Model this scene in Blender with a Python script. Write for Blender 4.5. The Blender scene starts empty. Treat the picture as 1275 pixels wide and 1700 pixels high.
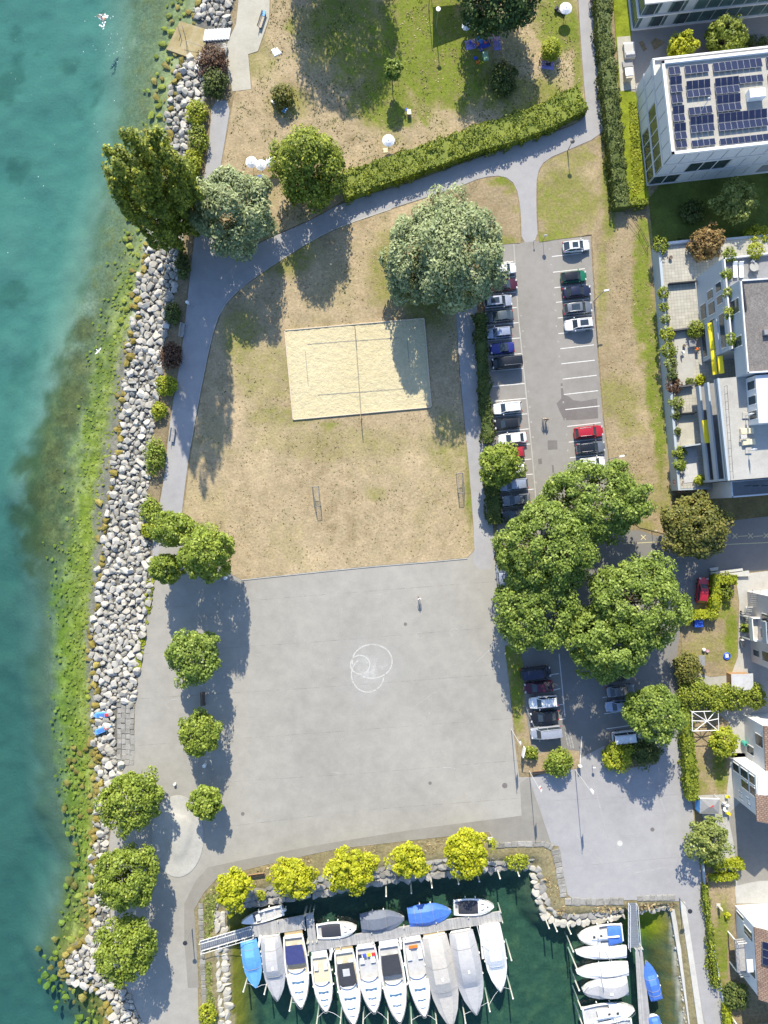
import bpy, bmesh, math, random
import numpy as np
from mathutils import Vector, Matrix, noise as mnoise

# ------------------------------------------------------------------ scene, camera, light
scene = bpy.context.scene
COL = scene.collection
CAMH = 113.0                      # camera height in metres, looking straight down
FPX = 1178.0
SC = CAMH / FPX                   # metres per photo pixel on the ground
def P(x, y, z=0.0):               # photo pixel -> world point at height z
    k = (CAMH - z) / CAMH * SC
    return Vector(((x - 637.5) * k, (850.0 - y) * k, z))

cam = bpy.data.cameras.new('camera')
cam.sensor_fit = 'VERTICAL'
cam.sensor_height = 24.0
cam.lens = FPX / 1700.0 * 24.0
cam.clip_start = 1.0
cam.clip_end = 3000.0
camo = bpy.data.objects.new('camera', cam)
camo.location = (0, 0, CAMH)
COL.objects.link(camo)
scene.camera = camo

COT = 1.36                        # shadow length per metre of height
SUN_EL = math.atan(1.0 / COT)
SDX = 0.085                       # sideways part of the shadow direction
world = bpy.data.worlds.new('World')
scene.world = world
world.use_nodes = True
wn = world.node_tree
sky = wn.nodes.new('ShaderNodeTexSky')
sky.sky_type = 'NISHITA'
sky.sun_disc = False
sky.sun_elevation = SUN_EL
sky.sun_rotation = math.atan2(-SDX, 1.0)
sky.altitude = 400
sky.ozone_density = 4.0
bg = wn.nodes['Background']
wn.links.new(sky.outputs[0], bg.inputs[0])
bg.inputs[1].default_value = 0.14

sun = bpy.data.lights.new('sun', 'SUN')
sun.energy = 3.9
sun.angle = math.radians(0.53)
sun.color = (1.0, 0.915, 0.75)
suno = bpy.data.objects.new('sun', sun)
sdir = Vector((SDX * COT, -COT, -1.0)).normalized()
suno.rotation_euler = sdir.to_track_quat('-Z', 'Y').to_euler()
suno.location = (-5, 60, 80)
COL.objects.link(suno)

vs = scene.view_settings
vs.view_transform = 'Standard'
vs.look = 'None'
vs.exposure = 0.93
vs.gamma = 1.0
vs.use_curve_mapping = False
scene.cycles.max_bounces = 6
scene.cycles.transparent_max_bounces = 12
scene.cycles.use_denoising = True
scene.cycles.caustics_reflective = False
scene.cycles.caustics_refractive = False

RND = random.Random(7)
NP = np.random.default_rng(11)

# ------------------------------------------------------------------ materials
MATS = {}
def srgb(r, g, b):
    f = lambda c: ((c / 255 + 0.055) / 1.055) ** 2.4 if c > 10 else c / 255 / 12.92
    return (f(r), f(g), f(b), 1.0)
def c4(c):
    return tuple(c) + (1.0,) if len(c) == 3 else tuple(c)
def newmat(name):
    m = bpy.data.materials.new(name)
    m.use_nodes = True
    MATS[name] = m
    nt = m.node_tree
    return m, nt, nt.nodes['Principled BSDF']
def node(nt, kind, **kw):
    n = nt.nodes.new(kind)
    for k, v in kw.items():
        setattr(n, k, v)
    return n
def ramp(nt, src, stops):
    r = nt.nodes.new('ShaderNodeValToRGB')
    els = r.color_ramp.elements
    while len(els) < len(stops):
        els.new(0.5)
    for e, (p, c) in zip(els, stops):
        e.position = p
        e.color = c4(c)
    nt.links.new(src, r.inputs[0])
    return r.outputs[0]
def noise_tex(nt, scale, detail=4, rough=0.6, space='world', dist=0.0):
    n = nt.nodes.new('ShaderNodeTexNoise')
    n.inputs['Scale'].default_value = scale
    n.inputs['Detail'].default_value = detail
    n.inputs['Roughness'].default_value = rough
    n.inputs['Distortion'].default_value = dist
    if space == 'world':
        g = nt.nodes.new('ShaderNodeNewGeometry')
        nt.links.new(g.outputs['Position'], n.inputs['Vector'])
    else:
        t = nt.nodes.new('ShaderNodeTexCoord')
        nt.links.new(t.outputs['Object'], n.inputs['Vector'])
    return n.outputs['Fac']
def mixc(nt, a, b, fac, mode='MIX'):
    m = nt.nodes.new('ShaderNodeMix')
    m.data_type = 'RGBA'
    m.blend_type = mode
    for i, v in ((6, a), (7, b)):
        if isinstance(v, (tuple, list)):
            m.inputs[i].default_value = c4(v)
        else:
            nt.links.new(v, m.inputs[i])
    if isinstance(fac, (int, float)):
        m.inputs[0].default_value = fac
    else:
        nt.links.new(fac, m.inputs[0])
    return m.outputs[2]
def bump(nt, bs, h, strength, dist):
    b = nt.nodes.new('ShaderNodeBump')
    b.inputs['Strength'].default_value = strength
    b.inputs['Distance'].default_value = dist
    nt.links.new(h, b.inputs['Height'])
    nt.links.new(b.outputs[0], bs.inputs['Normal'])
def plain(name, col, rough=0.6, metal=0.0, var=0.12, scale=1.5, spec=0.5, coat=0.0, space='world'):
    """a painted or moulded surface with faint wear"""
    m, nt, bs = newmat(name)
    col = c4(col)
    n = noise_tex(nt, scale, 5, 0.65, space)
    lo = [c * (1 - var) for c in col[:3]]
    hi = [min(1, c * (1 + var)) for c in col[:3]]
    out = ramp(nt, n, [(0.3, lo), (0.7, hi)])
    nt.links.new(out, bs.inputs['Base Color'])
    bs.inputs['Roughness'].default_value = rough
    bs.inputs['Metallic'].default_value = metal
    bs.inputs['Specular IOR Level'].default_value = spec
    bs.inputs['Coat Weight'].default_value = coat
    if name.startswith('tarp') or name.startswith('cloth'):
        bump(nt, bs, noise_tex(nt, 1.6, 3, 0.6, space, 1.2), 0.55, 0.12)
    return m
def ground_mat(name, stops, s1, s2, fine=(0.85, 1.12), s3=9.0, bstr=0.3, bdist=0.03, rough=0.9):
    """two scales of blotches under a fine grain"""
    m, nt, bs = newmat(name)
    a = noise_tex(nt, s1, 5, 0.6)
    b = noise_tex(nt, s2, 6, 0.7)
    mx = nt.nodes.new('ShaderNodeMath'); mx.operation = 'ADD'
    h1 = nt.nodes.new('ShaderNodeMath'); h1.operation = 'MULTIPLY'; h1.inputs[1].default_value = 0.55
    h2 = nt.nodes.new('ShaderNodeMath'); h2.operation = 'MULTIPLY'; h2.inputs[1].default_value = 0.45
    nt.links.new(a, h1.inputs[0]); nt.links.new(b, h2.inputs[0])
    nt.links.new(h1.outputs[0], mx.inputs[0]); nt.links.new(h2.outputs[0], mx.inputs[1])
    base = ramp(nt, mx.outputs[0], stops)
    g = noise_tex(nt, s3, 3, 0.7)
    gr = ramp(nt, g, [(0.3, (fine[0],) * 3), (0.7, (fine[1],) * 3)])
    out = mixc(nt, base, gr, 1.0, 'MULTIPLY')
    if name.startswith('rock') or name.startswith('block'):       # every stone its own tone
        ge = nt.nodes.new('ShaderNodeNewGeometry'); oi = nt.nodes.new('ShaderNodeObjectInfo')
        for src in (ge.outputs['Random Per Island'], oi.outputs['Random']):
            out = mixc(nt, out, ramp(nt, src, [(0.0, (0.78, 0.77, 0.74)), (0.6, (1.0, 1.0, 0.99)), (1.0, (1.14, 1.13, 1.12))]), 1.0, 'MULTIPLY')
    nt.links.new(out, bs.inputs['Base Color'])
    bs.inputs['Roughness'].default_value = rough
    bs.inputs['Specular IOR Level'].default_value = 0.2
    bump(nt, bs, g, bstr, bdist)
    return m
def attr_mat(name, s_fine=3.0, s_mid=0.6, lo=0.7, hi=1.3, tint=None, bstr=0.5, bdist=0.08, rough=0.95):
    """colour laid down per vertex (what grows or lies there), broken up by two noises"""
    m, nt, bs = newmat(name)
    at = node(nt, 'ShaderNodeAttribute', attribute_name='Col')
    f = noise_tex(nt, s_fine, 4, 0.75)
    md = noise_tex(nt, s_mid, 5, 0.65)
    a = mixc(nt, at.outputs['Color'], ramp(nt, f, [(0.28, (lo,) * 3), (0.72, (hi,) * 3)]), at.outputs['Alpha'], 'MULTIPLY')
    b = mixc(nt, a, ramp(nt, md, [(0.3, (0.86, 0.88, 0.84)), (0.7, (1.12, 1.1, 1.1))]), at.outputs['Alpha'], 'MULTIPLY')
    nt.links.new(b, bs.inputs['Base Color'])
    bs.inputs['Roughness'].default_value = rough
    bs.inputs['Specular IOR Level'].default_value = 0.15
    bump(nt, bs, f, bstr, bdist)
    return m
def leaf_mat(name, dark, light, trans=0.25, bright=None):
    dark, light, bright = [tuple(min(0.9, c * 1.06) for c in q) if q else None for q in (dark, light, bright)]
    m, nt, bs = newmat(name)
    g = nt.nodes.new('ShaderNodeNewGeometry')
    stops = [(0.0, dark), (0.75, light)] + ([(1.0, bright)] if bright else [])
    c = ramp(nt, g.outputs['Random Per Island'], stops)
    big = noise_tex(nt, 0.5, 2, 0.5)
    c2 = mixc(nt, c, ramp(nt, big, [(0.3, (0.8, 0.85, 0.8)), (0.7, (1.18, 1.12, 1.1))]), 1.0, 'MULTIPLY')
    nt.links.new(c2, bs.inputs['Base Color'])
    bs.inputs['Roughness'].default_value = 0.55
    bs.inputs['Specular IOR Level'].default_value = 0.3
    tr = nt.nodes.new('ShaderNodeBsdfTranslucent')
    tc = mixc(nt, c2, (1.25, 1.2, 0.5, 1), 1.0, 'MULTIPLY')
    nt.links.new(tc, tr.inputs['Color'])
    mx = nt.nodes.new('ShaderNodeMixShader'); mx.inputs[0].default_value = trans
    nt.links.new(bs.outputs[0], mx.inputs[1]); nt.links.new(tr.outputs[0], mx.inputs[2])
    nt.links.new(mx.outputs[0], nt.nodes['Material Output'].inputs['Surface'])
    return m

# ground
ground_mat('asphalt_plaza', [(0.36, (0.285, 0.272, 0.243)), (0.5, (0.335, 0.320, 0.286)), (0.64, (0.385, 0.367, 0.326))], 0.055, 0.5, (0.93, 1.06), 6, 0.12, 0.01)
ground_mat('asphalt_path', [(0.3, (0.281, 0.275, 0.278)), (0.5, (0.346, 0.339, 0.339)), (0.7, (0.400, 0.392, 0.384))], 0.1, 0.7, (0.92, 1.07), 7, 0.12, 0.01)
ground_mat('asphalt_parking', [(0.3, (0.225, 0.21, 0.19)), (0.5, (0.275, 0.26, 0.24)), (0.7, (0.315, 0.30, 0.28))], 0.12, 0.8, (0.92, 1.07), 7, 0.12, 0.01)
ground_mat('asphalt_patch', [(0.3, (0.15, 0.135, 0.13)), (0.7, (0.205, 0.19, 0.18))], 0.3, 1.5, (0.92, 1.07), 7, 0.12, 0.01)
ground_mat('asphalt_strip', [(0.3, (0.220, 0.206, 0.181)), (0.5, (0.265, 0.250, 0.219)), (0.7, (0.310, 0.294, 0.260))], 0.15, 0.9, (0.9, 1.08), 7, 0.12, 0.01)
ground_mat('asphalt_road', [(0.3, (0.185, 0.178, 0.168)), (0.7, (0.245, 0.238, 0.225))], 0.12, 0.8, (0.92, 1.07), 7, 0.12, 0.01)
ground_mat('concrete', [(0.3, (0.33, 0.32, 0.29)), (0.5, (0.42, 0.41, 0.375)), (0.7, (0.49, 0.48, 0.44))], 0.2, 1.0, (0.9, 1.08), 6, 0.15, 0.01)
ground_mat('concrete_pale', [(0.3, (0.42, 0.41, 0.37)), (0.5, (0.52, 0.51, 0.47)), (0.7, (0.6, 0.59, 0.55))], 0.25, 1.1, (0.92, 1.06), 6, 0.12, 0.01)
ground_mat('concrete_wet', [(0.3, (0.20, 0.16, 0.06)), (0.5, (0.34, 0.27, 0.13)), (0.68, (0.44, 0.39, 0.28))], 0.25, 0.9, (0.9, 1.08), 6, 0.15, 0.01, 0.6)
ground_mat('terrace_paving', [(0.3, (0.36, 0.34, 0.28)), (0.5, (0.44, 0.42, 0.35)), (0.7, (0.5, 0.48, 0.41))], 0.25, 1.2, (0.9, 1.08), 6, 0.12, 0.01)
ground_mat('rock_pale', [(0.28, (0.27, 0.26, 0.235)), (0.5, (0.42, 0.405, 0.37)), (0.72, (0.56, 0.545, 0.505))], 0.5, 1.6, (0.82, 1.12), 5, 0.5, 0.05)
ground_mat('rock_algae', [(0.3, (0.13, 0.10, 0.02)), (0.5, (0.26, 0.215, 0.055)), (0.7, (0.42, 0.35, 0.12))], 0.35, 1.4, (0.8, 1.15), 5, 0.5, 0.05)
ground_mat('rock_green', [(0.3, (0.12, 0.155, 0.02)), (0.5, (0.215, 0.255, 0.035)), (0.7, (0.33, 0.36, 0.09))], 0.35, 1.4, (0.8, 1.15), 5, 0.5, 0.05)
ground_mat('block_stone', [(0.28, (0.17, 0.165, 0.15)), (0.5, (0.30, 0.29, 0.27)), (0.72, (0.42, 0.41, 0.385))], 0.4, 1.5, (0.82, 1.12), 6, 0.4, 0.04)
ground_mat('block_white', [(0.28, (0.29, 0.275, 0.235)), (0.5, (0.40, 0.385, 0.34)), (0.72, (0.52, 0.50, 0.455))], 0.4, 1.5, (0.85, 1.1), 6, 0.4, 0.04)
ground_mat('soil', [(0.3, (0.15, 0.115, 0.07)), (0.5, (0.235, 0.185, 0.11)), (0.7, (0.32, 0.26, 0.16))], 0.4, 1.8, (0.7, 1.25), 4, 0.5, 0.06)
ground_mat('sand', [(0.3, (0.52, 0.45, 0.27)), (0.5, (0.585, 0.51, 0.32)), (0.7, (0.635, 0.56, 0.365))], 0.1, 0.9, (0.9, 1.07), 2.6, 0.9, 0.16)
ground_mat('gravel_roof', [(0.3, (0.15, 0.135, 0.125)), (0.7, (0.24, 0.225, 0.21))], 0.3, 1.5, (0.65, 1.3), 5, 0.5, 0.04)
ground_mat('roof_ballast', [(0.3, (0.38, 0.36, 0.31)), (0.7, (0.48, 0.46, 0.41))], 0.3, 1.5, (0.85, 1.12), 6, 0.3, 0.03)
attr_mat('terrain', 2.2, 0.5, 0.62, 1.36, None, 0.6, 0.15)
attr_mat('lawn', 2.6, 0.35, 0.72, 1.26, None, 0.8, 0.10)
plain('line_white', (0.66, 0.65, 0.62), 0.7, var=0.18, scale=3)
plain('line_yellow', (0.62, 0.55, 0.30), 0.7, var=0.2, scale=3)
def faded(name, col, amount, scale=1.6, lo=0.4):
    m, nt, bs = newmat(name)
    bs.inputs['Base Color'].default_value = c4(col)
    bs.inputs['Roughness'].default_value = 0.85
    n = noise_tex(nt, scale, 6, 0.75)
    fac = ramp(nt, n, [(lo, (0,) * 3), (lo + 0.2, (amount,) * 3)])
    tr = nt.nodes.new('ShaderNodeBsdfTransparent')
    mx = nt.nodes.new('ShaderNodeMixShader')
    nt.links.new(fac, mx.inputs[0]); nt.links.new(tr.outputs[0], mx.inputs[1]); nt.links.new(bs.outputs[0], mx.inputs[2])
    nt.links.new(mx.outputs[0], nt.nodes['Material Output'].inputs['Surface'])
faded('chalk', (0.56, 0.55, 0.51), 0.85, 1.3, 0.3)
faded('seam', (0.23, 0.22, 0.2), 0.35, 0.7, 0.45)
faded('stain', (0.22, 0.21, 0.195), 0.22, 0.5, 0.42)
faded('scuff', (0.6, 0.59, 0.56), 0.6, 2.2)
# chalk dust: fades out from its middle (attribute), so it lies on the asphalt without an edge
def dust_mat():
    m, nt, bs = newmat('chalk_dust')
    bs.inputs['Base Color'].default_value = (0.6, 0.59, 0.56, 1)
    bs.inputs['Roughness'].default_value = 0.9
    at = node(nt, 'ShaderNodeAttribute', attribute_name='Col')
    n = noise_tex(nt, 0.8, 6, 0.75)
    k = mixc(nt, at.outputs['Color'], ramp(nt, n, [(0.3, (0.2,) * 3), (0.7, (1.0,) * 3)]), 1.0, 'MULTIPLY')
    tr = nt.nodes.new('ShaderNodeBsdfTransparent')
    mx = nt.nodes.new('ShaderNodeMixShader')
    nt.links.new(k, mx.inputs[0]); nt.links.new(tr.outputs[0], mx.inputs[1]); nt.links.new(bs.outputs[0], mx.inputs[2])
    nt.links.new(mx.outputs[0], nt.nodes['Material Output'].inputs['Surface'])
dust_mat()
# leaves
leaf_mat('leaf_plane', (0.09, 0.14, 0.022), (0.235, 0.325, 0.055), 0.3, (0.41, 0.49, 0.14))
leaf_mat('leaf_round', (0.105, 0.15, 0.018), (0.265, 0.345, 0.045), 0.3, (0.41, 0.48, 0.11))
leaf_mat('leaf_dark', (0.026, 0.055, 0.016), (0.072, 0.127, 0.028), 0.2, (0.120, 0.176, 0.040))
leaf_mat('leaf_poplar', (0.065, 0.095, 0.012), (0.21, 0.255, 0.028), 0.22, (0.42, 0.43, 0.05))
leaf_mat('leaf_willow', (0.145, 0.185, 0.085), (0.315, 0.375, 0.19), 0.2, (0.44, 0.50, 0.29))
leaf_mat('leaf_yellow', (0.27, 0.30, 0.012), (0.46, 0.48, 0.02), 0.25, (0.57, 0.57, 0.05))
leaf_mat('leaf_lime', (0.19, 0.235, 0.016), (0.36, 0.40, 0.03), 0.25, (0.48, 0.51, 0.06))
leaf_mat('leaf_olive', (0.081, 0.096, 0.020), (0.200, 0.204, 0.044), 0.2, (0.300, 0.264, 0.077))
leaf_mat('leaf_hedge', (0.085, 0.125, 0.014), (0.235, 0.285, 0.03), 0.2, (0.40, 0.44, 0.06))
leaf_mat('leaf_hedge_dark', (0.042, 0.069, 0.017), (0.120, 0.158, 0.036), 0.2, (0.180, 0.211, 0.054))
leaf_mat('leaf_purple', (0.06, 0.035, 0.022), (0.16, 0.085, 0.055), 0.2, (0.24, 0.14, 0.08))
leaf_mat('leaf_orange', (0.14, 0.085, 0.03), (0.29, 0.19, 0.07), 0.2, (0.36, 0.27, 0.11))
leaf_mat('leaf_pink', (0.16, 0.06, 0.06), (0.30, 0.13, 0.11), 0.2, (0.3, 0.2, 0.1))
leaf_mat('leaf_light', (0.13, 0.17, 0.04), (0.27, 0.32, 0.085), 0.25, (0.38, 0.42, 0.14))
leaf_mat('weed_water', (0.11, 0.11, 0.03), (0.19, 0.175, 0.045), 0.1, (0.24, 0.19, 0.06))
leaf_mat('tuft_dry', (0.22, 0.17, 0.09), (0.42, 0.34, 0.19), 0.2, (0.55, 0.46, 0.27))
leaf_mat('tuft_green', (0.06, 0.08, 0.015), (0.17, 0.19, 0.035), 0.2, (0.28, 0.27, 0.07))
plain('bark', (0.11, 0.085, 0.06), 0.9, var=0.35, scale=4)
# objects
plain('white_paint', (0.74, 0.74, 0.73), 0.5, var=0.05)
plain('white_bright', (0.84, 0.84, 0.83), 0.45, var=0.03)
plain('gelcoat', (0.82, 0.82, 0.80), 0.25, var=0.05, coat=0.4)
plain('gelcoat_cream', (0.62, 0.56, 0.42), 0.35, var=0.06)
plain('facade_white', (0.68, 0.68, 0.68), 0.7, var=0.05)
plain('facade_panel', (0.72, 0.73, 0.75), 0.35, var=0.03)
plain('facade_grey', (0.45, 0.46, 0.47), 0.6, var=0.06)
plain('facade_shade_blue', (0.40, 0.455, 0.50), 0.7, var=0.04)  # pale wall with the blue of skylit shade mixed into its colour
plain('facade_pink', (0.62, 0.58, 0.56), 0.75, var=0.04)
plain('grey_metal', (0.42, 0.43, 0.44), 0.4, 0.6, var=0.08)
plain('dark_metal', (0.06, 0.06, 0.065), 0.45, 0.5, var=0.1)
plain('black_rubber', (0.02, 0.02, 0.021), 0.8)
plain('dark_grey', (0.09, 0.09, 0.10), 0.7)
plain('mid_grey', (0.26, 0.26, 0.265), 0.7)
plain('light_grey', (0.5, 0.5, 0.5), 0.7)
plain('red_paint', (0.55, 0.04, 0.035), 0.5)
plain('orange_paint', (0.72, 0.2, 0.03), 0.5)
plain('yellow_cloth', (0.82, 0.66, 0.02), 0.7, var=0.05)
plain('blue_plastic', (0.03, 0.10, 0.52), 0.5)
plain('teal_plastic', (0.06, 0.33, 0.26), 0.5)
plain('green_paint', (0.05, 0.28, 0.12), 0.5)
plain('tarp_blue', (0.07, 0.19, 0.60), 0.6, var=0.12)
plain('tarp_lightblue', (0.12, 0.36, 0.72), 0.6, var=0.1)
plain('tarp_grey', (0.42, 0.42, 0.43), 0.75, var=0.08)
plain('tarp_beige', (0.45, 0.43, 0.40), 0.75, var=0.08)
plain('tarp_slate', (0.15, 0.17, 0.215), 0.7, var=0.1)
plain('tarp_white', (0.78, 0.78, 0.77), 0.6, var=0.05)
plain('tarp_navy', (0.04, 0.05, 0.17), 0.7, var=0.1)
plain('tarp_black', (0.04, 0.042, 0.052), 0.7, var=0.1)
plain('teak', (0.40, 0.31, 0.17), 0.7, var=0.15)
plain('wood', (0.36, 0.22, 0.12), 0.7, var=0.2, scale=4)
plain('wood_dark', (0.13, 0.095, 0.07), 0.8, var=0.2, scale=4)
plain('wood_grey', (0.37, 0.36, 0.35), 0.85, var=0.2, scale=2.5)
plain('wood_pale', (0.58, 0.50, 0.38), 0.8, var=0.12, scale=3)
plain('post_weathered', (0.50, 0.50, 0.44), 0.85, var=0.18, scale=3)
plain('roof_tile', (0.22, 0.125, 0.085), 0.8, var=0.3, scale=3)
plain('cloth_white', (0.82, 0.82, 0.84), 0.8, var=0.04)
plain('cloth_violet', (0.30, 0.27, 0.60), 0.9, var=0.2)
plain('cloth_blue', (0.05, 0.10, 0.50), 0.9, var=0.15)
plain('cloth_red', (0.68, 0.07, 0.05), 0.9)
plain('cloth_green', (0.32, 0.52, 0.33), 0.9)
plain('cloth_dark', (0.03, 0.032, 0.042), 0.9)
plain('cloth_pink', (0.58, 0.35, 0.40), 0.9)
plain('cloth_cream', (0.70, 0.62, 0.42), 0.9)
plain('skin', (0.50, 0.30, 0.21), 0.6, var=0.05)
plain('hair_dark', (0.03, 0.022, 0.017), 0.7)
plain('net_mesh', (0.16, 0.17, 0.10), 0.9)
plain('foam_and_glints', (0.85, 0.88, 0.88), 0.4, var=0.02)
def glass_mat(name, col, rough=0.08):
    m, nt, bs = newmat(name)
    bs.inputs['Base Color'].default_value = c4(col)
    bs.inputs['Roughness'].default_value = rough
    bs.inputs['Specular IOR Level'].default_value = 0.8
    n = noise_tex(nt, 0.8, 2, 0.5)
    out = ramp(nt, n, [(0.3, [c * 0.8 for c in col]), (0.7, [c * 1.2 for c in col])])
    nt.links.new(out, bs.inputs['Base Color'])
glass_mat('car_glass', (0.035, 0.05, 0.065))
glass_mat('window_glass', (0.04, 0.06, 0.07))
glass_mat('window_teal', (0.07, 0.13, 0.13))
glass_mat('boat_glass', (0.10, 0.20, 0.32))
glass_mat('panel_cell', (0.012, 0.015, 0.045), 0.15)
glass_mat('lamp_lens', (0.55, 0.55, 0.55), 0.2)
glass_mat('tail_lens', (0.4, 0.02, 0.02), 0.2)
def car_paint(name, col, metal=0.3):
    m, nt, bs = newmat(name)
    bs.inputs['Base Color'].default_value = c4(col)
    bs.inputs['Metallic'].default_value = metal
    bs.inputs['Roughness'].default_value = 0.35
    bs.inputs['Coat Weight'].default_value = 0.7
    bs.inputs['Coat Roughness'].default_value = 0.06
    n = noise_tex(nt, 3.0, 3, 0.6, 'object')
    nt.links.new(ramp(nt, n, [(0.3, [c * 0.9 for c in col]), (0.7, [min(1, c * 1.08) for c in col])]), bs.inputs['Base Color'])
for k, c, mt in (('white', (0.78, 0.78, 0.78), 0), ('silver', (0.45, 0.47, 0.52), 0.4), ('grey', (0.20, 0.215, 0.24), 0.4), ('dark', (0.045, 0.05, 0.06), 0.3),
                 ('black', (0.014, 0.015, 0.018), 0.2), ('navy', (0.018, 0.022, 0.055), 0.3), ('blue', (0.025, 0.035, 0.22), 0.3), ('red', (0.48, 0.02, 0.035), 0.2),
                 ('maroon', (0.075, 0.01, 0.022), 0.2), ('green', (0.01, 0.17, 0.075), 0.2), ('slate', (0.11, 0.135, 0.15), 0.4), ('paleblue', (0.36, 0.41, 0.52), 0.4)):
    car_paint('paint_' + k, c, mt)
def plank_mat():
    m, nt, bs = newmat('deck_plank')
    n = noise_tex(nt, 1.2, 4, 0.7)
    g = nt.nodes.new('ShaderNodeNewGeometry')
    c = ramp(nt, g.outputs['Random Per Island'], [(0, (0.33, 0.325, 0.32)), (1, (0.45, 0.44, 0.425))])
    nt.links.new(mixc(nt, c, ramp(nt, n, [(0.3, (0.85,) * 3), (0.7, (1.12,) * 3)]), 1.0, 'MULTIPLY'), bs.inputs['Base Color'])
    bs.inputs['Roughness'].default_value = 0.85
plank_mat()
def water_mat():
    m, nt, bs = newmat('water')
    nt.nodes.remove(bs)
    out = nt.nodes['Material Output']
    tr = nt.nodes.new('ShaderNodeBsdfTransparent')
    gl = nt.nodes.new('ShaderNodeBsdfGlossy')
    gl.inputs['Roughness'].default_value = 0.06
    lw = nt.nodes.new('ShaderNodeLayerWeight'); lw.inputs['Blend'].default_value = 0.5
    pw = nt.nodes.new('ShaderNodeMath'); pw.operation = 'POWER'; pw.inputs[1].default_value = 5.0
    nt.links.new(lw.outputs['Facing'], pw.inputs[0])
    fr = nt.nodes.new('ShaderNodeMath'); fr.operation = 'MULTIPLY_ADD'; fr.inputs[1].default_value = 0.96; fr.inputs[2].default_value = 0.022
    nt.links.new(pw.outputs[0], fr.inputs[0])
    n = noise_tex(nt, 1.1, 4, 0.6)
    b = nt.nodes.new('ShaderNodeBump'); b.inputs['Strength'].default_value = 0.35; b.inputs['Distance'].default_value = 0.12
    nt.links.new(n, b.inputs['Height'])
    nt.links.new(b.outputs[0], gl.inputs['Normal']); nt.links.new(b.outputs[0], lw.inputs['Normal'])
    mx = nt.nodes.new('ShaderNodeMixShader')
    nt.links.new(fr.outputs[0], mx.inputs[0]); nt.links.new(tr.outputs[0], mx.inputs[1]); nt.links.new(gl.outputs[0], mx.inputs[2])
    nt.links.new(mx.outputs[0], out.inputs['Surface'])
    va = nt.nodes.new('ShaderNodeVolumeAbsorption')
    va.inputs['Color'].default_value = (0.08, 0.62, 0.655, 1)
    va.inputs['Density'].default_value = 0.125
    nt.links.new(va.outputs[0], out.inputs['Volume'])
water_mat()
# ------------------------------------------------------------------ mesh helpers
def tag(o, label=None, cat=None, group=None, kind=None):
    if label: o['label'] = label
    if cat: o['category'] = cat
    if group: o['group'] = group
    if kind: o['kind'] = kind
    return o
def thing(name, label, cat, loc=(0, 0, 0), rz=0.0, group=None, kind=None):
    o = bpy.data.objects.new(name, None)
    o.empty_display_size = 0.3
    COL.objects.link(o)
    o.location = loc
    o.rotation_euler = (0, 0, rz)
    return tag(o, label, cat, group, kind)
def link_mesh(name, me, parent=None, loc=None, rz=None):
    o = bpy.data.objects.new(name, me)
    COL.objects.link(o)
    if parent is not None: o.parent = parent
    if loc is not None: o.location = loc
    if rz is not None: o.rotation_euler = (0, 0, rz)
    return o
def copy_tree(o, parent=None):
    c = o.copy()
    COL.objects.link(c)
    c.parent = parent
    for ch in o.children:
        copy_tree(ch, c)
    return c

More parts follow.
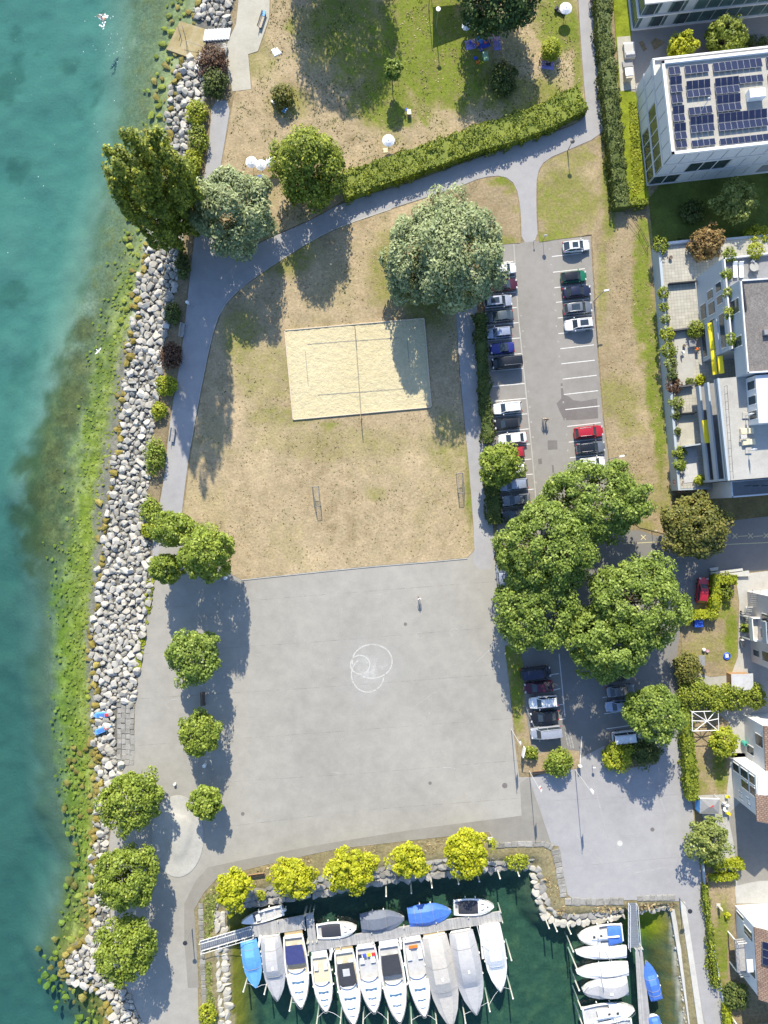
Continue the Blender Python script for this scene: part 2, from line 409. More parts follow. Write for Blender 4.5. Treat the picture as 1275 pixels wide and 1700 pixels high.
class MB:
    """collects primitives into one mesh"""
    def __init__(s):
        s.v = []; s.f = []; s.m = []; s.cur = 0; s.mats = []
    def mat(s, name):
        if name not in s.mats: s.mats.append(name)
        s.cur = s.mats.index(name)
        return s
    def add(s, vs, fs):
        b = len(s.v)
        s.v.extend([tuple(p) for p in vs])
        s.f.extend([tuple(i + b for i in f) for f in fs])
        s.m.extend([s.cur] * len(fs))
        return s
    def box(s, c, d, rz=0.0, rx=0.0, ry=0.0):
        R = Matrix.Rotation(rz, 3, 'Z') @ Matrix.Rotation(ry, 3, 'Y') @ Matrix.Rotation(rx, 3, 'X')
        c = Vector(c); h = Vector(d) / 2
        vs = [c + R @ Vector((sx * h.x, sy * h.y, sz * h.z)) for sz in (-1, 1) for sx, sy in ((-1, -1), (1, -1), (1, 1), (-1, 1))]
        return s.add(vs, [(3, 2, 1, 0), (4, 5, 6, 7), (0, 1, 5, 4), (1, 2, 6, 5), (2, 3, 7, 6), (3, 0, 4, 7)])
    def bbox(s, c, d, bev=0.02, rz=0.0, rx=0.0, ry=0.0):
        """box with chamfered top edges"""
        R = Matrix.Rotation(rz, 3, 'Z') @ Matrix.Rotation(ry, 3, 'Y') @ Matrix.Rotation(rx, 3, 'X')
        c = Vector(c); hx, hy, hz = d[0] / 2, d[1] / 2, d[2] / 2
        b = min(bev, hx * 0.9, hy * 0.9, hz * 1.8)
        rings = [(hx, hy, -hz), (hx, hy, hz - b), (hx - b, hy - b, hz)]
        vs = [c + R @ Vector((sx * x, sy * y, z)) for x, y, z in rings for sx, sy in ((-1, -1), (1, -1), (1, 1), (-1, 1))]
        fs = [(3, 2, 1, 0), (8, 9, 10, 11)]
        for k in (0, 4):
            for i in range(4):
                j = (i + 1) % 4
                fs.append((k + i, k + j, k + j + 4, k + i + 4))
        return s.add(vs, fs)
    def tube(s, pts, r, n=6, cap=True):
        pts = [Vector(p) for p in pts]
        rs = r if isinstance(r, (list, tuple)) else [r] * len(pts)
        vs = []; fs = []
        for i, p in enumerate(pts):
            d = (pts[min(i + 1, len(pts) - 1)] - pts[max(i - 1, 0)]).normalized()
            a = d.orthogonal().normalized() if abs(d.z) > 0.95 or abs(d.z) < 0.05 and False else d.cross(Vector((0, 0, 1)) if abs(d.z) < 0.95 else Vector((1, 0, 0))).normalized()
            b = d.cross(a)
            for k in range(n):
                t = 2 * math.pi * k / n
                vs.append(p + (a * math.cos(t) + b * math.sin(t)) * rs[i])
        for i in range(len(pts) - 1):
            for k in range(n):
                fs.append((i * n + k, i * n + (k + 1) % n, (i + 1) * n + (k + 1) % n, (i + 1) * n + k))
        if cap:
            fs.append(tuple(range(n - 1, -1, -1)))
            fs.append(tuple((len(pts) - 1) * n + k for k in range(n)))
        return s.add(vs, fs)
    def cyl(s, c, r, h, n=12, r2=None):
        c = Vector(c)
        return s.tube([c, c + Vector((0, 0, h))], [r, r if r2 is None else r2], n)
    def lathe(s, c, prof, n=12):
        c = Vector(c); vs = []; fs = []
        for r, z in prof:
            for k in range(n):
                t = 2 * math.pi * k / n
                vs.append(c + Vector((r * math.cos(t), r * math.sin(t), z)))
        for i in range(len(prof) - 1):
            for k in range(n):
                fs.append((i * n + k, i * n + (k + 1) % n, (i + 1) * n + (k + 1) % n, (i + 1) * n + k))
        fs.append(tuple(range(n - 1, -1, -1))); fs.append(tuple((len(prof) - 1) * n + k for k in range(n)))
        return s.add(vs, fs)
    def loft(s, rings, closed=True, caps=True):
        n = len(rings[0]); vs = [p for r in rings for p in r]; fs = []
        for i in range(len(rings) - 1):
            for k in range(n if closed else n - 1):
                fs.append((i * n + k, i * n + (k + 1) % n, (i + 1) * n + (k + 1) % n, (i + 1) * n + k))
        if caps and closed:
            fs.append(tuple(range(n - 1, -1, -1))); fs.append(tuple((len(rings) - 1) * n + k for k in range(n)))
        return s.add(vs, fs)
    def prism(s, poly, z0, z1):
        """vertical prism over a world-space polygon [(x, y)], any simple shape"""
        a = sum(poly[i][0] * poly[(i + 1) % len(poly)][1] - poly[(i + 1) % len(poly)][0] * poly[i][1] for i in range(len(poly)))
        if a < 0: poly = poly[::-1]
        n = len(poly)
        vs = [(p[0], p[1], z0) for p in poly] + [(p[0], p[1], z1) for p in poly]
        fs = [tuple(range(n - 1, -1, -1)), tuple(range(n, 2 * n))]
        fs += [(i, (i + 1) % n, n + (i + 1) % n, n + i) for i in range(n)]
        return s.add(vs, fs)
    def quad(s, a, b, c, d):
        return s.add([a, b, c, d], [(0, 1, 2, 3)])
    def ball(s, c, r, n=8, sq=1.0):
        prof = [(max(0.001, r * math.sin(math.pi * i / n)), -r * sq * math.cos(math.pi * i / n)) for i in range(n + 1)]
        return s.lathe(c, prof, n + 2)
    def mesh(s, name, matname=None, smooth=False):
        me = bpy.data.meshes.new(name)
        me.from_pydata(s.v, [], s.f)
        names = s.mats or [matname]
        for nm in names: me.materials.append(MATS[nm])
        if s.mats: me.polygons.foreach_set('material_index', s.m)
        if smooth: me.polygons.foreach_set('use_smooth', [True] * len(s.f))
        bm = bmesh.new(); bm.from_mesh(me)
        bmesh.ops.recalc_face_normals(bm, faces=bm.faces)
        bm.to_mesh(me); bm.free()
        if smooth:
            try: me.set_sharp_from_angle(angle=math.radians(42))
            except Exception: pass
        return me
    def build(s, name, matname=None, parent=None, smooth=False, loc=None, rz=None):
        return link_mesh(name, s.mesh(name, matname, smooth), parent, loc, rz)

def chaikin(poly, n=2, closed=True):
    for _ in range(n):
        out = []
        m = len(poly)
        for i in range(m if closed else m - 1):
            a, b = poly[i], poly[(i + 1) % m]
            out.append((a[0] * .75 + b[0] * .25, a[1] * .75 + b[1] * .25))
            out.append((a[0] * .25 + b[0] * .75, a[1] * .25 + b[1] * .75))
        if not closed: out = [poly[0]] + out + [poly[-1]]
        poly = out
    return poly
def vnoise(x, y, scale, seed=0, octaves=4):
    """value noise on arrays, about -1..1"""
    out = np.zeros_like(x, dtype=float); amp = 1.0; tot = 0.0
    for o in range(octaves):
        rs = np.random.default_rng(seed * 31 + o)
        tab = rs.uniform(-1, 1, (256, 256))
        u = x * scale + 1000.3; v = y * scale + 1000.7
        iu = np.floor(u).astype(int); iv = np.floor(v).astype(int)
        fu = u - iu; fv = v - iv
        fu = fu * fu * (3 - 2 * fu); fv = fv * fv * (3 - 2 * fv)
        a = tab[iu % 256, iv % 256]; b = tab[(iu + 1) % 256, iv % 256]
        c = tab[iu % 256, (iv + 1) % 256]; d = tab[(iu + 1) % 256, (iv + 1) % 256]
        out += amp * ((a * (1 - fu) + b * fu) * (1 - fv) + (c * (1 - fu) + d * fu) * fv)
        tot += amp; amp *= 0.55; scale *= 2.03
    return out / tot * 1.6
def dist_line(px, py, line):
    best = np.full(px.shape, 1e9)
    for (x0, y0), (x1, y1) in zip(line[:-1], line[1:]):
        dx, dy = x1 - x0, y1 - y0
        t = np.clip(((px - x0) * dx + (py - y0) * dy) / (dx * dx + dy * dy + 1e-9), 0, 1)
        best = np.minimum(best, np.hypot(px - x0 - t * dx, py - y0 - t * dy))
    return best
def inside(px, py, poly):
    r = np.zeros(px.shape, bool); n = len(poly)
    for i in range(n):
        x0, y0 = poly[i]; x1, y1 = poly[(i + 1) % n]
        if y0 == y1: continue
        c = ((y0 > py) != (y1 > py)) & (px < (x1 - x0) * (py - y0) / (y1 - y0) + x0)
        r ^= c
    return r
def sstep(a, b, x):
    t = np.clip((x - a) / (b - a), 0, 1)
    return t * t * (3 - 2 * t)
def set_col(me, cols, name='Col', alpha=1.0):
    at = me.color_attributes.new(name, 'FLOAT_COLOR', 'POINT')
    full = np.ones((len(me.vertices), 4), np.float32); full[:, :3] = cols; full[:, 3] = alpha
    at.data.foreach_set('color', full.ravel())

def sheet(name, poly, z, matname, label=None, cat=None, kind='structure', parent=None, cell=None, colfn=None, smooth=0, thick=0.0, rough=0.0, bumps=0.0):
    """a flat surface over a pixel-space outline; cell cuts it into a grid that can carry colour and small bumps"""
    if smooth: poly = chaikin(poly, smooth)
    if rough:
        out = []
        for i in range(len(poly)):
            a, b = poly[i], poly[(i + 1) % len(poly)]
            n = max(1, int(math.hypot(b[0] - a[0], b[1] - a[1]) / 5))
            for k in range(n):
                t = k / n
                x, y = a[0] + (b[0] - a[0]) * t, a[1] + (b[1] - a[1]) * t
                d = mnoise.noise_vector(Vector((x * 0.11, y * 0.11, 3.0))) + 0.6 * mnoise.noise_vector(Vector((x * 0.4, y * 0.4, 9.0)))
                out.append((x + d.x * rough, y + d.y * rough))
        poly = out
    bm = bmesh.new()
    vs = [bm.verts.new(P(x, y, 0).xy.to_3d() + Vector((0, 0, z))) for x, y in poly]
    f = bm.faces.new(vs)
    bmesh.ops.triangulate(bm, faces=[f])
    if cell:
        xs = [v.co.x for v in bm.verts]; ys = [v.co.y for v in bm.verts]
        for ax, lo, hi in ((0, min(xs), max(xs)), (1, min(ys), max(ys))):
            c = math.ceil(lo / cell) * cell
            no = Vector((1, 0, 0)) if ax == 0 else Vector((0, 1, 0))
            while c < hi:
                bmesh.ops.bisect_plane(bm, geom=bm.verts[:] + bm.edges[:] + bm.faces[:], plane_co=no * c, plane_no=no, dist=0.0005)
                c += cell
    if thick:
        be = [e for e in bm.edges if e.is_boundary]
        r = bmesh.ops.extrude_edge_only(bm, edges=be)
        for v in [g for g in r['geom'] if isinstance(g, bmesh.types.BMVert)]:
            v.co.z -= thick
    bmesh.ops.recalc_face_normals(bm, faces=bm.faces)
    up = sum(f.normal.z * f.calc_area() for f in bm.faces)
    if up < 0: bmesh.ops.reverse_faces(bm, faces=bm.faces)
    me = bpy.data.meshes.new(name)
    bm.to_mesh(me); bm.free()
    me.materials.append(MATS[matname])
    if colfn or bumps:
        n = len(me.vertices)
        co = np.empty(n * 3); me.vertices.foreach_get('co', co); co = co.reshape(-1, 3)
        if bumps:
            top = co[:, 2] > z - 0.001
            co[:, 2] += np.where(top, vnoise(co[:, 0], co[:, 1], 0.45, 5, 3) * bumps, 0)
            me.vertices.foreach_set('co', co.ravel())
        if colfn: set_col(me, colfn(co[:, 0] / SC + 637.5, 850 - co[:, 1] / SC))
    o = link_mesh(name, me, parent)
    return tag(o, label, cat, None, kind)

# ------------------------------------------------------------------ terrain and water
WZ = -0.8
# waterline of the lake (outer) and land edge of the rock bank (inner), in pixels
SH_OUT = [(336, -5000), (336, -200), (330, 0), (318, 60), (300, 105), (291, 140), (282, 185), (283, 240), (285, 262), (262, 330), (248, 395), (241, 440), (233, 480), (226, 530), (216, 580),
          (210, 640), (205, 680), (200, 720), (195, 760), (188, 800), (181, 850), (175, 900), (168, 950), (163, 1010), (154, 1060), (158, 1110), (161, 1150), (158, 1190), (161, 1240), (168, 1280),
          (164, 1320), (160, 1370), (158, 1420), (155, 1470), (156, 1530), (148, 1562), (118, 1575), (103, 1603), (120, 1628), (160, 1640), (183, 1662), (178, 1700), (170, 1760), (200, 1900), (200, 5000)]
SH_IN = [(392, -5000), (392, -200), (388, 0), (382, 45), (372, 90), (350, 115), (342, 160), (322, 200), (310, 250), (308, 330), (302, 400), (296, 450), (287, 500), (279, 540), (271, 590),
         (263, 640), (257, 700), (250, 750), (247, 800), (243, 850), (250, 900), (253, 950), (247, 1010), (236, 1060), (229, 1120), (223, 1180), (221, 1250), (196, 1290), (188, 1340), (178, 1400),
         (180, 1470), (182, 1530), (190, 1600), (210, 1645), (238, 1700), (250, 1760), (260, 1900), (260, 5000)]
DEEP = [(200, -5000), (200, -200), (215, 0), (205, 150), (180, 300), (140, 450), (112, 550), (72, 700), (48, 800), (62, 900), (72, 1000), (72, 1150), (78, 1250), (86, 1350), (118, 1450), (92, 1530),
        (78, 1600), (110, 1660), (140, 1720), (150, 1900), (150, 5000)]
HB_WATER = [(379, 1530), (372, 1512), (425, 1503), (490, 1492), (560, 1483), (640, 1466), (720, 1456), (800, 1448), (882, 1441), (888, 1470), (898, 1515), (913, 1532), (960, 1535), (1040, 1521), (1116, 1510),
            (1126, 1580), (1138, 1700), (1170, 2000), (380, 2000), (386, 1700), (382, 1600)]
HB_LAND = [(326, 1560), (322, 1510), (338, 1482), (362, 1456), (450, 1433), (560, 1409), (700, 1393), (812, 1381), (822, 1400), (905, 1402), (927, 1405), (942, 1485), (952, 1494), (1042, 1491), (1126, 1493),
           (1136, 1510), (1148, 1580), (1166, 1690), (1200, 2000), (330, 2000), (330, 1700)]
lake_poly = SH_OUT + [(-9000, 5000), (-9000, -5000)]
lake_or_bank = SH_IN + [(-9000, 5000), (-9000, -5000)]
deep_poly = DEEP + [(-9000, 5000), (-9000, -5000)]
def ring(p): return p + [p[0]]

def terrain_height(px, py):
    lake = inside(px, py, lake_poly); bank = inside(px, py, lake_or_bank) & ~lake
    deep = inside(px, py, deep_poly)
    do, di, dd = dist_line(px, py, SH_OUT), dist_line(px, py, SH_IN), dist_line(px, py, DEEP)
    z = np.full(px.shape, -0.04)
    t = di / (di + do + 1e-6)
    z = np.where(bank, -0.04 - 1.0 * t, z)
    s = do / (do + dd + 1e-6)
    n1 = vnoise(px, py, 0.02, 3); n2 = vnoise(px, py, 0.1, 4)
    shallow = -1.02 - 1.9 * s ** 1.4 + 0.12 * n2
    far = -2.92 - np.minimum(dd * SC * 0.50, 4.0) + 0.3 * n1
    z = np.where(lake & ~deep, shallow, z)
    z = np.where(lake & deep, far, z)
    hw = inside(px, py, HB_WATER); hl = inside(px, py, HB_LAND)
    dw, dl = dist_line(px, py, ring(HB_WATER)), dist_line(px, py, ring(HB_LAND))
    tb = dl / (dl + dw + 1e-6)
    z = np.where(hl & ~hw, -0.06 - 0.95 * sstep(0.42, 1.0, tb), z)
    west = sstep(470, 380, px); east = sstep(1060, 1130, px)
    slope = 0.85 - 0.45 * west - 0.55 * east
    z = np.where(hw, -1.1 - np.minimum(dw * SC * slope, 3.0) + 0.2 * n2, z)
    return z, lake, bank, deep, s, dd, do, hw, hl, dw, n1, n2
def make_terrain():
    fx = np.arange(-72, 72.01, 0.55); fy = np.arange(-92, 92.01, 0.55)
    g = np.cumsum(np.array([2, 4, 8, 16, 30, 60, 120, 240, 400]))
    xs = np.concatenate([-72 - g[::-1], fx, 72 + g]); ys = np.concatenate([-92 - g[::-1], fy, 92 + g])
    X, Y = np.meshgrid(xs, ys)
    px = X / SC + 637.5; py = 850 - Y / SC
    z, lake, bank, deep, s, dd, do, hw, hl, dw, n1, n2 = terrain_height(px, py)
    # what lies on the bed
    sand = np.array([0.42, 0.42, 0.33]); algae = np.array([0.20, 0.245, 0.03]); weed = np.array([0.10, 0.125, 0.03]); grav = np.array([0.22, 0.205, 0.165])
    soil = np.array([0.27, 0.215, 0.13]); dark = np.array([0.075, 0.118, 0.075]); olive = np.array([0.17, 0.17, 0.02])
    col = np.broadcast_to(soil, px.shape + (3,)).copy()
    def lay(mask, c):
        nonlocal col
        m = np.clip(mask, 0, 1)[..., None]
        col = col * (1 - m) + c * m
    lay(lake * 1.0, sand)
    lay(lake * 0.4 * sstep(-0.1, 0.6, vnoise(px, py, 0.006, 17, 2)), np.array([0.31, 0.33, 0.27]))
    n3 = vnoise(px, py, 0.05, 8); n4 = vnoise(px, py, 0.012, 9)
    sx = np.where(deep, 1 + dd / 60.0, s)                       # 0 shore .. 1 drop-off .. beyond
    north = sstep(560, 250, py)
    lay(lake * 0.62 * sstep(560, 1050, py), np.array([0.13, 0.15, 0.125]))
    edge = 0.95 - 0.34 * sstep(980, 860, py) - 0.15 * sstep(640, 480, py)        # outer limit of the bright algae
    lay(lake * sstep(0.05, 0.22, sx) * sstep(edge + 0.3, edge - 0.3, sx + 0.22 * n3 + 0.1 * n2) * (1 - 0.7 * north), algae * 1.12)
    lay(lake * sstep(0.05, 0.22, sx) * sstep(edge + 0.3, edge - 0.3, sx + 0.22 * n3 + 0.1 * n2) * sstep(800, 620, py) * (1 - 0.7 * north) * 0.7, np.array([0.135, 0.17, 0.05]))
    lay(lake * 0.5 * sstep(-.1, .5, vnoise(px, py, 0.035, 33)) * sstep(0.1, 0.3, sx) * sstep(edge + .1, edge - .3, sx) * (1 - north), np.array([0.15, 0.185, 0.06]))
    lay(lake * north * sstep(1.5, 0.9, sx + 0.3 * n3) * 0.75, np.array([0.20, 0.25, 0.11]))
    wd = lake * sstep(edge - 0.2, edge + 0.15, sx + 0.2 * n3) * sstep(edge + 1.1, edge + 0.4, sx + 0.4 * n4 + 0.2 * n3)
    lay(wd * (1 - 0.5 * sstep(900, 1020, py)) * (1 - 0.35 * north), np.array([0.115, 0.135, 0.06]))
    lay(lake * 0.55 * sstep(0.5, 0.95, sx) * sstep(2.3, 1.3, sx + 0.3 * n4) * sstep(620, 480, py), np.array([0.19, 0.225, 0.15]))
    lay(lake * sstep(1440, 1500, py) * sstep(1.5, 0.8, sx + 0.2 * n3) * 0.8, np.array([0.17, 0.16, 0.05]))
    blob = np.zeros(px.shape)
    for bx_, by_, br_ in ((10, 770, 26), (80, 790, 20), (50, 830, 26), (35, 905, 40), (62, 880, 26), (5, 860, 30), (70, 745, 24), (100, 690, 24), (28, 945, 22), (120, 600, 26), (128, 540, 22), (110, 650, 26)):
        blob = np.maximum(blob, sstep(1.35, 0.3, np.hypot(px - bx_, py - by_) / br_ + 0.35 * n3 + 0.25 * n2))
    lay(lake * blob * 0.75, np.array([0.125, 0.115, 0.04]))
    lay(wd * sstep(0.1, 0.7, n2 + 0.5 * n3) * sstep(1000, 900, py) * 0.7, np.array([0.17, 0.165, 0.06]))
    lay(lake * sstep(0.30, 0.17, sx + 0.06 * n3) * sstep(520, 600, py) * sstep(1290, 1150, py), grav)
    lay(lake * sstep(0.40, 0.1, sx) * sstep(1150, 1260, py), np.array([0.24, 0.215, 0.075]))
    lay(lake * 0.55 * sstep(0.35, 0.8, vnoise(px, py, 0.018, 21)) * sstep(1.4, 2.2, sx) * sstep(750, 500, py), np.array([0.16, 0.19, 0.14]))
    lay(lake * sstep(0.1, 0.6, n2) * sstep(0.1, 0.3, sx) * sstep(edge + .1, edge - .2, sx) * 0.55, np.array([0.33, 0.36, 0.10]))
    lay(lake * sstep(0.1, 0.6, -n2) * sstep(0.1, 0.3, sx) * sstep(edge + .1, edge - .2, sx) * 0.5, np.array([0.13, 0.175, 0.02]))
    lay(hw * 1.0, dark)
    lay(hw * 0.6 * sstep(0.0, 0.5, 0.6 * n2 + 0.6 * n3), np.array([0.115, 0.145, 0.075]))
    lay(hw * sstep(75, 20, dw) * sstep(430, 395, px), olive * 0.9)
    lay(hw * sstep(1078, 1090, px) * (0.6 + 0.4 * n2), np.array([0.13, 0.105, 0.025]))
    lay(hw * sstep(35, 0, np.hypot(px - 1076, (py - 1545) * 0.8) - 12), np.array([0.36, 0.33, 0.01]))
    lay(hw * sstep(1110, 1118, px - (py - 1510) * 0.1), np.array([0.4, 0.38, 0.32]))
    lay((hl & ~hw) * 1.0, np.array([0.25, 0.215, 0.12]))
    col *= (1 + np.where(lake, 0.12 * sstep(1.6, 0.9, sx), 0.12) * n2)[..., None]
    lay(bank * 1.0, np.array([0.15, 0.145, 0.13]))
    ny, nx = X.shape
    vs = np.stack([X, Y, z], -1).reshape(-1, 3)
    idx = np.arange(nx * ny).reshape(ny, nx)
    fs = np.stack([idx[:-1, :-1], idx[:-1, 1:], idx[1:, 1:], idx[1:, :-1]], -1).reshape(-1, 4)
    me = bpy.data.meshes.new('ground')
    me.vertices.add(len(vs)); me.vertices.foreach_set('co', vs.ravel())
    me.loops.add(fs.size); me.loops.foreach_set('vertex_index', fs.ravel())
    me.polygons.add(len(fs)); me.polygons.foreach_set('loop_start', np.arange(0, fs.size, 4))
    me.polygons.foreach_set('use_smooth', np.ones(len(fs), bool))
    me.update()
    me.materials.append(MATS['terrain'])
    grain = np.where(lake, np.clip(1.15 - 0.97 * sstep(0.6, 1.5, sx), 0.18, 1.0), np.where(hw, 0.6, 1.0))
    set_col(me, np.clip(col.reshape(-1, 3), 0.005, 0.9), 'Col', grain.ravel())
    tag(link_mesh('ground', me), 'bare ground under the park that falls away into the lake bed', 'ground', None, 'structure')
make_terrain()

wb = MB()
wb.box((-100, 0, (WZ - 9) / 2), (1800, 1900, WZ + 9))
wo = wb.build('water', 'water')
tag(wo, 'clear turquoise lake water reaching into the boat harbour', 'water', None, 'structure')

# ------------------------------------------------------------------ paved surfaces
sheet('plaza', [(253, 955), (263, 905), (300, 880), (420, 930), (600, 930), (780, 900), (800, 920), (822, 930), (828, 1000), (836, 1050), (880, 1055), (880, 1100), (845, 1130), (853, 1220), (862, 1290), (900, 1290),
                (960, 1265), (1000, 1240), (1060, 1240), (1100, 1200), (1128, 1180), (1137, 1240), (1150, 1340), (1156, 1400), (1166, 1480), (1178, 1550), (1197, 1650), (1212, 1760), (1260, 2000), (1200, 2000),
                (1166, 1690), (1148, 1580), (1136, 1510), (1126, 1493), (1042, 1491), (952, 1494), (942, 1485), (927, 1405), (905, 1402), (822, 1400), (812, 1381), (700, 1393), (560, 1409), (450, 1433),
                (362, 1456), (338, 1482), (322, 1510), (326, 1560), (330, 1700), (330, 2000), (262, 2000), (250, 1760), (238, 1700), (212, 1645), (192, 1600), (184, 1530), (182, 1470), (181, 1400), (190, 1340),
                (198, 1290), (222, 1250), (224, 1180), (230, 1120), (237, 1060), (248, 1010)], 0.0, 'asphalt_plaza', 'wide light grey asphalt plaza beside the harbour', 'plaza')
sheet('footpath', [(352, 165), (384, 168), (374, 230), (364, 290), (364, 380), (380, 428), (440, 399), (520, 364), (570, 335), (680, 304), (800, 259), (900, 227), (962, 204), (974, 188), (968, 120), (960, 0), (955, -120),
                   (982, -120), (988, 0), (996, 60), (1006, 160), (1009, 205), (992, 228), (950, 246), (905, 265), (891, 288), (890, 340), (893, 404), (866, 406), (865, 350), (857, 307), (836, 291), (800, 294),
                   (760, 311), (650, 346), (570, 373), (520, 396), (450, 441), (400, 476), (366, 512), (350, 562), (332, 650), (316, 740), (304, 830), (300, 875), (270, 900), (253, 945), (253, 900),
                   (262, 850), (272, 800), (278, 740), (285, 680), (296, 620), (305, 560), (312, 490), (322, 400), (340, 290), (348, 230)], 0.004, 'asphalt_path', 'pale asphalt footpath curving from the shore past the long hedge', 'path', smooth=1)
sheet('footpath', [(752, 430), (790, 430), (792, 530), (798, 640), (806, 740), (816, 840), (824, 945), (785, 945), (788, 900), (780, 790), (770, 690), (762, 600), (757, 520)], 0.004, 'asphalt_path',
      'straight pale footpath between the brown field and the parking hedge', 'path', smooth=1)
sheet('parking_lot', [(800, 408), (822, 407), (980, 392), (990, 560), (1000, 690), (1012, 780), (1040, 870), (1040, 905), (830, 905), (822, 850), (814, 740), (810, 620), (806, 530), (800, 470)], 0.008, 'asphalt_parking',
      'brownish asphalt car park with white bay lines', 'parking lot')
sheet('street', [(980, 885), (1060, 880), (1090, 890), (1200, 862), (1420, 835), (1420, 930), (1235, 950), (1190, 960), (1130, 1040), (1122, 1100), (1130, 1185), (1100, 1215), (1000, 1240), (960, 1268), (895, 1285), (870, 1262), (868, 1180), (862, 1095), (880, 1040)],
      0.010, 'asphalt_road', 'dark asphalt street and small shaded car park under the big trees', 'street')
sheet('asphalt_apron', [(880, 1292), (958, 1262), (1003, 1238), (1040, 1262), (1100, 1212), (1128, 1195), (1137, 1240), (1150, 1340), (1157, 1400), (1167, 1480), (1179, 1550), (1198, 1650), (1212, 1760), (1205, 1760), (1168, 1690),
      (1150, 1580), (1139, 1512), (1127, 1496), (1050, 1494), (955, 1497), (943, 1485), (929, 1405), (915, 1400)], 0.014, 'asphalt_path', 'pale asphalt quay and lane between harbour and garden hedge', 'pavement')
sheet('asphalt_strip', [(325, 1462), (345, 1440), (400, 1428), (520, 1404), (700, 1375), (866, 1354), (863, 1300), (878, 1290), (915, 1400), (905, 1401), (824, 1399), (813, 1380), (700, 1392), (560, 1408), (450, 1432), (362, 1455), (338, 1480),
      (322, 1508), (326, 1560), (330, 1640), (312, 1640), (306, 1560), (306, 1500)], 0.006, 'asphalt_strip', 'worn darker asphalt strip along the harbour edge of the plaza', 'pavement')
sheet('paved_terrace', [(378, 70), (392, 40), (402, -60), (450, -60), (447, 30), (428, 85), (412, 90), (417, 148), (386, 152), (378, 118), (368, 110)], 0.012, 'terrace_paving', 'pale gravelly terrace above the bathing steps', 'terrace')

# ------------------------------------------------------------------ lawns
STRAW = np.array([0.395, 0.312, 0.196]); STRAW2 = np.array([0.27, 0.207, 0.12]); GREEN = np.array([0.16, 0.20, 0.028]); OLIVE = np.array([0.24, 0.225, 0.075]); BROWN = np.array([0.25, 0.185, 0.10])
def lawn_col(blobs, base=STRAW, amt=1.0, seed=1, patch=0.35):
    """blobs: (x, y, rx, ry, strength) of green turf in pixels"""
    def fn(px, py):
        n1 = vnoise(px, py, 0.016, seed + 40); n2 = vnoise(px, py, 0.07, seed + 41); n3 = vnoise(px, py, 0.3, seed + 42, 2)
        g = np.zeros(px.shape)
        for x, y, rx, ry, k in blobs:
            d = np.hypot((px - x) / rx, (py - y) / ry) + 0.28 * n2 + 0.2 * n1
            g = np.maximum(g, k * sstep(1.15, 0.55, d))
        g = np.clip(g + patch * sstep(0.25, 0.8, n1 + 0.5 * n2) , 0, 1)
        g = np.clip(g * (1 + 0.5 * n3), 0, 1)
        col = np.broadcast_to(base, px.shape + (3,)).copy()
        b = (0.8 * sstep(0.0, 0.9, n2 * 0.8 - n1 * 0.6 + 0.35 * n3))[:, None]
        col = col * (1 - b) + STRAW2 * b
        w = (0.75 * sstep(0.15, 0.9, vnoise(px, py, 0.011, seed + 48) + 0.3 * n2))[:, None]
        col = col * (1 - w) + base * 1.22 * w
        gg = g[:, None]
        mid = np.clip(gg * 2, 0, 1); hi = np.clip(gg * 2 - 1, 0, 1)
        col = col * (1 - mid) + OLIVE * mid
        col = col * (1 - hi) + GREEN * hi
        return np.clip(col * (1 + 0.1 * n3)[:, None] * amt, 0, 1)
    return fn
sheet('lawn', [(400, 962), (373, 946), (330, 900), (303, 858), (307, 832), (319, 740), (335, 650), (353, 563), (369, 514), (402, 478), (452, 443), (522, 398), (572, 375), (652, 348), (715, 327), (760, 420), (754, 440), (757, 520), (761, 600), (769, 690), (779, 790),
               (786, 890), (788, 912), (775, 926), (700, 933), (600, 941)], 0.05, 'lawn', 'large sun-dried brown playing field around the sand court', 'lawn', cell=0.7, thick=0.06, rough=0.7, bumps=0.02,
      colfn=lawn_col([(400, 555, 35, 50, .42), (440, 620, 60, 60, .25), (640, 450, 40, 70, .4), (545, 705, 22, 9, .6), (480, 690, 60, 20, .35), (783, 800, 12, 110, .7), (740, 740, 40, 60, .3), (560, 735, 160, 30, .2), (625, 820, 20, 14, .3), (470, 420, 60, 40, .5), (720, 500, 50, 60, .5)], patch=0.1))
sheet('lawn', [(372, 428), (362, 370), (364, 295), (376, 232), (387, 168), (392, 152), (418, 149), (414, 92), (430, 86), (449, 30), (452, -110), (953, -110), (958, 0), (966, 120), (972, 186), (960, 202), (900, 225), (800, 257), (680, 302), (570, 333), (520, 362), (440, 397)],
      0.05, 'lawn', 'park lawn, green in the middle and straw at the edges, north of the hedge', 'lawn', cell=0.7, thick=0.06, rough=0.7, bumps=0.02,
      colfn=lawn_col([(700, 60, 100, 140, 1.0), (760, 120, 80, 70, .9), (640, 170, 60, 60, .9), (575, 50, 85, 90, .7), (930, 40, 40, 60, .95), (960, 110, 10, 90, .7), (850, 160, 60, 40, .5), (480, 170, 40, 30, .4), (905, 165, 50, 40, .6), (430, 100, 30, 40, .3)], seed=4, patch=0.18))
sheet('lawn', [(786, 320), (800, 297), (836, 293), (855, 309), (863, 350), (864, 404), (822, 406), (800, 407), (792, 428), (770, 420), (760, 360)], 0.05, 'lawn', 'small rounded grass patch between the path fork and car park', 'lawn', cell=0.6, thick=0.06, rough=0.6,
      colfn=lawn_col([(840, 300, 30, 10, .9), (820, 400, 40, 12, .7)], base=STRAW * 0.8, seed=7, patch=0.55))
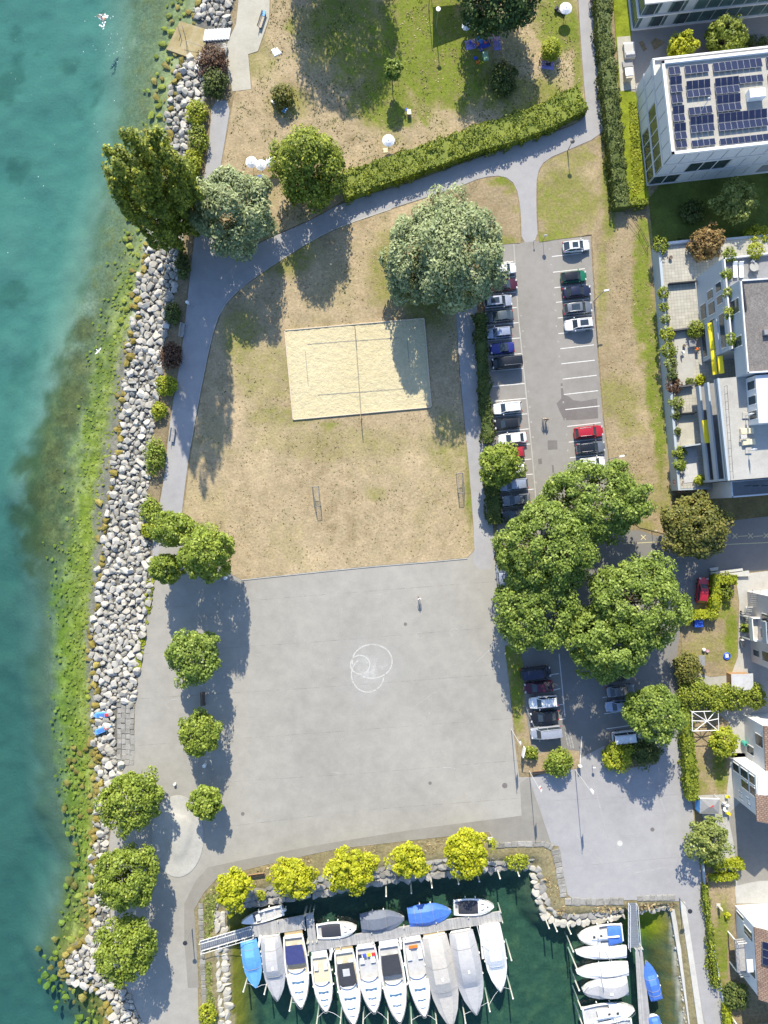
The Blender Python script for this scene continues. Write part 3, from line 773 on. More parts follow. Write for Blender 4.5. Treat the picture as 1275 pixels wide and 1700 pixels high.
sheet('lawn', [(895, 402), (892, 340), (893, 290), (907, 268), (950, 249), (992, 231), (1010, 211), (1016, 240), (1024, 340), (1035, 352), (1082, 366), (1086, 420), (1096, 520), (1106, 640), (1112, 760), (1115, 822), (1102, 886), (1062, 876), (1040, 860), (1014, 780), (1002, 690), (992, 560), (982, 390)],
      0.05, 'lawn', 'long brown grass verge between the car park and the terraced flats', 'lawn', cell=0.7, thick=0.06, rough=0.7, bumps=0.02,
      colfn=lawn_col([(1012, 290, 14, 110, .85), (940, 330, 60, 60, .55), (900, 395, 60, 14, .7), (1066, 470, 16, 120, .95), (1082, 600, 12, 120, 1.0), (1096, 720, 11, 90, .95), (1000, 470, 10, 80, .4), (1030, 660, 40, 40, .4)], base=STRAW * 0.86, seed=10, patch=0.4))
sheet('grass_strip', [(1040, 150), (1060, 155), (1075, 308), (1078, 330), (1044, 340), (1032, 240), (1025, 100), (1018, 0), (1012, -80), (1045, -80), (1048, 60)], 0.07, 'lawn', 'bright green grass strip beside the white solar roofed building', 'grass strip', cell=0.6, thick=0.1, rough=0.6,
      colfn=lambda x, y: np.array([0.20, 0.245, 0.022]) * (1 + 0.35 * vnoise(x, y, 0.1, 77))[:, None])
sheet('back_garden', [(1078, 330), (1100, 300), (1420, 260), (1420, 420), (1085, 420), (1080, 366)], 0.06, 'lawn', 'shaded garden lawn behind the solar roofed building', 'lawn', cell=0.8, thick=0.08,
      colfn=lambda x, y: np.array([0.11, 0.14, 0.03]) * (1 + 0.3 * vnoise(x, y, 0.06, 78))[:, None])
sheet('courtyard', [(1048, 60), (1045, -80), (1420, -80), (1420, 120), (1110, 150), (1058, 165), (1040, 150)], 0.03, 'asphalt_parking', 'grey paved courtyard between the two upper buildings', 'courtyard')
sheet('grass_verge', [(838, 1072), (862, 1070), (870, 1110), (872, 1180), (882, 1240), (895, 1250), (940, 1244), (962, 1247), (962, 1275), (900, 1284), (868, 1282), (862, 1260), (851, 1180), (842, 1110)], 0.06, 'lawn', 'rough grass verge between plaza and small car park', 'verge', cell=0.5, thick=0.07, rough=0.8,
      colfn=lawn_col([(858, 1140, 14, 80, .8), (850, 1090, 20, 30, .8)], base=STRAW * 0.85, seed=15, patch=0.5))
sheet('planting_island', [(1003, 1240), (1030, 1236), (1085, 1232), (1094, 1245), (1090, 1268), (1040, 1276), (1006, 1276)], 0.06, 'soil', 'soil island with shrubs at the end of the small car park', 'planting bed', thick=0.07, rough=0.6)
sheet('shore_bed', [(310, 250), (322, 200), (342, 160), (350, 165), (346, 232), (338, 292), (320, 402), (310, 492), (303, 560), (294, 620), (283, 680), (276, 740), (270, 800), (260, 852), (253, 880), (243, 850), (247, 800), (250, 750), (257, 700), (263, 640), (271, 590), (279, 540), (287, 500), (296, 450), (302, 400), (308, 330)],
      0.02, 'soil', 'strip of bare soil between the shore rocks and the footpath', 'soil bed', thick=0.05, rough=0.8)
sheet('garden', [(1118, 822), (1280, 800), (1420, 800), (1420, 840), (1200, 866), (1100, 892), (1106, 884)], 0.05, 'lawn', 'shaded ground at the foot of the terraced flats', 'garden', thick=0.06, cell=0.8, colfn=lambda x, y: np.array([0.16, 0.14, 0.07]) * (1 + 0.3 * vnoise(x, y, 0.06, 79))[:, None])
sheet('garden', [(1130, 1040), (1140, 1012), (1180, 1015), (1188, 960), (1222, 958), (1226, 1000), (1224, 1090), (1214, 1120), (1180, 1124), (1140, 1110), (1132, 1080)], 0.05, 'lawn', 'small garden lawn with the blue toys below the red car', 'garden', thick=0.06, cell=0.5, rough=0.5,
      colfn=lawn_col([(1214, 1060, 12, 60, 1.0), (1200, 1010, 20, 20, .8)], base=STRAW * 0.78, seed=21, patch=0.35))
sheet('garden', [(1145, 1182), (1186, 1180), (1210, 1200), (1214, 1250), (1206, 1318), (1156, 1320), (1148, 1240)], 0.05, 'lawn', 'straw coloured garden lawn beside the pergola', 'garden', thick=0.06, cell=0.5, rough=0.5,
      colfn=lawn_col([(1195, 1270, 14, 50, .8), (1160, 1310, 20, 20, .5)], base=STRAW * 0.85, seed=22, patch=0.3))
sheet('garden', [(1165, 1462), (1220, 1462), (1221, 1500), (1218, 1540), (1208, 1560), (1206, 1620), (1215, 1660), (1206, 1700), (1198, 1660), (1182, 1560)], 0.05, 'lawn', 'narrow garden lawn along the lane at the lower right', 'garden', thick=0.06, cell=0.5, rough=0.5,
      colfn=lawn_col([(1200, 1570, 16, 80, .95), (1185, 1600, 8, 80, .7)], base=STRAW * 0.8, seed=23, patch=0.4))
sheet('garden_paving', [(1128, 1170), (1140, 1110), (1132, 1085), (1140, 1078), (1178, 1078), (1180, 1124), (1214, 1119), (1225, 1090), (1227, 1000), (1222, 960), (1240, 952), (1420, 930), (1420, 1290), (1216, 1290), (1210, 1200), (1186, 1180)], 0.03, 'concrete', 'beige concrete garden paths around the first white house', 'paving')
sheet('garden_paving', [(1156, 1320), (1206, 1318), (1214, 1250), (1235, 1250), (1420, 1290), (1420, 1500), (1222, 1500), (1219, 1462), (1200, 1462), (1170, 1370)], 0.03, 'concrete', 'beige concrete yard between the lower white houses', 'paving')
sheet('driveway', [(1208, 1352), (1230, 1330), (1420, 1330), (1420, 1462), (1262, 1462), (1240, 1466), (1224, 1470), (1218, 1400)], 0.038, 'asphalt_strip', 'paved driveway in the shadow of the middle white house', 'driveway')
# ------------------------------------------------------------------ foliage
def leaf_mesh(name, pos, nrm, size, matname, rng, aspect=1.0, extra=None):
    """one bent leaf-clump face per position: numpy arrays pos (n,3), nrm (n,3), size (n,)"""
    n = len(pos)
    r = rng.normal(size=(n, 3))
    t = np.cross(nrm, r); t /= np.linalg.norm(t, axis=1)[:, None] + 1e-9
    b = np.cross(nrm, t)
    h = size[:, None] * 0.5
    a = t * h * aspect; c = b * h
    dro = nrm * h * 0.35
    # a kite: pointed ends, bent along its length
    v = np.stack([pos - a - dro * 0.8, pos - c * 0.8, pos + a - dro * 0.8, pos + c * 0.8], 1).reshape(-1, 3)
    v[1::4] += dro * 0.4; v[3::4] += dro * 0.4
    idx = np.arange(n * 4).reshape(n, 4)
    me = bpy.data.meshes.new(name)
    me.vertices.add(n * 4); me.vertices.foreach_set('co', v.ravel())
    me.loops.add(n * 4); me.loops.foreach_set('vertex_index', idx.ravel())
    me.polygons.add(n); me.polygons.foreach_set('loop_start', np.arange(0, n * 4, 4))
    me.update(calc_edges=True)
    me.materials.append(MATS[matname])
    return me
def sphere_dirs(n, rng):
    d = rng.normal(size=(n, 3))
    return d / np.linalg.norm(d, axis=1)[:, None]
def crown_points(rng, R, RZ, density, lobe=0.34, irregular=0.18, cone=0.0):
    """leaves grouped in lobes over an uneven ellipsoid, centre at origin"""
    nl = int(np.clip(44 * (0.34 / lobe) ** 2, 16, 190))
    i = np.arange(nl) + 0.5
    ph = np.arccos(1 - 2 * i / nl); th = math.pi * (1 + 5 ** 0.5) * i + rng.uniform(0, 6)
    d = np.stack([np.cos(th) * np.sin(ph), np.sin(th) * np.sin(ph), np.cos(ph)], 1) + rng.normal(0, 0.12, (nl, 3))
    d /= np.linalg.norm(d, axis=1)[:, None]
    low = np.array([1 + irregular * mnoise.noise(Vector(tuple(q * 1.6 + rng.uniform(0, 50)))) * 1.6 for q in d])
    rad = (1 - lobe * 0.85) * low * rng.uniform(0.86, 1.08, nl)
    cen = d * rad[:, None]
    if cone: cen[:, :2] *= np.clip(1 - cone * (cen[:, 2:3] + 0.2), 0.25, 1.3)
    lr = lobe * rng.uniform(0.6, 1.4, nl)
    keep_ = rng.uniform(0, 1, nl) > 0.05                      # a few missing boughs leave gaps
    d, cen, lr = d[keep_], cen[keep_], lr[keep_]; nl = len(d)
    n = int(4 * math.pi * ((2 * R * R + RZ * RZ) / 3) * density * 1.35)
    k = rng.integers(0, nl, n)
    q = sphere_dirs(n, rng)
    # leaves face away from the crown's middle
    out = d[k]
    q = q + out * 0.7; q /= np.linalg.norm(q, axis=1)[:, None]
    s = rng.uniform(0.35, 1.2, n) ** 0.7
    pos = cen[k] + q * (lr[k] * s)[:, None]
    nrm = q + rng.normal(0, 0.45, (n, 3)) + np.array([0, 0.2, 0.85])
    nrm /= np.linalg.norm(nrm, axis=1)[:, None]
    pos = pos * np.array([R, R, RZ])
    return pos, nrm
def limb_mesh(rng, h0, zc, R, RZ, r0, nb=7):
    mb = MB()
    top = zc + RZ * 0.3
    pts = [(0, 0, -0.15), (rng.normal(0, .05), rng.normal(0, .05), h0 * 0.5), (rng.normal(0, .1), rng.normal(0, .1), h0), (rng.normal(0, .25), rng.normal(0, .25), (h0 + top) / 2), (rng.normal(0, .3), rng.normal(0, .3), top)]
    mb.tube(pts, [r0 * 1.35, r0, r0 * 0.85, r0 * 0.55, r0 * 0.2], 7)
    for i in range(nb):
        a = 2 * math.pi * i / nb + rng.uniform(-.3, .3); z0 = h0 * rng.uniform(0.85, 1.0) + (top - h0) * rng.uniform(0, 0.5)
        e = Vector((math.cos(a) * R * 0.72, math.sin(a) * R * 0.72, z0 + RZ * rng.uniform(0.15, 0.7)))
        m = Vector((math.cos(a) * R * 0.3, math.sin(a) * R * 0.3, z0 + RZ * 0.12))
        mb.tube([(0, 0, z0), m, e], [r0 * 0.45, r0 * 0.3, r0 * 0.08], 5)
    return mb
LEAFSZ = {'leaf_willow': 0.27, 'leaf_poplar': 0.30}
def tree(name, cx, cy, r_px, h, matname, label, group=None, low=0.25, density=26, lobe=0.27, irregular=0.25, cone=0.0, seed=None, sx=1.0, sy=1.0, leaf=None, trunk=None, cat='tree', base=None):
    rng = np.random.default_rng(seed if seed is not None else int(cx * 7 + cy * 13))
    h0 = h * low; RZ = (h - h0) / 2; zc = h0 + RZ
    R = r_px * SC * (CAMH - zc) / CAMH
    b = P(cx, cy, zc); b.z = 0.0
    if base is not None:
        b = P(base[0], base[1], 0)
    t = thing(name, label, cat, (b.x, b.y, 0), 0, group)
    pos, nrm = crown_points(rng, R, RZ, density, lobe, irregular, cone)
    if base is not None:                                       # a crown that leans off its foot
        c = P(cx, cy, zc); off = np.array([c.x - b.x, c.y - b.y, 0])
    else: off = np.zeros(3)
    pos = pos * np.array([sx, sy, 1]) + np.array([0, 0, zc]) + off
    keep = pos[:, 2] > 0.08
    pos, nrm = pos[keep], nrm[keep]
    sz = (leaf or LEAFSZ.get(matname, 0.30)) * rng.uniform(0.45, 1.6, len(pos))
    me = leaf_mesh('crown', pos, nrm, sz, matname, rng, 1.7 if matname == 'leaf_willow' else 1.15)
    o = link_mesh('crown', me, t); o['kind'] = 'stuff'
    mb = limb_mesh(rng, h0, zc, R * min(sx, sy), RZ, trunk or (0.07 + h * 0.017))
    tr = mb.build('trunk', 'bark', t, True)
    if base is not None:
        me2 = tr.data
        for v in me2.vertices:
            k = max(0.0, v.co.z) / max(zc, 0.1)
            v.co.x += off[0] * min(k, 1.3); v.co.y += off[1] * min(k, 1.3)
    return t
def shrub(cx, cy, r_px, h, matname, label, group=None, sx=1.0, sy=1.0, density=34, name='shrub', seed=None, leaf=0.3, lobe=0.4, z=0.0, cat='shrub', irregular=0.25):
    rng = np.random.default_rng(seed if seed is not None else int(cx * 5 + cy * 3))
    R = r_px * SC; RZ = h * 0.55; zc = h * 0.48
    b = P(cx, cy, zc + z)
    t = thing(name, label, cat, (b.x, b.y, z), 0, group)
    pos, nrm = crown_points(rng, R, RZ, density, lobe, irregular)
    pos = pos * np.array([sx, sy, 1]) + np.array([0, 0, zc]); keep = pos[:, 2] > 0.05
    o = link_mesh('foliage', leaf_mesh('foliage', pos[keep], nrm[keep], leaf * rng.uniform(0.6, 1.3, keep.sum()), matname, rng), t); o['kind'] = 'stuff'
    mb = MB()
    for i in range(5):
        a = i * 1.257 + rng.uniform(-.3, .3)
        mb.tube([(0.08 * math.cos(a), 0.08 * math.sin(a), -0.1), (R * sx * .3 * math.cos(a), R * sy * .3 * math.sin(a), zc * .7), (R * sx * .55 * math.cos(a), R * sy * .55 * math.sin(a), zc * 1.2)], [0.05, 0.04, 0.015], 5)
    mb.build('stem', 'bark', t, True)
    return t
def hedge(line, w_px, h, matname, label, group=None, name='hedge', density=30, leaf=0.28, z=0.0, wob=0.3):
    """clipped hedge along a pixel polyline at the height of its top"""
    rng = np.random.default_rng(int(line[0][0] * 3 + line[0][1]))
    pts = [P(x, y, h * 0.7 + z) for x, y in line]
    seg = [(a, b, (b - a).length) for a, b in zip(pts[:-1], pts[1:])]
    for s_ in seg: s_[0].z = 0; s_[1].z = 0
    tot = sum(s_[2] for s_ in seg); w = w_px * SC
    n = int(tot * (w + 2 * h) * density)
    u = rng.uniform(0, tot, n); acc = np.cumsum([0] + [s_[2] for s_ in seg])
    k = np.clip(np.searchsorted(acc, u, 'right') - 1, 0, len(seg) - 1)
    A = np.array([tuple(s_[0]) for s_ in seg]); D = np.array([tuple((s_[1] - s_[0]) / max(s_[2], 1e-6)) for s_ in seg])
    base = A[k] + D[k] * (u - acc[k])[:, None]
    side = np.stack([-D[k][:, 1], D[k][:, 0], np.zeros(n)], 1)
    # walk round the section: left side, top, right side
    s = rng.uniform(0, w + 2 * h, n)
    off = np.where(s < h, -w / 2, np.where(s < h + w, s - h - w / 2, w / 2))
    zz = np.where(s < h, s, np.where(s < h + w, h, w + 2 * h - s))
    nrm = np.where((s < h)[:, None], -side, np.where((s < h + w)[:, None], np.array([0, 0, 1.0]), side))
    lump = vnoise(base[:, 0] + side[:, 0] * off, base[:, 1] + side[:, 1] * off, 0.9, 31, 3) * wob * 1.6
    depth = rng.uniform(-0.22, 0.06, n) + lump
    pos = base + side * (off * (1 - 0.06 * (zz > h * .9)))[:, None] + np.array([0, 0, 1.0]) * zz[:, None] + nrm * depth[:, None]
    nrm = nrm + rng.normal(0, 0.5, (n, 3)); nrm /= np.linalg.norm(nrm, axis=1)[:, None]
    c = pts[0].copy()
    t = thing(name, label, 'hedge', (c.x, c.y, z), 0, group)
    pos = pos - np.array([c.x, c.y, 0])
    o = link_mesh('foliage', leaf_mesh('foliage', pos, nrm, leaf * rng.uniform(0.6, 1.3, n), matname, rng), t); o['kind'] = 'stuff'
    core = MB(); x0 = Vector((c.x, c.y, 0))
    rings = []
    for i, p in enumerate(pts):
        d = (pts[min(i + 1, len(pts) - 1)] - pts[max(i - 1, 0)]).normalized(); sd = Vector((-d.y, d.x, 0)); p0 = Vector((p.x, p.y, 0)) - x0
        ww = w / 2 - 0.22
        rings.append([p0 - sd * ww, p0 + sd * ww, p0 + sd * ww + Vector((0, 0, h - .25)), p0 - sd * ww + Vector((0, 0, h - .25))])
    core.loft(rings); core.build('branches', matname, t)
    return t

# --- trees by the lake shore and on the lawns
tree('poplar_tree', 249, 341, 42, 26, 'leaf_poplar', 'tall dark poplar leaning out over the lake, left twin', 'poplars on the shore', low=0.06, density=24, lobe=0.22, irregular=0.4, cone=0.06)
tree('poplar_tree', 286, 305, 40, 26, 'leaf_poplar', 'tall dark poplar leaning over the shore rocks, right twin', 'poplars on the shore', low=0.06, density=24, lobe=0.22, irregular=0.4, cone=0.06)
tree('willow_tree', 388, 350, 66, 12, 'leaf_willow', 'silvery willow beside the poplars at the path bend', low=0.1, density=38, lobe=0.24, irregular=0.22)
tree('hornbeam_tree', 512, 275, 60, 12.5, 'leaf_hedge', 'dense green tree at the left end of the long hedge', low=0.05, density=34, lobe=0.27, cone=0.3, sy=1.1, leaf=0.32)
tree('willow_tree', 698, 428, 58, 12.5, 'leaf_willow', 'broad silvery willow north of the sand court, lower left stem', 'big willow clump', low=0.1, density=38, lobe=0.24, irregular=0.25, sy=1.3)
tree('willow_tree', 760, 424, 70, 16.5, 'leaf_willow', 'broad silvery willow north of the sand court, taller right stem', 'big willow clump', low=0.1, density=38, lobe=0.22, irregular=0.25, sy=1.3)
tree('lawn_tree', 556, -212, 94, 19, 'leaf_dark', 'broad dark tree beyond the top edge shading the lawn', low=0.2, density=30)
tree('lawn_tree', 832, -22, 66, 12.5, 'leaf_dark', 'dark tree at the top shading the picnic blankets', low=0.2, density=30, lobe=0.26, irregular=0.32, leaf=0.34)
tree('sapling', 652, 116, 16, 5.2, 'leaf_plane', 'young sapling on a thin trunk in the green lawn', low=0.5, density=45, trunk=0.07, leaf=0.28)
shrub(469, 160, 19, 2.6, 'leaf_olive', 'olive bush with two deck chairs on the upper lawn', None)
shrub(915, 83, 16, 2.6, 'leaf_lime', 'yellow-green conical bush by the striped blanket', None, sy=1.1)
shrub(352, 100, 25, 2.6, 'leaf_purple', 'purple-leaved bush beside the bathing steps', None, irregular=0.35)
shrub(356, 138, 20, 2.4, 'leaf_hedge_dark', 'dark green bush below the purple-leaved bush', None, sy=1.2)
shrub(327, 186, 17, 2.0, 'leaf_lime', 'bright lime bush on the upper shore rocks', None, sy=1.25)
shrub(330, 232, 16, 1.8, 'leaf_hedge', 'olive green bush between shore rocks and narrow path', None, sy=1.7)
shrub(318, 272, 17, 1.8, 'leaf_lime', 'lime bush tucked beside the poplar crown', None, sy=1.3)
shrub(303, 440, 13, 1.8, 'leaf_hedge_dark', 'dark bush below the poplars on the rocks', None, sy=1.9)
shrub(286, 520, 14, 1.6, 'leaf_hedge_dark', 'dark green bush above the shaded bench', None, sy=1.3)
shrub(283, 590, 20, 1.9, 'leaf_purple', 'brownish bush on the shore below the shaded bench', None, sx=0.9, sy=1.15)
shrub(277, 640, 17, 2.0, 'leaf_lime', 'round lime bush on the shore above the sunny bench', None)
shrub(264, 681, 13, 1.6, 'leaf_lime', 'smaller lime bush on the shore just above the sunny bench', None, sy=1.2)
shrub(257, 757, 17, 2.2, 'leaf_round', 'tall green bush on the shore below the sunny bench', None, sy=1.75)
shrub(248, 845, 17, 2.2, 'leaf_round', 'green bush on the shore above the leaning trees', None, sy=1.15)
shrub(246, 880, 13, 1.7, 'leaf_lime', 'small lime bush beside the leaning shore trees', None)
tree('shore_tree', 291, 879, 33, 11, 'leaf_round', 'upper left tree of the three by the plaza corner', 'three trees at the plaza corner', low=0.25, density=34, sx=1.22, sy=0.85, base=(318, 893), irregular=0.3)
tree('shore_tree', 342, 917, 40, 14.5, 'leaf_round', 'largest tree of the three by the plaza corner', 'three trees at the plaza corner', low=0.25, density=32, base=(371, 938), sy=1.05, irregular=0.3)
tree('shore_tree', 276, 943, 24, 9.5, 'leaf_round', 'lower left tree of the three by the plaza corner', 'three trees at the plaza corner', low=0.3, density=36, base=(318, 940), irregular=0.3, sx=1.1)
tree('plaza_tree', 322, 1090, 43, 10, 'leaf_plane', 'round dark green tree on the plaza above the wooden bench', 'round plaza trees', density=40)
tree('plaza_tree', 331, 1218, 33, 7.5, 'leaf_round', 'small round tree on the plaza below the wooden bench', 'round plaza trees', density=44)
tree('plaza_tree', 340, 1333, 27, 6.2, 'leaf_round', 'smallest round plaza tree beside the concrete mound', 'round plaza trees', density=46, leaf=0.32)
tree('promenade_tree', 217, 1330, 47, 9.5, 'leaf_round', 'round tree on the lakeside promenade, uppermost of three', 'three round promenade trees', density=40, lobe=0.24, irregular=0.2)
tree('promenade_tree', 210, 1457, 52, 10, 'leaf_round', 'round tree on the lakeside promenade, middle of three', 'three round promenade trees', density=40, lobe=0.24, irregular=0.2)
tree('promenade_tree', 207, 1577, 49, 10, 'leaf_round', 'round tree on the lakeside promenade, lowest of three', 'three round promenade trees', density=40, lobe=0.24, irregular=0.2)
for x, y, r, lb in ((388, 1477, 29, 'yellow robinia above the small open boat, leftmost in the harbour row'), (485, 1457, 32, 'yellow robinia right of the harbour benches, second in the row'), (583, 1447, 35, 'yellow robinia in the middle of the harbour row'),
                    (682, 1430, 28, 'narrowest yellow robinia of the harbour row, above the blue boat cover'), (776, 1416, 36, 'yellow robinia nearest the stone steps, rightmost in the harbour row')):
    tree('robinia_tree', x, y, r, 6.0, 'leaf_yellow', lb, 'yellow trees along the harbour', low=0.3, density=42, lobe=0.27, irregular=0.5, leaf=0.3, sx=0.92 + 0.02 * (x % 9), sy=1.08 - 0.02 * (x % 9))
tree('carpark_tree', 830, 770, 36, 7.5, 'leaf_round', 'small round tree between footpath and left car row', density=42, lobe=0.3)
tree('plane_tree', 988, 832, 80, 12, 'leaf_plane', 'wide plane tree at the lower end of the right car row', 'big plane trees', density=36, lobe=0.19, irregular=0.2, sx=1.15, sy=0.82)
tree('plane_tree', 908, 912, 80, 13.5, 'leaf_plane', 'big plane tree at the lower end of the left car row', 'big plane trees', density=36, lobe=0.19, irregular=0.2)
tree('plane_tree', 893, 1013, 68, 11, 'leaf_plane', 'big plane tree overhanging the plaza edge', 'big plane trees', density=36, lobe=0.19, irregular=0.2)
tree('plane_tree', 1060, 1000, 76, 14, 'leaf_plane', 'big plane tree beside the street, upper of the merged pair', 'big plane trees', density=36, lobe=0.19, irregular=0.2)
tree('plane_tree', 1010, 1065, 72, 13, 'leaf_plane', 'big plane tree over the small car park, lower of the merged pair', 'big plane trees', density=36, lobe=0.19, irregular=0.2, sy=0.8)
tree('maple_tree', 1155, 875, 52, 8.5, 'leaf_olive', 'olive coloured round tree at the street bend', density=44, lobe=0.26)
tree('street_tree', 1087, 1183, 45, 11, 'leaf_plane', 'round tree overhanging the lane by the small car park', density=40, lobe=0.28, low=0.3)
shrub(1025, 1257, 25, 3.0, 'leaf_lime', 'yellow-green shrub below the white van', None)
shrub(1072, 1248, 25, 2.6, 'leaf_hedge_dark', 'dark green shrub beside the yellow-green one at the lane', None)
shrub(929, 1267, 23, 3.2, 'leaf_round', 'bright green bush between the two flag poles', None)
shrub(882, 1250, 12, 1.6, 'leaf_hedge', 'small bush at the information board', None)
shrub(345, 1682, 15, 1.6, 'leaf_lime', 'lime bush on the harbour wall at the lower left', None, sy=1.3)
shrub(860, 1431, 14, 0.9, 'leaf_lime', 'low bush growing out of the harbour steps', None, sx=1.4)
shrub(433, 1486, 9, 0.8, 'leaf_lime', 'small bush on the harbour wall between two robinias', None)
shrub(838, 130, 24, 2.4, 'leaf_hedge_dark', 'dark bush in deep tree shade on the upper lawn', None, sy=1.2)
# --- gardens on the right
tree('garden_tree', 1172, 402, 27, 5.5, 'leaf_orange', 'orange-leaved small tree on the flats terrace corner', low=0.3, density=46, leaf=0.28, irregular=0.35)
tree('garden_tree', 1222, 335, 34, 5.5, 'leaf_light', 'light feathery tree in the shaded back garden', low=0.25, density=26, irregular=0.5, leaf=0.3)
shrub(1150, 352, 20, 1.8, 'leaf_hedge_dark', 'dark shrub in the shaded back garden', None)
shrub(1258, 397, 25, 2.6, 'leaf_lime', 'yellow-green shrub above the upper roof terrace', None)
shrub(1196, 408, 12, 1.5, 'leaf_hedge', 'small green shrub right of the orange tree', None)
tree('garden_tree', 1132, 78, 22, 4.5, 'leaf_yellow', 'yellow shrubby tree behind the solar roofed building', low=0.1, density=44, leaf=0.28)
tree('garden_tree', 1205, 62, 33, 6, 'leaf_hedge', 'dark round tree in the courtyard at the top right', low=0.15, density=40)
shrub(1215, 84, 16, 1.8, 'leaf_lime', 'lime shrub at the foot of the round courtyard tree', None, sx=1.6)
shrub(1256, 74, 16, 1.6, 'leaf_hedge_dark', 'low dark shrub right of the courtyard tree', None, sx=1.5)
shrub(1139, 1108, 24, 2.8, 'leaf_olive', 'olive shrub beside the garden table', None, sy=1.1)
for x, y, r, lb in ((1152, 1152, 25, 'leftmost round bush of the garden row above the pergola'), (1185, 1160, 24, 'second round bush of the garden row above the pergola'), (1218, 1156, 24, 'third bush of the garden row, below the shed'), (1250, 1156, 22, 'rightmost bush of the garden row, below the shed')):
    shrub(x, y, r, 3.0, 'leaf_hedge', lb, 'row of garden bushes')
tree('garden_tree', 1201, 1232, 23, 4.2, 'leaf_lime', 'yellow-green small tree beside the pergola', low=0.25, density=44, leaf=0.28)
tree('garden_tree', 1178, 1392, 34, 6.0, 'leaf_light', 'sparse light green tree casting branchy shade on the lane', low=0.25, density=22, irregular=0.6, lobe=0.3, leaf=0.3)
shrub(1180, 1422, 18, 1.8, 'leaf_hedge', 'green shrub at the foot of the sparse light tree', None)
shrub(1206, 985, 10, 1.6, 'leaf_hedge', 'small shrub inside the clipped yellow hedge', None, sy=1.5)
shrub(1237, 1043, 8, 1.2, 'leaf_round', 'small round shrub by the white house steps', None)
shrub(1208, 1520, 5, 0.8, 'leaf_yellow', 'small yellow plant in the lower garden', None)
shrub(1222, 1655, 22, 2.2, 'leaf_hedge_dark', 'dark bush at the foot of the lowest house', None)
shrub(1180, 1600, 8, 1.2, 'leaf_hedge', 'low hedge bush along the lower lane', None, sy=4.5)
# --- hedges
hedge([(566, 312), (640, 285), (720, 258), (800, 229)], 44, 2.0, 'leaf_hedge', 'long clipped hedge between upper lawn and path, sunny left half')
hedge([(800, 229), (860, 212), (910, 192), (966, 163)], 46, 2.0, 'leaf_hedge', 'right half of the long clipped hedge ending at the path corner')
hedge([(997, -60), (1003, 60), (1013, 160), (1022, 250), (1032, 345)], 27, 2.2, 'leaf_hedge_dark', 'dark tall hedge beside the straight upper path')
hedge([(1036, 337), (1076, 335)], 13, 1.2, 'leaf_hedge', 'short clipped hedge at the foot of the bright grass strip')
hedge([(797, 520), (801, 600), (806, 680), (811, 735)], 20, 1.5, 'leaf_hedge_dark', 'hedge between the footpath and the left car row')
hedge([(815, 790), (822, 870)], 24, 1.5, 'leaf_hedge_dark', 'hedge piece below the small round car park tree')
hedge([(825, 900), (832, 950)], 12, 1.3, 'leaf_hedge_dark', 'dark hedge piece at the corner of the plaza')
hedge([(1138, 1175), (1143, 1240), (1150, 1328)], 22, 1.8, 'leaf_hedge', 'tall clipped garden hedge along the lane')
hedge([(1183, 962), (1222, 962)], 17, 1.6, 'leaf_lime', 'clipped yellow hedge along the street by the red car')
hedge([(1188, 968), (1186, 1014)], 17, 1.6, 'leaf_lime', 'clipped yellow hedge between red car and garden')
hedge([(1190, 1018), (1150, 1020), (1136, 1034)], 17, 1.6, 'leaf_lime', 'clipped yellow hedge bending above the blue box')
hedge([(1186, 1436), (1234, 1434)], 14, 1.5, 'leaf_lime', 'upper of two short clipped hedges at the driveway')
hedge([(1180, 1459), (1225, 1455)], 12, 1.3, 'leaf_lime', 'lower of two short clipped hedges at the driveway')
hedge([(1205, 1668), (1212, 1720)], 13, 1.4, 'leaf_lime', 'short clipped hedge in the bottom right corner')
hedge([(1170, 1470), (1180, 1560), (1190, 1640)], 10, 1.2, 'leaf_hedge', 'narrow hedge along the lane wall at the lower right')

# --- grass tufts nobody could count
def tufts(name, poly, n, matname, label, z=0.05, size=0.22, parent=None, where=None, seed=3):
    rng = np.random.default_rng(seed)
    xs = [p[0] for p in poly]; ys = [p[1] for p in poly]
    px = rng.uniform(min(xs), max(xs), n * 3); py = rng.uniform(min(ys), max(ys), n * 3)
    k = inside(px, py, poly) & (vnoise(px, py, 0.045, seed + 60) + 0.5 * vnoise(px, py, 0.2, seed + 61) > (where if where is not None else -9))
    px, py = px[k][:n], py[k][:n]
    pos = np.stack([(px - 637.5) * SC, (850 - py) * SC, np.full(len(px), z + 0.03)], 1)
    nrm = rng.normal(0, 0.35, (len(px), 3)) + np.array([0, 0, 1.0]); nrm /= np.linalg.norm(nrm, axis=1)[:, None]
    o = link_mesh(name, leaf_mesh(name, pos, nrm, size * rng.uniform(0.5, 1.5, len(px)), matname, rng, 1.3), parent)
    return tag(o, label, 'grass', None, 'stuff')
FIELD = [(402, 958), (345, 900), (310, 850), (322, 740), (338, 650), (356, 563), (372, 516), (404, 482), (454, 447), (572, 379), (652, 352), (715, 332), (750, 440), (753, 520), (757, 600), (765, 690), (775, 790), (782, 890), (770, 920), (600, 936)]
COURT_PX = [(473, 549), (704, 529), (716, 676), (487, 697)]
tufts('dry_grass', FIELD, 2600, 'tuft_dry', 'scattered dry grass tufts on the brown field', where=0.0)
tufts('grass_weeds', FIELD, 1600, 'tuft_green', 'scattered green weed tufts on the brown field', where=0.45, seed=5)
NORTH = [(384, 420), (370, 300), (392, 175), (424, 140), (440, 80), (455, 0), (954, 0), (962, 120), (968, 180), (800, 240), (570, 320), (520, 355)]
tufts('lush_grass', [(1044, 170), (1058, 170), (1072, 310), (1050, 330)], 1500, 'leaf_lime', 'long bright grass on the strip beside the office building', z=0.08, size=0.3, seed=16)
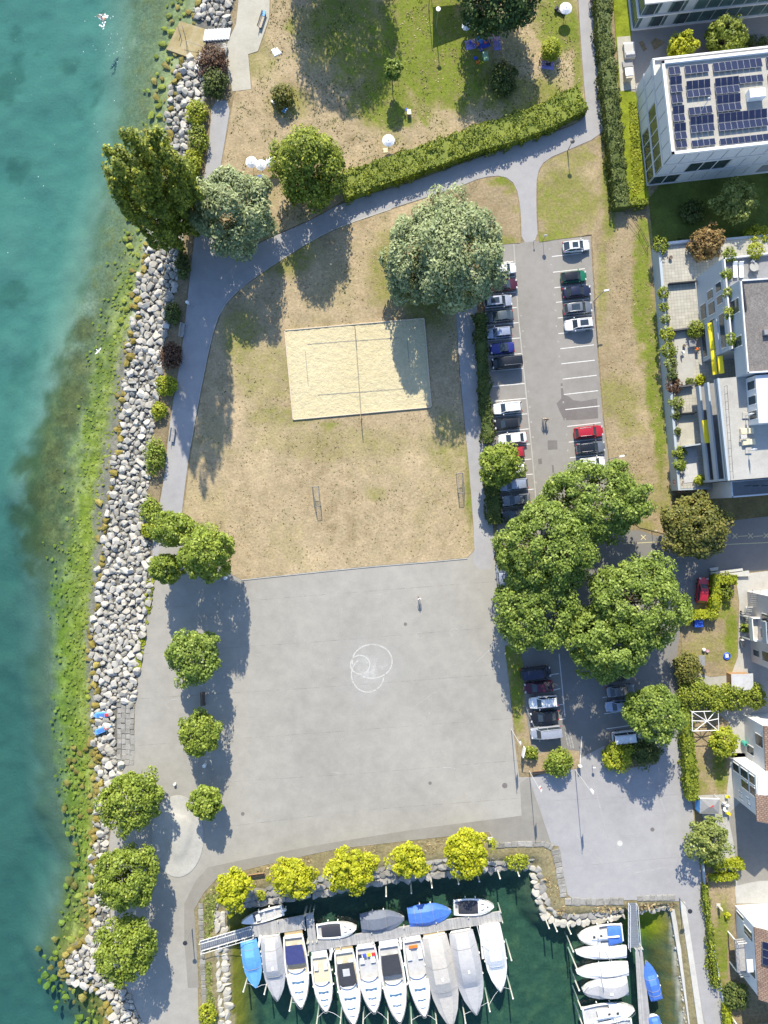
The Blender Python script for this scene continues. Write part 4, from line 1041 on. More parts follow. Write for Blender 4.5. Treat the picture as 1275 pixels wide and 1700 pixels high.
tufts('dry_grass', NORTH, 3500, 'tuft_dry', 'scattered dry grass tufts on the upper lawn', where=0.0, seed=6)
tufts('grass_weeds', NORTH, 5000, 'tuft_green', 'scattered green tufts on the upper lawn', where=0.1, seed=8)
tufts('dry_grass', [(1000, 400), (1080, 380), (1108, 780), (1095, 870), (1040, 840), (1015, 760)], 700, 'tuft_dry', 'scattered dry grass tufts on the long verge', where=0.0, seed=9)
tufts('shore_weeds', [(222, 1110), (238, 1020), (248, 930), (255, 960), (250, 1015), (238, 1080), (232, 1115)], 900, 'leaf_lime', 'green weeds growing along the inner edge of the shore rocks', z=0.1, size=0.4, where=-0.1, seed=10)
tufts('wall_weeds', [(930, 1410), (940, 1490), (1040, 1500), (1120, 1500), (1118, 1510), (1040, 1515), (925, 1520), (905, 1460), (900, 1410)], 1100, 'tuft_dry', 'dry weeds in the joints of the harbour wall', z=-0.1, size=0.4, where=0.0, seed=12)
tufts('wall_weeds', [(335, 1500), (352, 1470), (362, 1480), (350, 1560), (352, 1640), (360, 1700), (345, 1700), (338, 1600)], 700, 'leaf_light', 'green weeds on the western harbour wall', z=-0.05, size=0.4, where=-0.2, seed=13)
tufts('wall_weeds', [(362, 1460), (450, 1436), (560, 1412), (700, 1396), (812, 1385), (815, 1405), (700, 1420), (560, 1440), (450, 1462), (370, 1480)], 1200, 'tuft_dry', 'dry weeds under the yellow robinias', z=-0.05, size=0.35, where=0.0, seed=14)
# ------------------------------------------------------------------ shore rocks
def rock_mesh(seed, flat=0.62, sub=2):
    rng = random.Random(seed)
    bm = bmesh.new()
    bmesh.ops.create_icosphere(bm, subdivisions=sub, radius=1.0)
    planes = []
    for _ in range(9):
        d = Vector((rng.gauss(0, 1), rng.gauss(0, 1), rng.gauss(0, 0.6))).normalized()
        planes.append((d, rng.uniform(0.42, 0.78)))
    planes.append((Vector((rng.gauss(0, .15), rng.gauss(0, .15), 1)).normalized(), 0.62))
    for v in bm.verts:
        for d, k in planes:
            e = v.co.dot(d)
            if e > k: v.co -= d * (e - k)
        v.co += v.co.normalized() * rng.uniform(-0.03, 0.03)
        v.co.z *= flat
    me = bpy.data.meshes.new('rock')
    bm.to_mesh(me); bm.free()
    return me
ROCKS = []
for mname, sub_ in (('rock_pale', 2), ('rock_algae', 1), ('rock_green', 1), ('rock_pale', 1)):
    row = []
    for i in range(8):
        me = rock_mesh(100 + i, 0.55 + 0.04 * (i % 4), sub_)
        me.materials.append(MATS[mname]); row.append(me)
    ROCKS.append(row)
def scatter_poisson(region, n_try, rmin, rmax, seed, box):
    """dart throwing in pixels; region(px, py) -> mask; returns (x, y, r) with big stones first"""
    rng = np.random.default_rng(seed)
    px = rng.uniform(box[0], box[2], n_try); py = rng.uniform(box[1], box[3], n_try)
    k = region(px, py); px, py = px[k], py[k]
    n = len(px)
    rr = rmin + (rmax - rmin) * np.linspace(1, 0, n) ** 1.6
    cell = rmax; grid = {}; out = []
    for x, y, r in zip(px, py, rr):
        cx, cy = int(x // cell), int(y // cell); ok = True
        for i in (-2, -1, 0, 1, 2):
            for j in (-2, -1, 0, 1, 2):
                for a, b, c in grid.get((cx + i, cy + j), ()):
                    if (a - x) ** 2 + (b - y) ** 2 < ((r + c) * 0.78) ** 2: ok = False; break
                if not ok: break
            if not ok: break
        if ok:
            grid.setdefault((cx, cy), []).append((x, y, r)); out.append((x, y, r))
    return out
def merge_rocks(name, items, parent, row):
    """items: (loc, rot z, scale vec) -> one joined mesh"""
    V = []; F = []; b = 0
    base = []
    for me in ROCKS[row]:
        co = np.empty(len(me.vertices) * 3); me.vertices.foreach_get('co', co)
        fi = np.array([tuple(p.vertices) for p in me.polygons]); base.append((co.reshape(-1, 3), fi))
    for i, (loc, rz, sc) in enumerate(items):
        co, fi = base[i % 8]
        c, s = math.cos(rz), math.sin(rz)
        q = co * np.array(sc); q = np.stack([q[:, 0] * c - q[:, 1] * s, q[:, 0] * s + q[:, 1] * c, q[:, 2]], 1) + np.array(loc)
        V.append(q); F.append(fi + b); b += len(q)
    V = np.concatenate(V); F = np.concatenate(F)
    me = bpy.data.meshes.new(name)
    me.from_pydata(V.tolist(), [], F.tolist())
    me.materials.append(ROCKS[row][0].materials[0])
    o = link_mesh(name, me, parent); o['kind'] = 'stuff'
    return o
bank = thing('rock_embankment', 'pale boulder embankment running along the whole lake shore', 'embankment', (0, 0, 0), 0, None, 'structure')
def bank_region(px, py):
    wide = inside(px, py, lake_or_bank) & ~inside(px, py, lake_poly)
    d = dist_line(px, py, SH_OUT)
    jet = inside(px, py, [(272, 75), (300, 25), (350, 40), (388, 48), (382, 72), (345, 85), (325, 100)])
    ramp_ = inside(px, py, [(190, 1165), (224, 1170), (222, 1262), (192, 1275)])
    return (wide | (d < 5)) & ~jet & ~ramp_ & (py > -40) & (py < 1760)
rk = scatter_poisson(bank_region, 90000, 1.6, 6.3, 5, (90, -40, 400, 1760))
rk.sort(key=lambda t: -t[2] if -5 < t[1] < 1705 else 0)
big, small = rk[:300], rk[300:]
zarr = lambda L: terrain_height(np.array([a[0] for a in L]), np.array([a[1] for a in L]))[0]
dw_of = lambda L: dist_line(np.array([a[0] for a in L]), np.array([a[1] for a in L]), SH_OUT)
zb = zarr(big); db = dw_of(big); lk = inside(np.array([a[0] for a in big]), np.array([a[1] for a in big]), lake_poly)
for i, (x, y, r) in enumerate(big):
    row = 1 if (lk[i] or db[i] < 3.5) and RND.random() < 0.5 else 0
    o = link_mesh('rock', ROCKS[row][i % 8], bank)
    s = r * SC * RND.uniform(1.25, 1.55)
    q = P(x, y, zb[i])
    o.location = (q.x, q.y, zb[i] + s * 0.28)
    o.rotation_euler = (RND.uniform(-.4, .4), RND.uniform(-.4, .4), RND.uniform(0, 6.28))
    o.scale = (s * RND.uniform(0.95, 1.35), s * RND.uniform(0.8, 1.05), s * RND.uniform(0.75, 1.1))
zs = zarr(small); ds = dw_of(small); groups = {0: [], 1: []}
for (x, y, r), z_, d_ in zip(small, zs, ds):
    s = r * SC * RND.uniform(1.25, 1.6); q = P(x, y, z_)
    row = 1 if d_ < 4 and RND.random() < 0.4 else 0
    groups[row].append(((q.x, q.y, z_ + s * 0.25), RND.uniform(0, 6.28), (s * RND.uniform(.95, 1.35), s * RND.uniform(.8, 1.05), s)))
merge_rocks('small_rocks', groups[0], bank, 3)
merge_rocks('algae_rocks', groups[1], bank, 1)
# stones under water
def shallow_region(px, py):
    lake = inside(px, py, lake_poly); d = dist_line(px, py, SH_OUT)
    n = vnoise(px, py, 0.03, 71)
    wide = np.where(py < 420, 42, np.where(py < 620, 24, np.where(py < 1240, 16, np.where(py < 1420, 50, 42))))
    dens = np.where((py > 580) & (py < 1240), 0.22, np.where(py > 1500, 1.0, 0.8))
    rng = np.random.default_rng(3)
    return lake & (d < wide * (1 + 0.5 * n)) & (rng.uniform(0, 1, px.shape) < dens) & (py > -30) & (py < 1720)
uw = scatter_poisson(shallow_region, 5200, 2.6, 7.5, 8, (60, -30, 340, 1720))
zu = zarr(uw); du = dw_of(uw); gu = {1: [], 2: []}
for (x, y, r), z_, d_ in zip(uw, zu, du):
    s = r * SC * RND.uniform(1.1, 1.4); q = P(x, y, z_)
    gu[1 if d_ < 14 or RND.random() < 0.35 else 2].append(((q.x, q.y, min(z_ + s * 0.2, WZ - 0.15)), RND.uniform(0, 6.28), (s * RND.uniform(.95, 1.4), s * RND.uniform(.8, 1.1), s * 0.7)))
so = merge_rocks('yellow_stones', gu[1], None, 1); tag(so, 'yellow algae covered stones lying under the shallow water', 'stones')
so = merge_rocks('green_stones', gu[2], None, 2); tag(so, 'green algae covered stones deeper under the water', 'stones')
# algae lumps on the bright green bed
def algae_region(px, py):
    lake = inside(px, py, lake_poly) & ~inside(px, py, deep_poly); d = dist_line(px, py, SH_OUT)
    lim = d / (d + dist_line(px, py, DEEP)); n = vnoise(px, py, 0.03, 44)
    return lake & (d > 12) & (lim + 0.15 * n + np.random.default_rng(6).uniform(-.3, .3, px.shape) < np.where(py > 900, 0.58, 0.36)) & (py > 380) & (py < 1560)
al = scatter_poisson(algae_region, 9000, 1.3, 4.0, 18, (60, 380, 300, 1560))
za = zarr(al)
so = merge_rocks('algae_stones', [((P(x, y, z_).x, P(x, y, z_).y, z_), RND.uniform(0, 6), (r * SC * 1.35, r * SC * 1.1, r * SC * .28)) for (x, y, r), z_ in zip(al, za)], None, 2)
tag(so, 'small green stones scattered over the bright algae bed', 'stones')

# ------------------------------------------------------------------ harbour walls of stone blocks
def wall_line(name, label, line, w_px, zt, h, step, matname, seed, jitter=0.12, z_drop=0.0, rubble=False):
    """a course of separate stones along a pixel polyline"""
    t = thing(name, label, 'wall', (0, 0, 0))
    rng = random.Random(seed)
    pts = [P(x, y, zt) for x, y in line]
    me_cache = []
    for i in range(6):
        mb = MB(); mb.bbox((0, 0, 0), (1, 1, 1), 0.12)
        me = mb.mesh('stone', matname)
        for v in me.vertices: v.co += Vector((rng.uniform(-.05, .05), rng.uniform(-.06, .06), rng.uniform(-.04, .04)))
        me_cache.append(me)
    if rubble:
        me_cache = []
        for i in range(6):
            me = rock_mesh(300 + seed * 7 + i, 1.0); me.materials.append(MATS[matname]); me_cache.append(me)
    for a, b in zip(pts[:-1], pts[1:]):
        L = (b - a).length; d = (b - a) / L; ang = math.atan2(d.y, d.x); u = 0.0
        while u < L - 0.15:
            l = min(step * rng.uniform(0.7, 1.35), L - u)
            c = a + d * (u + l / 2); u += l
            w = w_px * SC * rng.uniform(1 - jitter, 1 + jitter)
            o = link_mesh('stone', rng.choice(me_cache), t)
            o.location = (c.x, c.y, zt - h / 2 + rng.uniform(-.05, .03) - z_drop)
            o.rotation_euler = (rng.uniform(-.03, .03), rng.uniform(-.03, .03), ang + rng.uniform(-.05, .05))
            o.scale = (l - 0.05, w, h)
            if rubble:
                o.scale = (l * 0.95, w * rng.uniform(.85, 1.2), h * 0.62)
                o.rotation_euler = (rng.uniform(-.15, .15), rng.uniform(-.15, .15), ang + rng.uniform(-.35, .35))
                o.location.x += rng.uniform(-.15, .15); o.location.y += rng.uniform(-.15, .15)
    return t
wall_line('stone_wall', 'upper stone course below the yellow robinias', [(362, 1490), (425, 1478), (490, 1466), (560, 1455), (640, 1440), (720, 1428), (800, 1420), (888, 1412)], 12, -0.18, 0.5, 1.3, 'block_stone', 1, rubble=True)
wall_line('stone_wall', 'middle stone course below the yellow robinias', [(368, 1500), (425, 1489), (490, 1478), (560, 1468), (640, 1452), (720, 1441), (800, 1433), (885, 1425)], 11, -0.42, 0.5, 1.2, 'block_stone', 2, rubble=True)
wall_line('stone_wall', 'lowest stone course at the water below the yellow robinias', [(372, 1511), (425, 1501), (490, 1490), (560, 1481), (640, 1464), (720, 1454), (800, 1446), (884, 1438)], 10, -0.6, 0.9, 1.1, 'block_stone', 3, rubble=True)
wall_line('stone_kerb', 'row of kerb stones at the top of the harbour steps', [(822, 1404), (860, 1402), (905, 1402), (918, 1408)], 9, 0.14, 0.4, 1.0, 'block_stone', 4)
wall_line('stone_kerb', 'block kerb down the right side of the harbour corner', [(922, 1410), (928, 1440), (936, 1490)], 12, 0.12, 0.5, 1.1, 'block_stone', 5)
wall_line('stone_kerb', 'block kerb above the right pier', [(938, 1497), (990, 1498), (1036, 1496)], 12, 0.1, 0.5, 1.1, 'block_stone', 6)
wall_line('stone_kerb', 'block kerb right of the pier head', [(1058, 1492), (1090, 1491), (1122, 1490)], 10, 0.1, 0.5, 1.1, 'block_stone', 7)
wall_line('stone_wall', 'pale rough stone edge curving round the harbour corner', [(884, 1440), (890, 1470), (896, 1495), (904, 1518), (920, 1532), (950, 1534), (990, 1530), (1036, 1522)], 9, -0.5, 0.9, 1.0, 'block_white', 8, rubble=True)
wall_line('stone_wall', 'second rough stone course inside the harbour corner', [(896, 1440), (903, 1470), (910, 1495), (922, 1514), (950, 1520), (990, 1517), (1036, 1510)], 12, -0.3, 0.6, 1.1, 'block_stone', 9, rubble=True)
wall_line('stone_wall', 'scalloped stone edge right of the pier head', [(1060, 1515), (1090, 1512), (1115, 1508)], 7, -0.5, 0.8, 0.8, 'block_white', 10, rubble=True)
wall_line('stone_wall', 'white sunlit stone edge on the western harbour side', [(367, 1520), (371, 1570), (374, 1640), (377, 1720)], 11, -0.45, 0.8, 1.1, 'block_white', 11, rubble=True)
wall_line('stone_wall', 'upper stone course on the western harbour side', [(356, 1500), (358, 1570), (361, 1640), (364, 1720)], 11, -0.15, 0.6, 1.1, 'block_white', 12, rubble=True)
wall_line('stone_kerb', 'kerb stones along the western harbour promenade', [(333, 1500), (335, 1570), (338, 1640), (342, 1720)], 8, 0.05, 0.4, 0.9, 'block_stone', 13)
# concrete quay on the east side of the harbour
t = thing('quay_wall', 'concrete quay wall with a lower ledge on the east side of the harbour', 'wall', (0, 0, 0))
MB().prism([tuple(P(x, y).xy) for x, y in ((1128, 1497), (1137, 1497), (1150, 1580), (1168, 1700), (1190, 1850), (1181, 1850), (1158, 1700), (1141, 1580))], -1.5, 0.12).build('coping', 'concrete_pale', t)
MB().prism([tuple(P(x, y, -.5).xy) for x, y in ((1113, 1510), (1120, 1510), (1136, 1600), (1152, 1700), (1172, 1850), (1163, 1850), (1143, 1700), (1128, 1600))], -1.6, -0.5).build('ledge', 'concrete_pale', t)
# gravel line in the east shallows
gl_ = scatter_poisson(lambda x, y: (np.abs(x - (1120 + (y - 1520) * 0.125)) < 6) & (y > 1525), 3000, 1.6, 4.0, 28, (1100, 1520, 1160, 1720))
so = merge_rocks('shore_gravel', [((P(x, y, -1).x, P(x, y, -1).y, -0.85), RND.uniform(0, 6), (r * SC, r * SC * .8, r * SC * .7)) for x, y, r in gl_], None, 3)
tag(so, 'white gravel line in the shallow water below the quay', 'gravel')
# ------------------------------------------------------------------ buildings
def slab_mat():
    m, nt, bs = newmat('terrace_slab')
    g = nt.nodes.new('ShaderNodeNewGeometry')
    mp = nt.nodes.new('ShaderNodeMapping'); mp.inputs['Rotation'].default_value = (0, 0, math.radians(-5))
    nt.links.new(g.outputs['Position'], mp.inputs['Vector'])
    br = nt.nodes.new('ShaderNodeTexBrick')
    br.offset = 0.0
    br.inputs['Color1'].default_value = (0.40, 0.38, 0.32, 1); br.inputs['Color2'].default_value = (0.46, 0.44, 0.375, 1); br.inputs['Mortar'].default_value = (0.25, 0.24, 0.2, 1)
    br.inputs['Scale'].default_value = 1.0; br.inputs['Brick Width'].default_value = 0.5; br.inputs['Row Height'].default_value = 0.5; br.inputs['Mortar Size'].default_value = 0.02
    nt.links.new(mp.outputs[0], br.inputs['Vector'])
    n = noise_tex(nt, 0.8, 5, 0.7)
    nt.links.new(mixc(nt, br.outputs['Color'], ramp(nt, n, [(0.3, (0.85,) * 3), (0.7, (1.12,) * 3)]), 1.0, 'MULTIPLY'), bs.inputs['Base Color'])
    bs.inputs['Roughness'].default_value = 0.9
slab_mat()
def tile_mat():
    m, nt, bs = newmat('tiled_roof')
    g = nt.nodes.new('ShaderNodeNewGeometry')
    w = nt.nodes.new('ShaderNodeTexBrick')
    w.inputs['Color1'].default_value = (0.30, 0.19, 0.135, 1); w.inputs['Color2'].default_value = (0.38, 0.265, 0.195, 1); w.inputs['Mortar'].default_value = (0.15, 0.10, 0.075, 1)
    w.inputs['Scale'].default_value = 1.0; w.inputs['Brick Width'].default_value = 0.36; w.inputs['Row Height'].default_value = 0.3; w.inputs['Mortar Size'].default_value = 0.035
    nt.links.new(g.outputs['Position'], w.inputs['Vector'])
    n = noise_tex(nt, 0.6, 5, 0.7)
    nt.links.new(mixc(nt, w.outputs['Color'], ramp(nt, n, [(0.3, (0.75,) * 3), (0.7, (1.2,) * 3)]), 1.0, 'MULTIPLY'), bs.inputs['Base Color'])
    bs.inputs['Roughness'].default_value = 0.85
    bump(nt, bs, w.outputs['Fac'], 0.5, 0.04)
tile_mat()
ROT = math.radians(6.3)
def W2(poly, z=0):
    return [tuple(P(x, y, z).xy) for x, y in poly]

# --- white office building with the solar roof; local x east, y north, origin at its south-west foot
o0 = P(1074, 308)
t = thing('office_building', 'white panelled building with rows of solar panels on its flat roof', 'building', (o0.x, o0.y, 0), ROT)
BW, BD, BH = 34.0, 15.6, 10.0
core = MB(); core.box((BW / 2, BD / 2, 3.25), (BW, BD, 6.5)); core.box((BW / 2, (BD - 2.4) / 2, 8.1), (BW, BD - 2.4, 3.2)); core.build('wall', 'mid_grey', t)
for z0, z1, d in ((0, 0.4, BD), (3.1, 3.55, BD), (6.35, 6.8, BD), (9.5, 9.85, BD - 2.4)):
    mb = MB(); mb.box((BW / 2, d / 2, (z0 + z1) / 2), (BW + 0.24, d + 0.24, z1 - z0)); mb.build('floor_band', 'facade_white', t)
mb = MB()
mb.box((0.0, (BD - 2.4) / 2, 10.05), (0.4, BD - 2.0, 0.5)); mb.box((BW / 2, 0, 10.05), (BW + 0.4, 0.4, 0.5)); mb.box((BW / 2, BD - 2.4, 10.05), (BW + 0.4, 0.4, 0.5)); mb.box((BW, (BD - 2.4) / 2, 10.05), (0.4, BD - 2.0, 0.5))
mb.build('parapet', 'white_bright', t)
MB().box((BW / 2, BD - 1.2, 6.83), (BW, 2.2, 0.08)).build('terrace_floor', 'concrete_pale', t)
mb = MB(); mb.box((BW / 2, BD, 7.0), (BW + 0.3, 0.25, 0.5)); mb.box((0, BD - 1.2, 7.0), (0.25, 2.4, 0.5)); mb.build('terrace_parapet', 'white_bright', t)
pan_me = {}
def fpanel(name, w, h, matn, d=0.07):
    k = (name, round(w, 2), round(h, 2), matn)
    if k not in pan_me:
        mb = MB(); mb.box((0, 0, 0), (w, d, h)); pan_me[k] = mb.mesh(name, matn)
    return pan_me[k]
def facade(parent, x0, y0, dx, dy, length, floors, n, code, win='window_glass', pan='facade_panel'):
    """panels (p), windows (w) or nothing (.) along a facade that starts at x0, y0 and runs along dx, dy; outward is to the right of the run"""
    ang = math.atan2(dy, dx); w = length / n
    for (z0, z1), row in zip(floors, code):
        for i in range(n):
            c = row[i % len(row)]
            if c == '.': continue
            cx, cy = x0 + dx * (i + .5) * w, y0 + dy * (i + .5) * w
            ox, oy = dy, -dx
            if c == 'p':
                o = link_mesh('facade_panel', fpanel('facade_panel', w - 0.13, z1 - z0 - 0.12, pan), parent)
                o.location = (cx + ox * 0.055, cy + oy * 0.055, (z0 + z1) / 2)
            else:
                o = link_mesh('window', fpanel('window', w - 0.02, z1 - z0 - 0.02, win, 0.05), parent)
                o.location = (cx + ox * 0.02, cy + oy * 0.02, (z0 + z1) / 2)
                for s_ in (-1, 1):
                    f = link_mesh('frame', fpanel('frame', 0.07, z1 - z0 - 0.02, 'white_paint', 0.1), o)
                    f.location = (s_ * (w / 2 - 0.05), 0, 0)
            o.rotation_euler = (0, 0, ang)
FL = [(0.45, 3.05), (3.6, 6.3), (6.85, 9.45)]
facade(t, 0, 0, 1, 0, BW, FL, 16, ['wwpppppp..pppppp', 'ppwwwppppwwppppp', 'pppppppppppppppp'])
facade(t, 0, BD, 0, -1, BD, [(0.45, 3.05), (3.6, 6.3)], 8, ['ppppwwww', 'pppwwwww'])
facade(t, 0, BD - 2.4, 0, -1, BD - 2.4, [(6.85, 9.45)], 6, ['pppppp'])
facade(t, BW, BD, -1, 0, BW, FL[:2], 16, ['pwwpppwwpppwwppp', 'ppwwppwwpppwwppp'])
roof = MB(); roof.box((BW / 2, (BD - 2.4) / 2, 9.86), (BW - 0.4, BD - 2.8, 0.06)); roof = roof.build('roof', 'roof_ballast', t)
# solar panels, read off a grid on the roof plane (pixels of an enlarged view of the roof)
def zr(x, y):                                   # enlarged roof view -> local roof coordinates
    q = P(1040 + x * 0.18431, y * 0.18431, 10.05) - o0; c, s_ = math.cos(-ROT), math.sin(-ROT)
    return Vector((q.x * c - q.y * s_, q.x * s_ + q.y * c, 0))
panel_mb = MB(); panel_mb.mat('grey_metal').box((0, 0, 0), (1, 1, 1)); panel_mb.mat('panel_cell')
panel_mb.box((0, 0, 0.35), (0.955, 0.955, 0.5))
panel_me = panel_mb.mesh('solar_panel')
blocks = [((375, 603), 105, 82, 2, 1), ((385, 697), 108, 148, 2, 2), ((400, 852), 102, 88, 2, 1), ((410, 962), 106, 145, 2, 2), ((425, 1118), 106, 148, 2, 2), ((440, 1276), 102, 64, 2, 1),
          ((522, 592), 213, 84, 4, 1), ((533, 738), 216, 152, 4, 2), ((556, 970), 212, 76, 4, 1), ((566, 1056), 214, 152, 4, 2), ((584, 1266), 212, 66, 4, 1),
          ((775, 566), 440, 92, 8, 1), ((790, 712), 216, 148, 4, 2), ((1012, 690), 214, 72, 4, 1), ((805, 866), 216, 152, 4, 2), ((820, 1030), 440, 160, 8, 2), ((838, 1250), 440, 66, 8, 1),
          ((1255, 510), 214, 90, 4, 1), ((1270, 665), 214, 84, 4, 1)]
for (bx, by), w, h, nc, nr in blocks:
    for r in range(nr):
        for c in range(nc):
            x = bx + (c + .5) * w / nc + 0.08 * (r + .5) * h / nr; y = by + (r + .5) * h / nr - 0.112 * (c + .5) * w / nc
            q = zr(x, y)
            o = link_mesh('solar_panel', panel_me, roof)
            k = 0.18431 * SC * 0.911
            o.scale = (w / nc * k * 0.97, h / nr * k * 0.97, 0.05)
            tilt = (0.16 if r == 0 else -0.16) if nr == 2 else -0.13
            o.location = (q.x, q.y, 10.12 + (0.0 if nr == 1 else 0.06))
            o.rotation_euler = (tilt, 0, 0)
q = zr(1152, 870); mb = MB(); mb.bbox((q.x, q.y, 10.5), (2.3, 1.3, 1.1), 0.06); mb.build('roof_unit', 'white_bright', roof)
q = zr(640, 1060); mb = MB(); mb.tube([(q.x, q.y, 9.9), (q.x - .05, q.y + .3, 12.2), (q.x + .35, q.y + .9, 13.0)], 0.06, 6); mb.ball((q.x + .4, q.y + 1.0, 13.05), 0.18, 6); mb.build('roof_mast', 'light_grey', roof)
# --- glass fronted building at the top edge
o1 = P(1050, 50)
t = thing('glass_building', 'dark glass fronted building cut by the top edge', 'building', (o1.x, o1.y, 0), ROT)
MB().box((17, 8.1, 3.0), (34, 16, 6.0)).build('wall', 'window_teal', t)
for z in (0.15, 3.05, 6.0):
    MB().box((17, 8.1, z), (34.5, 16.5, 0.28)).build('floor_band', 'facade_white', t)
MB().box((17.3, 8.4, 6.17), (33.6, 15.6, 0.06)).build('roof', 'mid_grey', t)
for i in range(17):
    for z in (1.6, 4.5):
        mb = MB(); mb.box((0.15 + i * 2.0, 0.06, z), (0.1, 0.12, 2.6)); mb.build('mullion', 'facade_grey', t)
for i in range(7):
    mb = MB(); mb.box((0.06, 0.9 + i * 2.2, 3.0), (0.12, 0.1, 5.6)); mb.build('mullion', 'facade_grey', t)
for i in range(4):
    for z in (1.6, 4.5):
        mb = MB(); mb.box((1.4 + i * 2.0, 0.05, z), (1.3, 0.06, 2.5)); mb.build('window', 'window_glass' if (i + (z > 2)) % 2 else 'facade_shade_blue', t)

# --- terraced flats
t = thing('terraced_flats', 'pale terraced block of flats with shade-blue wall colour and yellow awnings', 'building', (0, 0, 0))
def blk(name, poly, z0, z1, matn, parent=t):
    mb = MB(); mb.prism(W2(poly), z0, z1); return mb.build(name, matn, parent)
blk('podium', [(1081, 414), (1114, 815), (1180, 812), (1290, 800), (1290, 395)], -0.2, 2.15, 'facade_shade_blue')
terr = blk('terrace_floor', [(1087, 418), (1119, 812), (1180, 809), (1286, 800), (1286, 399)], 2.152, 2.19, 'terrace_slab')
blk('parapet', [(1081, 414), (1114, 815), (1118, 815), (1085.5, 414)], 2.15, 2.75, 'facade_shade_blue')
blk('parapet', [(1085, 413), (1085.5, 417), (1150, 410), (1149.5, 406)], 2.15, 2.6, 'facade_white')
blk('divider', [(1099, 479), (1144, 475), (1144, 477), (1099, 481)], 2.19, 2.9, 'dark_metal')
blk('divider', [(1106, 555), (1150, 549), (1150, 551.5), (1106, 557.5)], 2.19, 3.1, 'dark_grey')
blk('divider', [(1112, 647), (1138, 643), (1138, 645.5), (1112, 649.5)], 2.19, 3.1, 'dark_grey')
blk('divider', [(1117, 690), (1142, 688), (1142, 690), (1117, 692)], 2.19, 3.2, 'dark_metal')
blk('divider', [(1119, 744), (1145, 740), (1145, 742), (1119, 746)], 2.19, 4.2, 'facade_shade_blue')
blk('terrace_floor', [(1120, 748), (1146, 744), (1152, 800), (1126, 803)], 2.19, 2.24, 'light_grey')
blk('terrace_floor', [(1116, 693), (1143, 691), (1145, 740), (1120, 743)], 2.19, 2.23, 'terrace_paving')
blk('terrace_floor', [(1108, 560), (1150, 552), (1140, 640), (1114, 646)], 2.19, 2.22, 'concrete')
# upper block and its penthouse
blk('wall', [(1145, 470), (1157, 606), (1300, 592), (1300, 452)], 2.0, 10.6, 'facade_shade_blue')
rt = blk('roof_terrace', [(1147, 472), (1159, 608), (1298, 594), (1298, 454)], 10.6, 10.66, 'mid_grey')
for a, b in (((1145, 470), (1157, 606)), ((1145, 470), (1300, 452))):
    v = Vector((b[0] - a[0], b[1] - a[1])).normalized(); n = Vector((-v.y, v.x)) * 2.2
    if n.x < 0 and a[0] == 1145 and b[0] == 1157: n = -n
    if b[0] == 1300 and n.y < 0: n = -n
    blk('parapet', [a, b, (b[0] + n.x, b[1] + n.y), (a[0] + n.x, a[1] + n.y)], 10.6, 11.3, 'facade_white')
blk('penthouse', [(1156, 512), (1167, 648), (1300, 640), (1300, 502)], 10.6, 13.6, 'facade_shade_blue')
blk('roof', [(1157.5, 513.5), (1168.5, 646.5), (1298, 638.5), (1298, 503.5)], 13.6, 13.68, 'gravel_roof')
for a, b, n in (((1156, 512), (1167, 648), (2, 0)), ((1156, 512), (1300, 502), (0, 2)), ((1167, 648), (1300, 640), (0, -2))):
    blk('roof_edge', [a, b, (b[0] + n[0], b[1] + n[1]), (a[0] + n[0], a[1] + n[1])], 13.6, 13.95, 'facade_white')
def pbox(name, x, y, z, w, d, h, matn, rz=ROT, parent=t, bev=0.02):
    """a box whose middle shows at pixel x, y at height z (its foot)"""
    q = P(x, y, z + h / 2); mb = MB(); mb.bbox((q.x, q.y, z + h / 2), (w, d, h), bev, rz); return mb.build(name, matn, parent)
def wquad(name, p, z0, z1, matn, parent=t, off=0.04):
    """window on the west face between two ground pixels"""
    (xa, ya), (xb, yb) = p
    a, b = P(xa, ya), P(xb, yb); d = (b - a).normalized(); n = Vector((d.y, -d.x, 0)); n = n if n.x < 0 else -n
    c = (a + b) / 2 + n * off / 2; mb = MB(); mb.box((c.x, c.y, (z0 + z1) / 2), ((b - a).length, off + 0.06, z1 - z0), math.atan2(d.y, d.x)); o = mb.build(name, matn, parent)
    fr = MB(); L = (b - a).length / 2
    for s_ in (-1, 1): q = c + d * s_ * L; fr.box((q.x, q.y, (z0 + z1) / 2), (0.09, off + 0.12, z1 - z0 + 0.1), math.atan2(d.y, d.x))
    fr.build('frame', 'white_paint', o); return o
for y0, y1, z0, z1 in ((517, 541, 3.0, 4.6), (503, 517, 5.6, 7.2), (522, 541, 5.6, 7.4), (500, 514, 8.4, 9.8), (520, 533, 8.4, 9.9), (548, 600, 5.7, 7.0), (548, 600, 8.5, 9.8), (550, 600, 2.6, 4.4)):
    x = lambda y: 1145 + (y - 470) * 12 / 136
    wquad('window', ((x(y0), y0), (x(y1), y1)), z0, z1, 'window_glass')
for y0, y1 in ((535, 556), (590, 605)):
    x = lambda y: 1156 + (y - 512) * 11 / 136
    wquad('window', ((x(y0), y0), (x(y1), y1)), 11.0, 13.0, 'window_glass')
